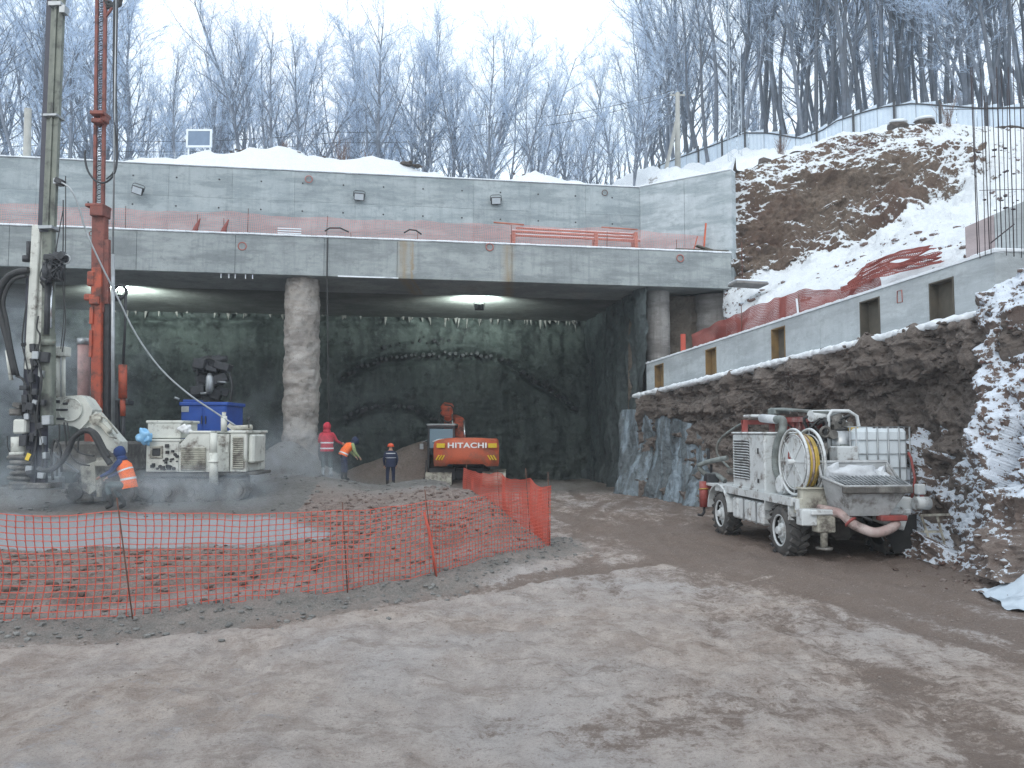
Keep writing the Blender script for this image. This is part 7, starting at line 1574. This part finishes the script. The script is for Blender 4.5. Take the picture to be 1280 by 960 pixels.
# ------------------------------------------------------------------ pale tarp at the lower right
def tarp():
    n, k = 60, 40; X = np.linspace(-1.15, 1.3, n); Y = np.linspace(-.75, .8, k); XX_, YY_ = np.meshgrid(X, Y)
    e = 1 - np.clip(((XX_ + .1) / 1.25) ** 2 * .6 + (YY_ / .8) ** 2, 0, 1)
    z = .40 * e ** .8 * sstep(-1.3, .2, XX_) + .05 * ridge(XX_ * 1.3 + YY_ * .8, YY_ * 2.1, 0, 3) * (.35 + e) + .02 * fbm(XX_ * 5, YY_ * 5, 2, 3)
    sx = .25 * vn(XX_ * 1.2, YY_ * 1.2, 5)
    edge = (1 + .16 * vn(np.arctan2(YY_, XX_) * 2, 0, 9))
    return XX_ * edge + .15 * sx, YY_ * edge, z
tx, ty, tz = tarp(); c = P(1262, 736, 11.3)
GZ = G((tx + c.x + .6).ravel(), (ty + 11.4).ravel())[0].reshape(tx.shape)
M['tarp'] = pm('pale_blue_tarp', (.48, .55, .62), (.38, .45, .52), 2.5, .5, .15, .02)
o = meshobj('tarp', np.stack([tx.ravel() + 0, ty.ravel(), (tz + GZ).ravel() + .02], 1), gridfaces(40, 60), M['tarp']); o.location = (c.x + .72, 11.4, 0); o.scale = (.8, .9, .9); o.rotation_euler = (0, 0, -.15); tag(o, 'crumpled pale blue tarp on the ground in the lower right corner', 'tarp')

# ================================================================== PEOPLE
def cloth(name, c, c2=None, r=.85): return pm(name, c, c2 or tuple(x * .7 for x in c), 12, r, .3, .01)
M['skin'] = pm('skin', (.50, .30, .22), (.44, .26, .19), 6, .6, 0)
M['cjred'] = cloth('red_jacket', (.50, .035, .06)); M['cnavy'] = cloth('navy_overalls', (.022, .032, .075)); M['cgrey'] = cloth('grey_green_trousers', (.10, .13, .13)); M['cblue'] = cloth('blue_jacket', (.02, .05, .17))
M['cvest'] = cloth('orange_vest', (.95, .19, .04), (.80, .15, .035)); M['cboot'] = cloth('dark_boots', (.03, .03, .03)); M['refl'] = pm('reflective_tape', (.72, .74, .76), (.6, .62, .64), 5, .35, 0); M['helmet'] = pm('orange_helmet', (.85, .13, .05), (.75, .11, .05), 4, .35, 0); M['boot_w'] = cloth('pale_boots', (.45, .48, .5)); M['cgreen'] = cloth('yellow_green_sleeve', (.32, .38, .18))
def person(name, loc, rz, J, mats, label, s=1.0, hood=None, helmet=None, vest=None, tape=None, coat=None):
    """J: joints (x side, y facing, z up) in metres; the body is one skinned surface"""
    r_ = root(name, loc, label, 'person', rz=rz)
    names = ['pelvis', 'waist', 'chest', 'neck', 'head', 'crown']; V = [J[k] for k in names]; E = [(i, i + 1) for i in range(5)]; rad = [.145, .135, .165, .062, .098, .075]; reg = ['t', 'c', 'c', 's', 's', 's']
    hd = Vector(J['head']); fw = Vector(J.get('face', (0, 1, 0))).normalized(); V.append(tuple(hd + fw * .085 + Vector((0, 0, -.02)))); rad.append(.018); reg.append('s'); E.append((4, 6))     # nose
    for sd in ('L', 'R'):
        n = len(V); V += [J['hip' + sd], J['knee' + sd], J['ankle' + sd], J['toe' + sd]]; rad += [.10, .072, .055, .045]; reg += ['t', 't', 'b', 'b']; E += [(0, n), (n, n + 1), (n + 1, n + 2), (n + 2, n + 3)]
        n = len(V); V += [J['sho' + sd], J['elb' + sd], J['wri' + sd]]; rad += [.075, .055, .036]; reg += ['c', 'c', 'c']; E += [(2, n), (n, n + 1), (n + 1, n + 2)]
        w = Vector(J['wri' + sd]); d = (w - Vector(J['elb' + sd])).normalized(); sx = 1 if sd == 'R' else -1; sv = d.cross(fw if abs(d.dot(fw)) < .8 else Vector((0, 0, 1))).normalized(); pm_ = w + d * .06; k = len(V); V.append(tuple(pm_)); rad.append(.033); reg.append('s'); E.append((n + 2, k))
        dn = d.cross(sv)
        for q in range(4):
            b = pm_ + d * .035 + sv * (.024 * (q - 1.5)); ln = (.062, .075, .07, .055)[q]; m1 = b + d * ln * .6 + dn * .01; m2 = b + d * ln * .85 + dn * .04; kk = len(V); V += [tuple(b), tuple(m1), tuple(m2)]; rad += [.011, .0095, .008]; reg += ['s'] * 3; E += [(k, kk), (kk, kk + 1), (kk + 1, kk + 2)]
        b = w + d * .03 + sv * .035; kk = len(V); V += [tuple(b), tuple(b + d * .04 + sv * .03)]; rad += [.013, .010]; reg += ['s'] * 2; E += [(k, kk), (kk, kk + 1)]
    me = bpy.data.meshes.new('body'); me.from_pydata([tuple(Vector(v) * s) for v in V], E, []); o = bpy.data.objects.new('body', me); COL.objects.link(o)
    md = o.modifiers.new('skin', 'SKIN'); md.branch_smoothing = .4
    for i, sv in enumerate(me.skin_vertices[0].data): sv.radius = (rad[i] * s, rad[i] * s); sv.use_root = (i == 0)
    sb = o.modifiers.new('sub', 'SUBSURF'); sb.levels = 2; sb.render_levels = 2
    dg = bpy.context.evaluated_depsgraph_get(); dg.update(); nm = bpy.data.meshes.new_from_object(o.evaluated_get(dg)); o.modifiers.clear(); o.data = nm; bpy.data.meshes.remove(me)
    nm.materials.clear(); order = ['c', 't', 's', 'b']
    for k in order: nm.materials.append(mats[k])
    Vs = [Vector(v) * s for v in V]; segs = [(Vs[a], Vs[b], reg[a], reg[b]) for a, b in E]
    for p in nm.polygons:
        c = p.center; best = None; bd_ = 9
        for a, b, ra, rb2 in segs:
            ab = b - a; t = max(0, min(1, (c - a).dot(ab) / max(1e-9, ab.length_squared))); dd = (c - a - ab * t).length
            if dd < bd_: bd_ = dd; best = ra if t < .5 else rb2
        p.material_index = order.index(best); p.use_smooth = True
    o.parent = r_
    up = (Vector(J['crown']) - Vector(J['neck'])).normalized(); side = up.cross(fw).normalized()
    m = MB()
    for sx in (-1, 1): m.blob((hd + fw * .088 + side * .035 * sx + up * .012) * s, .011 * s, 1, 0)
    m.build('eyes', M['cboot'], r_, local=True)
    def shell(nm_, mat, pts, rr, n=18, tapes=(), par=None):
        m = MB(); q = [Vector(p) * s for p in pts]
        # ellipse rings along the torso
        rings = []; vs = []; fs = []
        for i, p in enumerate(q):
            d = (q[min(i + 1, len(q) - 1)] - q[max(i - 1, 0)]).normalized(); sxv = Vector((1, 0, 0)); fy = d.cross(sxv).normalized()
            for j in range(n): a = 2 * math.pi * j / n; vs.append(p + (sxv * math.cos(a) * rr[i][0] + fy * math.sin(a) * rr[i][1]) * s * (1 + .035 * math.sin(a * 3 + i)))
        k = len(q)
        for i in range(k - 1):
            for j in range(n): fs.append((i * n + j, i * n + (j + 1) % n, (i + 1) * n + (j + 1) % n, (i + 1) * n + j))
        m.add(vs, fs, 0, True)
        o2 = m.build(nm_, mat, r_, local=True)
        for (f, hgt) in tapes:
            i = min(int(f * (k - 1)), k - 2); t = f * (k - 1) - i; c = q[i].lerp(q[i + 1], t); d = (q[i + 1] - q[i]).normalized(); sxv = Vector((1, 0, 0)); fy = d.cross(sxv).normalized(); a_, b_ = [rr[i][z] + (rr[i + 1][z] - rr[i][z]) * t + .008 for z in (0, 1)]
            vs = []
            for e in (-hgt / 2, hgt / 2):
                for j in range(n): a = 2 * math.pi * j / n; vs.append(c + d * e * s + (sxv * math.cos(a) * a_ + fy * math.sin(a) * b_) * s * (1 + .035 * math.sin(a * 3 + i)))
            m = MB(); m.add(vs, [(j, (j + 1) % n, n + (j + 1) % n, n + j) for j in range(n)], 0, True); m.build('reflective_tape', M['refl'], o2, local=True)
        return o2
    pel, wa, ch, nk = [Vector(J[k]) for k in ('pelvis', 'waist', 'chest', 'neck')]
    if vest: shell('vest', vest[0], [pel + (pel - wa) * vest[1], pel, wa, ch, ch.lerp(nk, .55)], [(.20, .17), (.195, .165), (.19, .16), (.215, .165), (.13, .10)], tapes=vest[2])
    if coat: shell('coat', coat[0], [pel + (pel - wa) * .75, pel, wa, ch, ch.lerp(nk, .6), nk], [(.22, .18), (.215, .175), (.20, .17), (.235, .175), (.17, .13), (.09, .09)], tapes=coat[1])
    if hood: m = MB(); m.blob((hd + up * .02 - fw * .02) * s, .135 * s, 3, .12, sq=(.95, 1.0, 1.15), smooth=True); m.blob((Vector(J['neck']) - fw * .02) * s, .12 * s, 2, .1, sq=(1.15, 1, .7), smooth=True); m.build('hood', hood, r_, local=True)
    if helmet:
        m = MB(); c = hd + up * .05; m.tube([(c - up * .02) * s, (c + up * .05) * s, (c + up * .095) * s, (c + up * .115) * s], [.128 * s, .122 * s, .08 * s, .02 * s], 18); m.tube([(c - up * .03) * s, (c - up * .02) * s], [.148 * s, .148 * s], 18); m.build('helmet', helmet, r_, local=True)
    return r_
STAND = dict(pelvis=(0, 0, .95), waist=(0, .0, 1.10), chest=(0, 0, 1.32), neck=(0, 0, 1.50), head=(0, .02, 1.63), crown=(0, .01, 1.72), hipL=(-.10, 0, .90), kneeL=(-.12, .03, .50), ankleL=(-.12, -.01, .09), toeL=(-.13, .14, .04), hipR=(.10, 0, .90), kneeR=(.12, .05, .50), ankleR=(.13, .05, .09), toeR=(.15, .19, .04),
          shoL=(-.19, 0, 1.42), elbL=(-.26, -.02, 1.14), wriL=(-.24, .12, .92), shoR=(.19, 0, 1.42), elbR=(.26, -.02, 1.14), wriR=(.23, .12, .92))
def jj(**k): d = dict(STAND); d.update(k); return d
# red jacketed worker on the heap, back to us
q = P(408, 598, 26.5); g = gz(q.x, 26.5)
person('person', (q.x, 26.5, g), 0, jj(wriL=(-.10, .25, 1.05), elbL=(-.27, .05, 1.16), elbR=(.30, .08, 1.18), wriR=(.42, .26, 1.10)), dict(c=M['cjred'], t=M['cgrey'], s=M['skin'], b=M['boot_w']), 'person in a hooded red jacket with white stripes standing by the big pile', s=1.0, hood=M['cjred'], coat=(M['cjred'], ((.18, .045), (.42, .045))))
q = P(429, 598, 26.8); g = gz(q.x, 26.8)
person('person', (q.x, 26.8, g), R(-60), jj(waist=(0, .06, 1.08), chest=(0, .22, 1.24), neck=(0, .36, 1.33), head=(0, .44, 1.40), crown=(0, .48, 1.48), face=(0, .8, -.5), shoL=(-.18, .28, 1.30), elbL=(-.24, .34, 1.02), wriL=(-.2, .5, .86), shoR=(.18, .28, 1.30), elbR=(.24, .34, 1.02), wriR=(.2, .5, .86)), dict(c=M['cgreen'], t=M['cnavy'], s=M['skin'], b=M['cboot']), 'person in dark clothes and orange vest bending beside the red jacketed worker', s=.93, hood=M['cnavy'], vest=(M['cvest'], .4, ((.3, .05),)))
q = P(488, 608, 33.0); g = gz(q.x, 31.5)
person('person', (P(488, 600, 31.5).x, 31.5, .22), R(10), jj(elbL=(-.27, .0, 1.14), elbR=(.27, .0, 1.14)), dict(c=M['cnavy'], t=M['cnavy'], s=M['skin'], b=M['cboot']), 'person in navy overalls and orange helmet standing left of the excavator', s=.97, helmet=M['helmet'], coat=(M['cnavy'], ((.72, .035), (.5, .02))))
# crouching worker by the rig, facing left
q = P(150, 618, 20.9); g = gz(q.x, 20.9)
person('person', (P(153, 618, 20.9).x, 20.9, g + .02), R(90), jj(pelvis=(0, -.16, .60), waist=(0, -.13, .76), chest=(0, -.02, 1.03), neck=(0, .06, 1.21), head=(0, .11, 1.33), crown=(0, .11, 1.42), hipL=(-.11, -.12, .57), kneeL=(-.17, .30, .60), ankleL=(-.15, .16, .12), toeL=(-.16, .32, .05), hipR=(.11, -.12, .57), kneeR=(.18, .26, .46), ankleR=(.16, .0, .10), toeR=(.17, .16, .05),
       shoL=(-.19, .02, 1.14), elbL=(-.24, .18, .90), wriL=(-.16, .42, .80), shoR=(.19, .02, 1.14), elbR=(.24, .16, .88), wriR=(.16, .40, .76)), dict(c=M['cblue'], t=M['cgrey'], s=M['skin'], b=M['cboot']), 'person crouching by the rig in blue hooded jacket and bright orange vest', s=1.10, hood=M['cblue'], vest=(M['cvest'], .55, ((.45, .05), (.66, .04))))
# ================================================================== STEAM
def steam(c, r, dens, label, sc=1.2, thr=.42, seed=0, col=(.84, .92, 1.0)):
    t = bpy.data.materials.new('steam_air'); t.use_nodes = True; n = t.node_tree; n.nodes.clear(); o = n.nodes.new('ShaderNodeOutputMaterial'); v = n.nodes.new('ShaderNodeVolumePrincipled')
    v.inputs['Color'].default_value = col + (1,); v.inputs['Anisotropy'].default_value = .1; n.links.new(v.outputs[0], o.inputs['Volume'])
    tc = n.nodes.new('ShaderNodeTexCoord'); ln = n.nodes.new('ShaderNodeVectorMath'); ln.operation = 'LENGTH'; n.links.new(tc.outputs['Object'], ln.inputs[0])
    mr = n.nodes.new('ShaderNodeMapRange'); mr.inputs['From Min'].default_value = .35; mr.inputs['From Max'].default_value = .98; mr.inputs['To Min'].default_value = 1; mr.inputs['To Max'].default_value = 0; mr.interpolation_type = 'SMOOTHSTEP'; n.links.new(ln.outputs['Value'], mr.inputs['Value'])
    ge = n.nodes.new('ShaderNodeNewGeometry'); nz = n.nodes.new('ShaderNodeTexNoise'); nz.inputs['Scale'].default_value = sc; nz.inputs['Detail'].default_value = 3; nz.inputs['Roughness'].default_value = .55; nz.inputs['Distortion'].default_value = .6; nz.noise_dimensions = '4D'; nz.inputs['W'].default_value = seed; n.links.new(ge.outputs['Position'], nz.inputs['Vector'])
    m2 = n.nodes.new('ShaderNodeMapRange'); m2.inputs['From Min'].default_value = thr; m2.inputs['From Max'].default_value = thr + .28; n.links.new(nz.outputs['Fac'], m2.inputs['Value'])
    mu = n.nodes.new('ShaderNodeMath'); mu.operation = 'MULTIPLY'; n.links.new(mr.outputs[0], mu.inputs[0]); n.links.new(m2.outputs[0], mu.inputs[1])
    m3 = n.nodes.new('ShaderNodeMath'); m3.operation = 'MULTIPLY'; m3.inputs[1].default_value = dens; n.links.new(mu.outputs[0], m3.inputs[0]); n.links.new(m3.outputs[0], v.inputs['Density'])
    mb = MB(); mb.blob((0, 0, 0), 1, 3, 0); o = mb.build('steam_cloud', t); o.location = c; o.scale = r; return tag(o, label, 'steam', kind='stuff')
def sp(x, y, Y): return tuple(P(x, y, Y))
steam(sp(25, 470, 22.6), (2.3, 1.2, 3.2), .55, 'bluish steam drifting round the foot of the grey mast at the left edge', 1.0, .40, 1)
steam(sp(60, 600, 20.3), (3.2, 1.2, 1.0), .55, 'thin steam lying over the ground before the rig at far left', 1.3, .40, 2)
steam(sp(240, 612, 20.6), (3.2, .9, .8), .65, 'steam creeping under and before the rig tracks', 1.4, .38, 3)
steam(sp(362, 590, 26.0), (2.6, 1.3, 2.0), .60, 'pale steam rising by the spoil heap at the foot of the big pile', 1.1, .38, 4)
steam(sp(330, 545, 30.5), (2.6, 1.4, 3.0), .30, 'faint steam behind the rig left of the big pile', .9, .42, 5)
steam(sp(95, 450, 26.5), (3.6, 1.2, 3.0), .28, 'faint steam hanging behind the orange mast', .9, .42, 6)
steam(sp(470, 520, 35.0), (3.5, 1.3, 2.6), .05, 'thin steam before the tunnel face above the workers', .7, .42, 7)

# thin cold air over the whole place
t = bpy.data.materials.new('haze_air'); t.use_nodes = True; tt_ = t.node_tree; tt_.nodes.clear(); o = tt_.nodes.new('ShaderNodeOutputMaterial'); v = tt_.nodes.new('ShaderNodeVolumePrincipled')
v.inputs['Color'].default_value = (.86, .94, 1.0, 1); v.inputs['Density'].default_value = .0010; v.inputs['Anisotropy'].default_value = .2; tt_.links.new(v.outputs[0], o.inputs['Volume'])
mb = MB(); mb.box((0, 90, 29), (420, 290, 61)); o = mb.build('haze', t); tag(o, 'thin cold haze between the works and the wood', 'haze', kind='stuff')
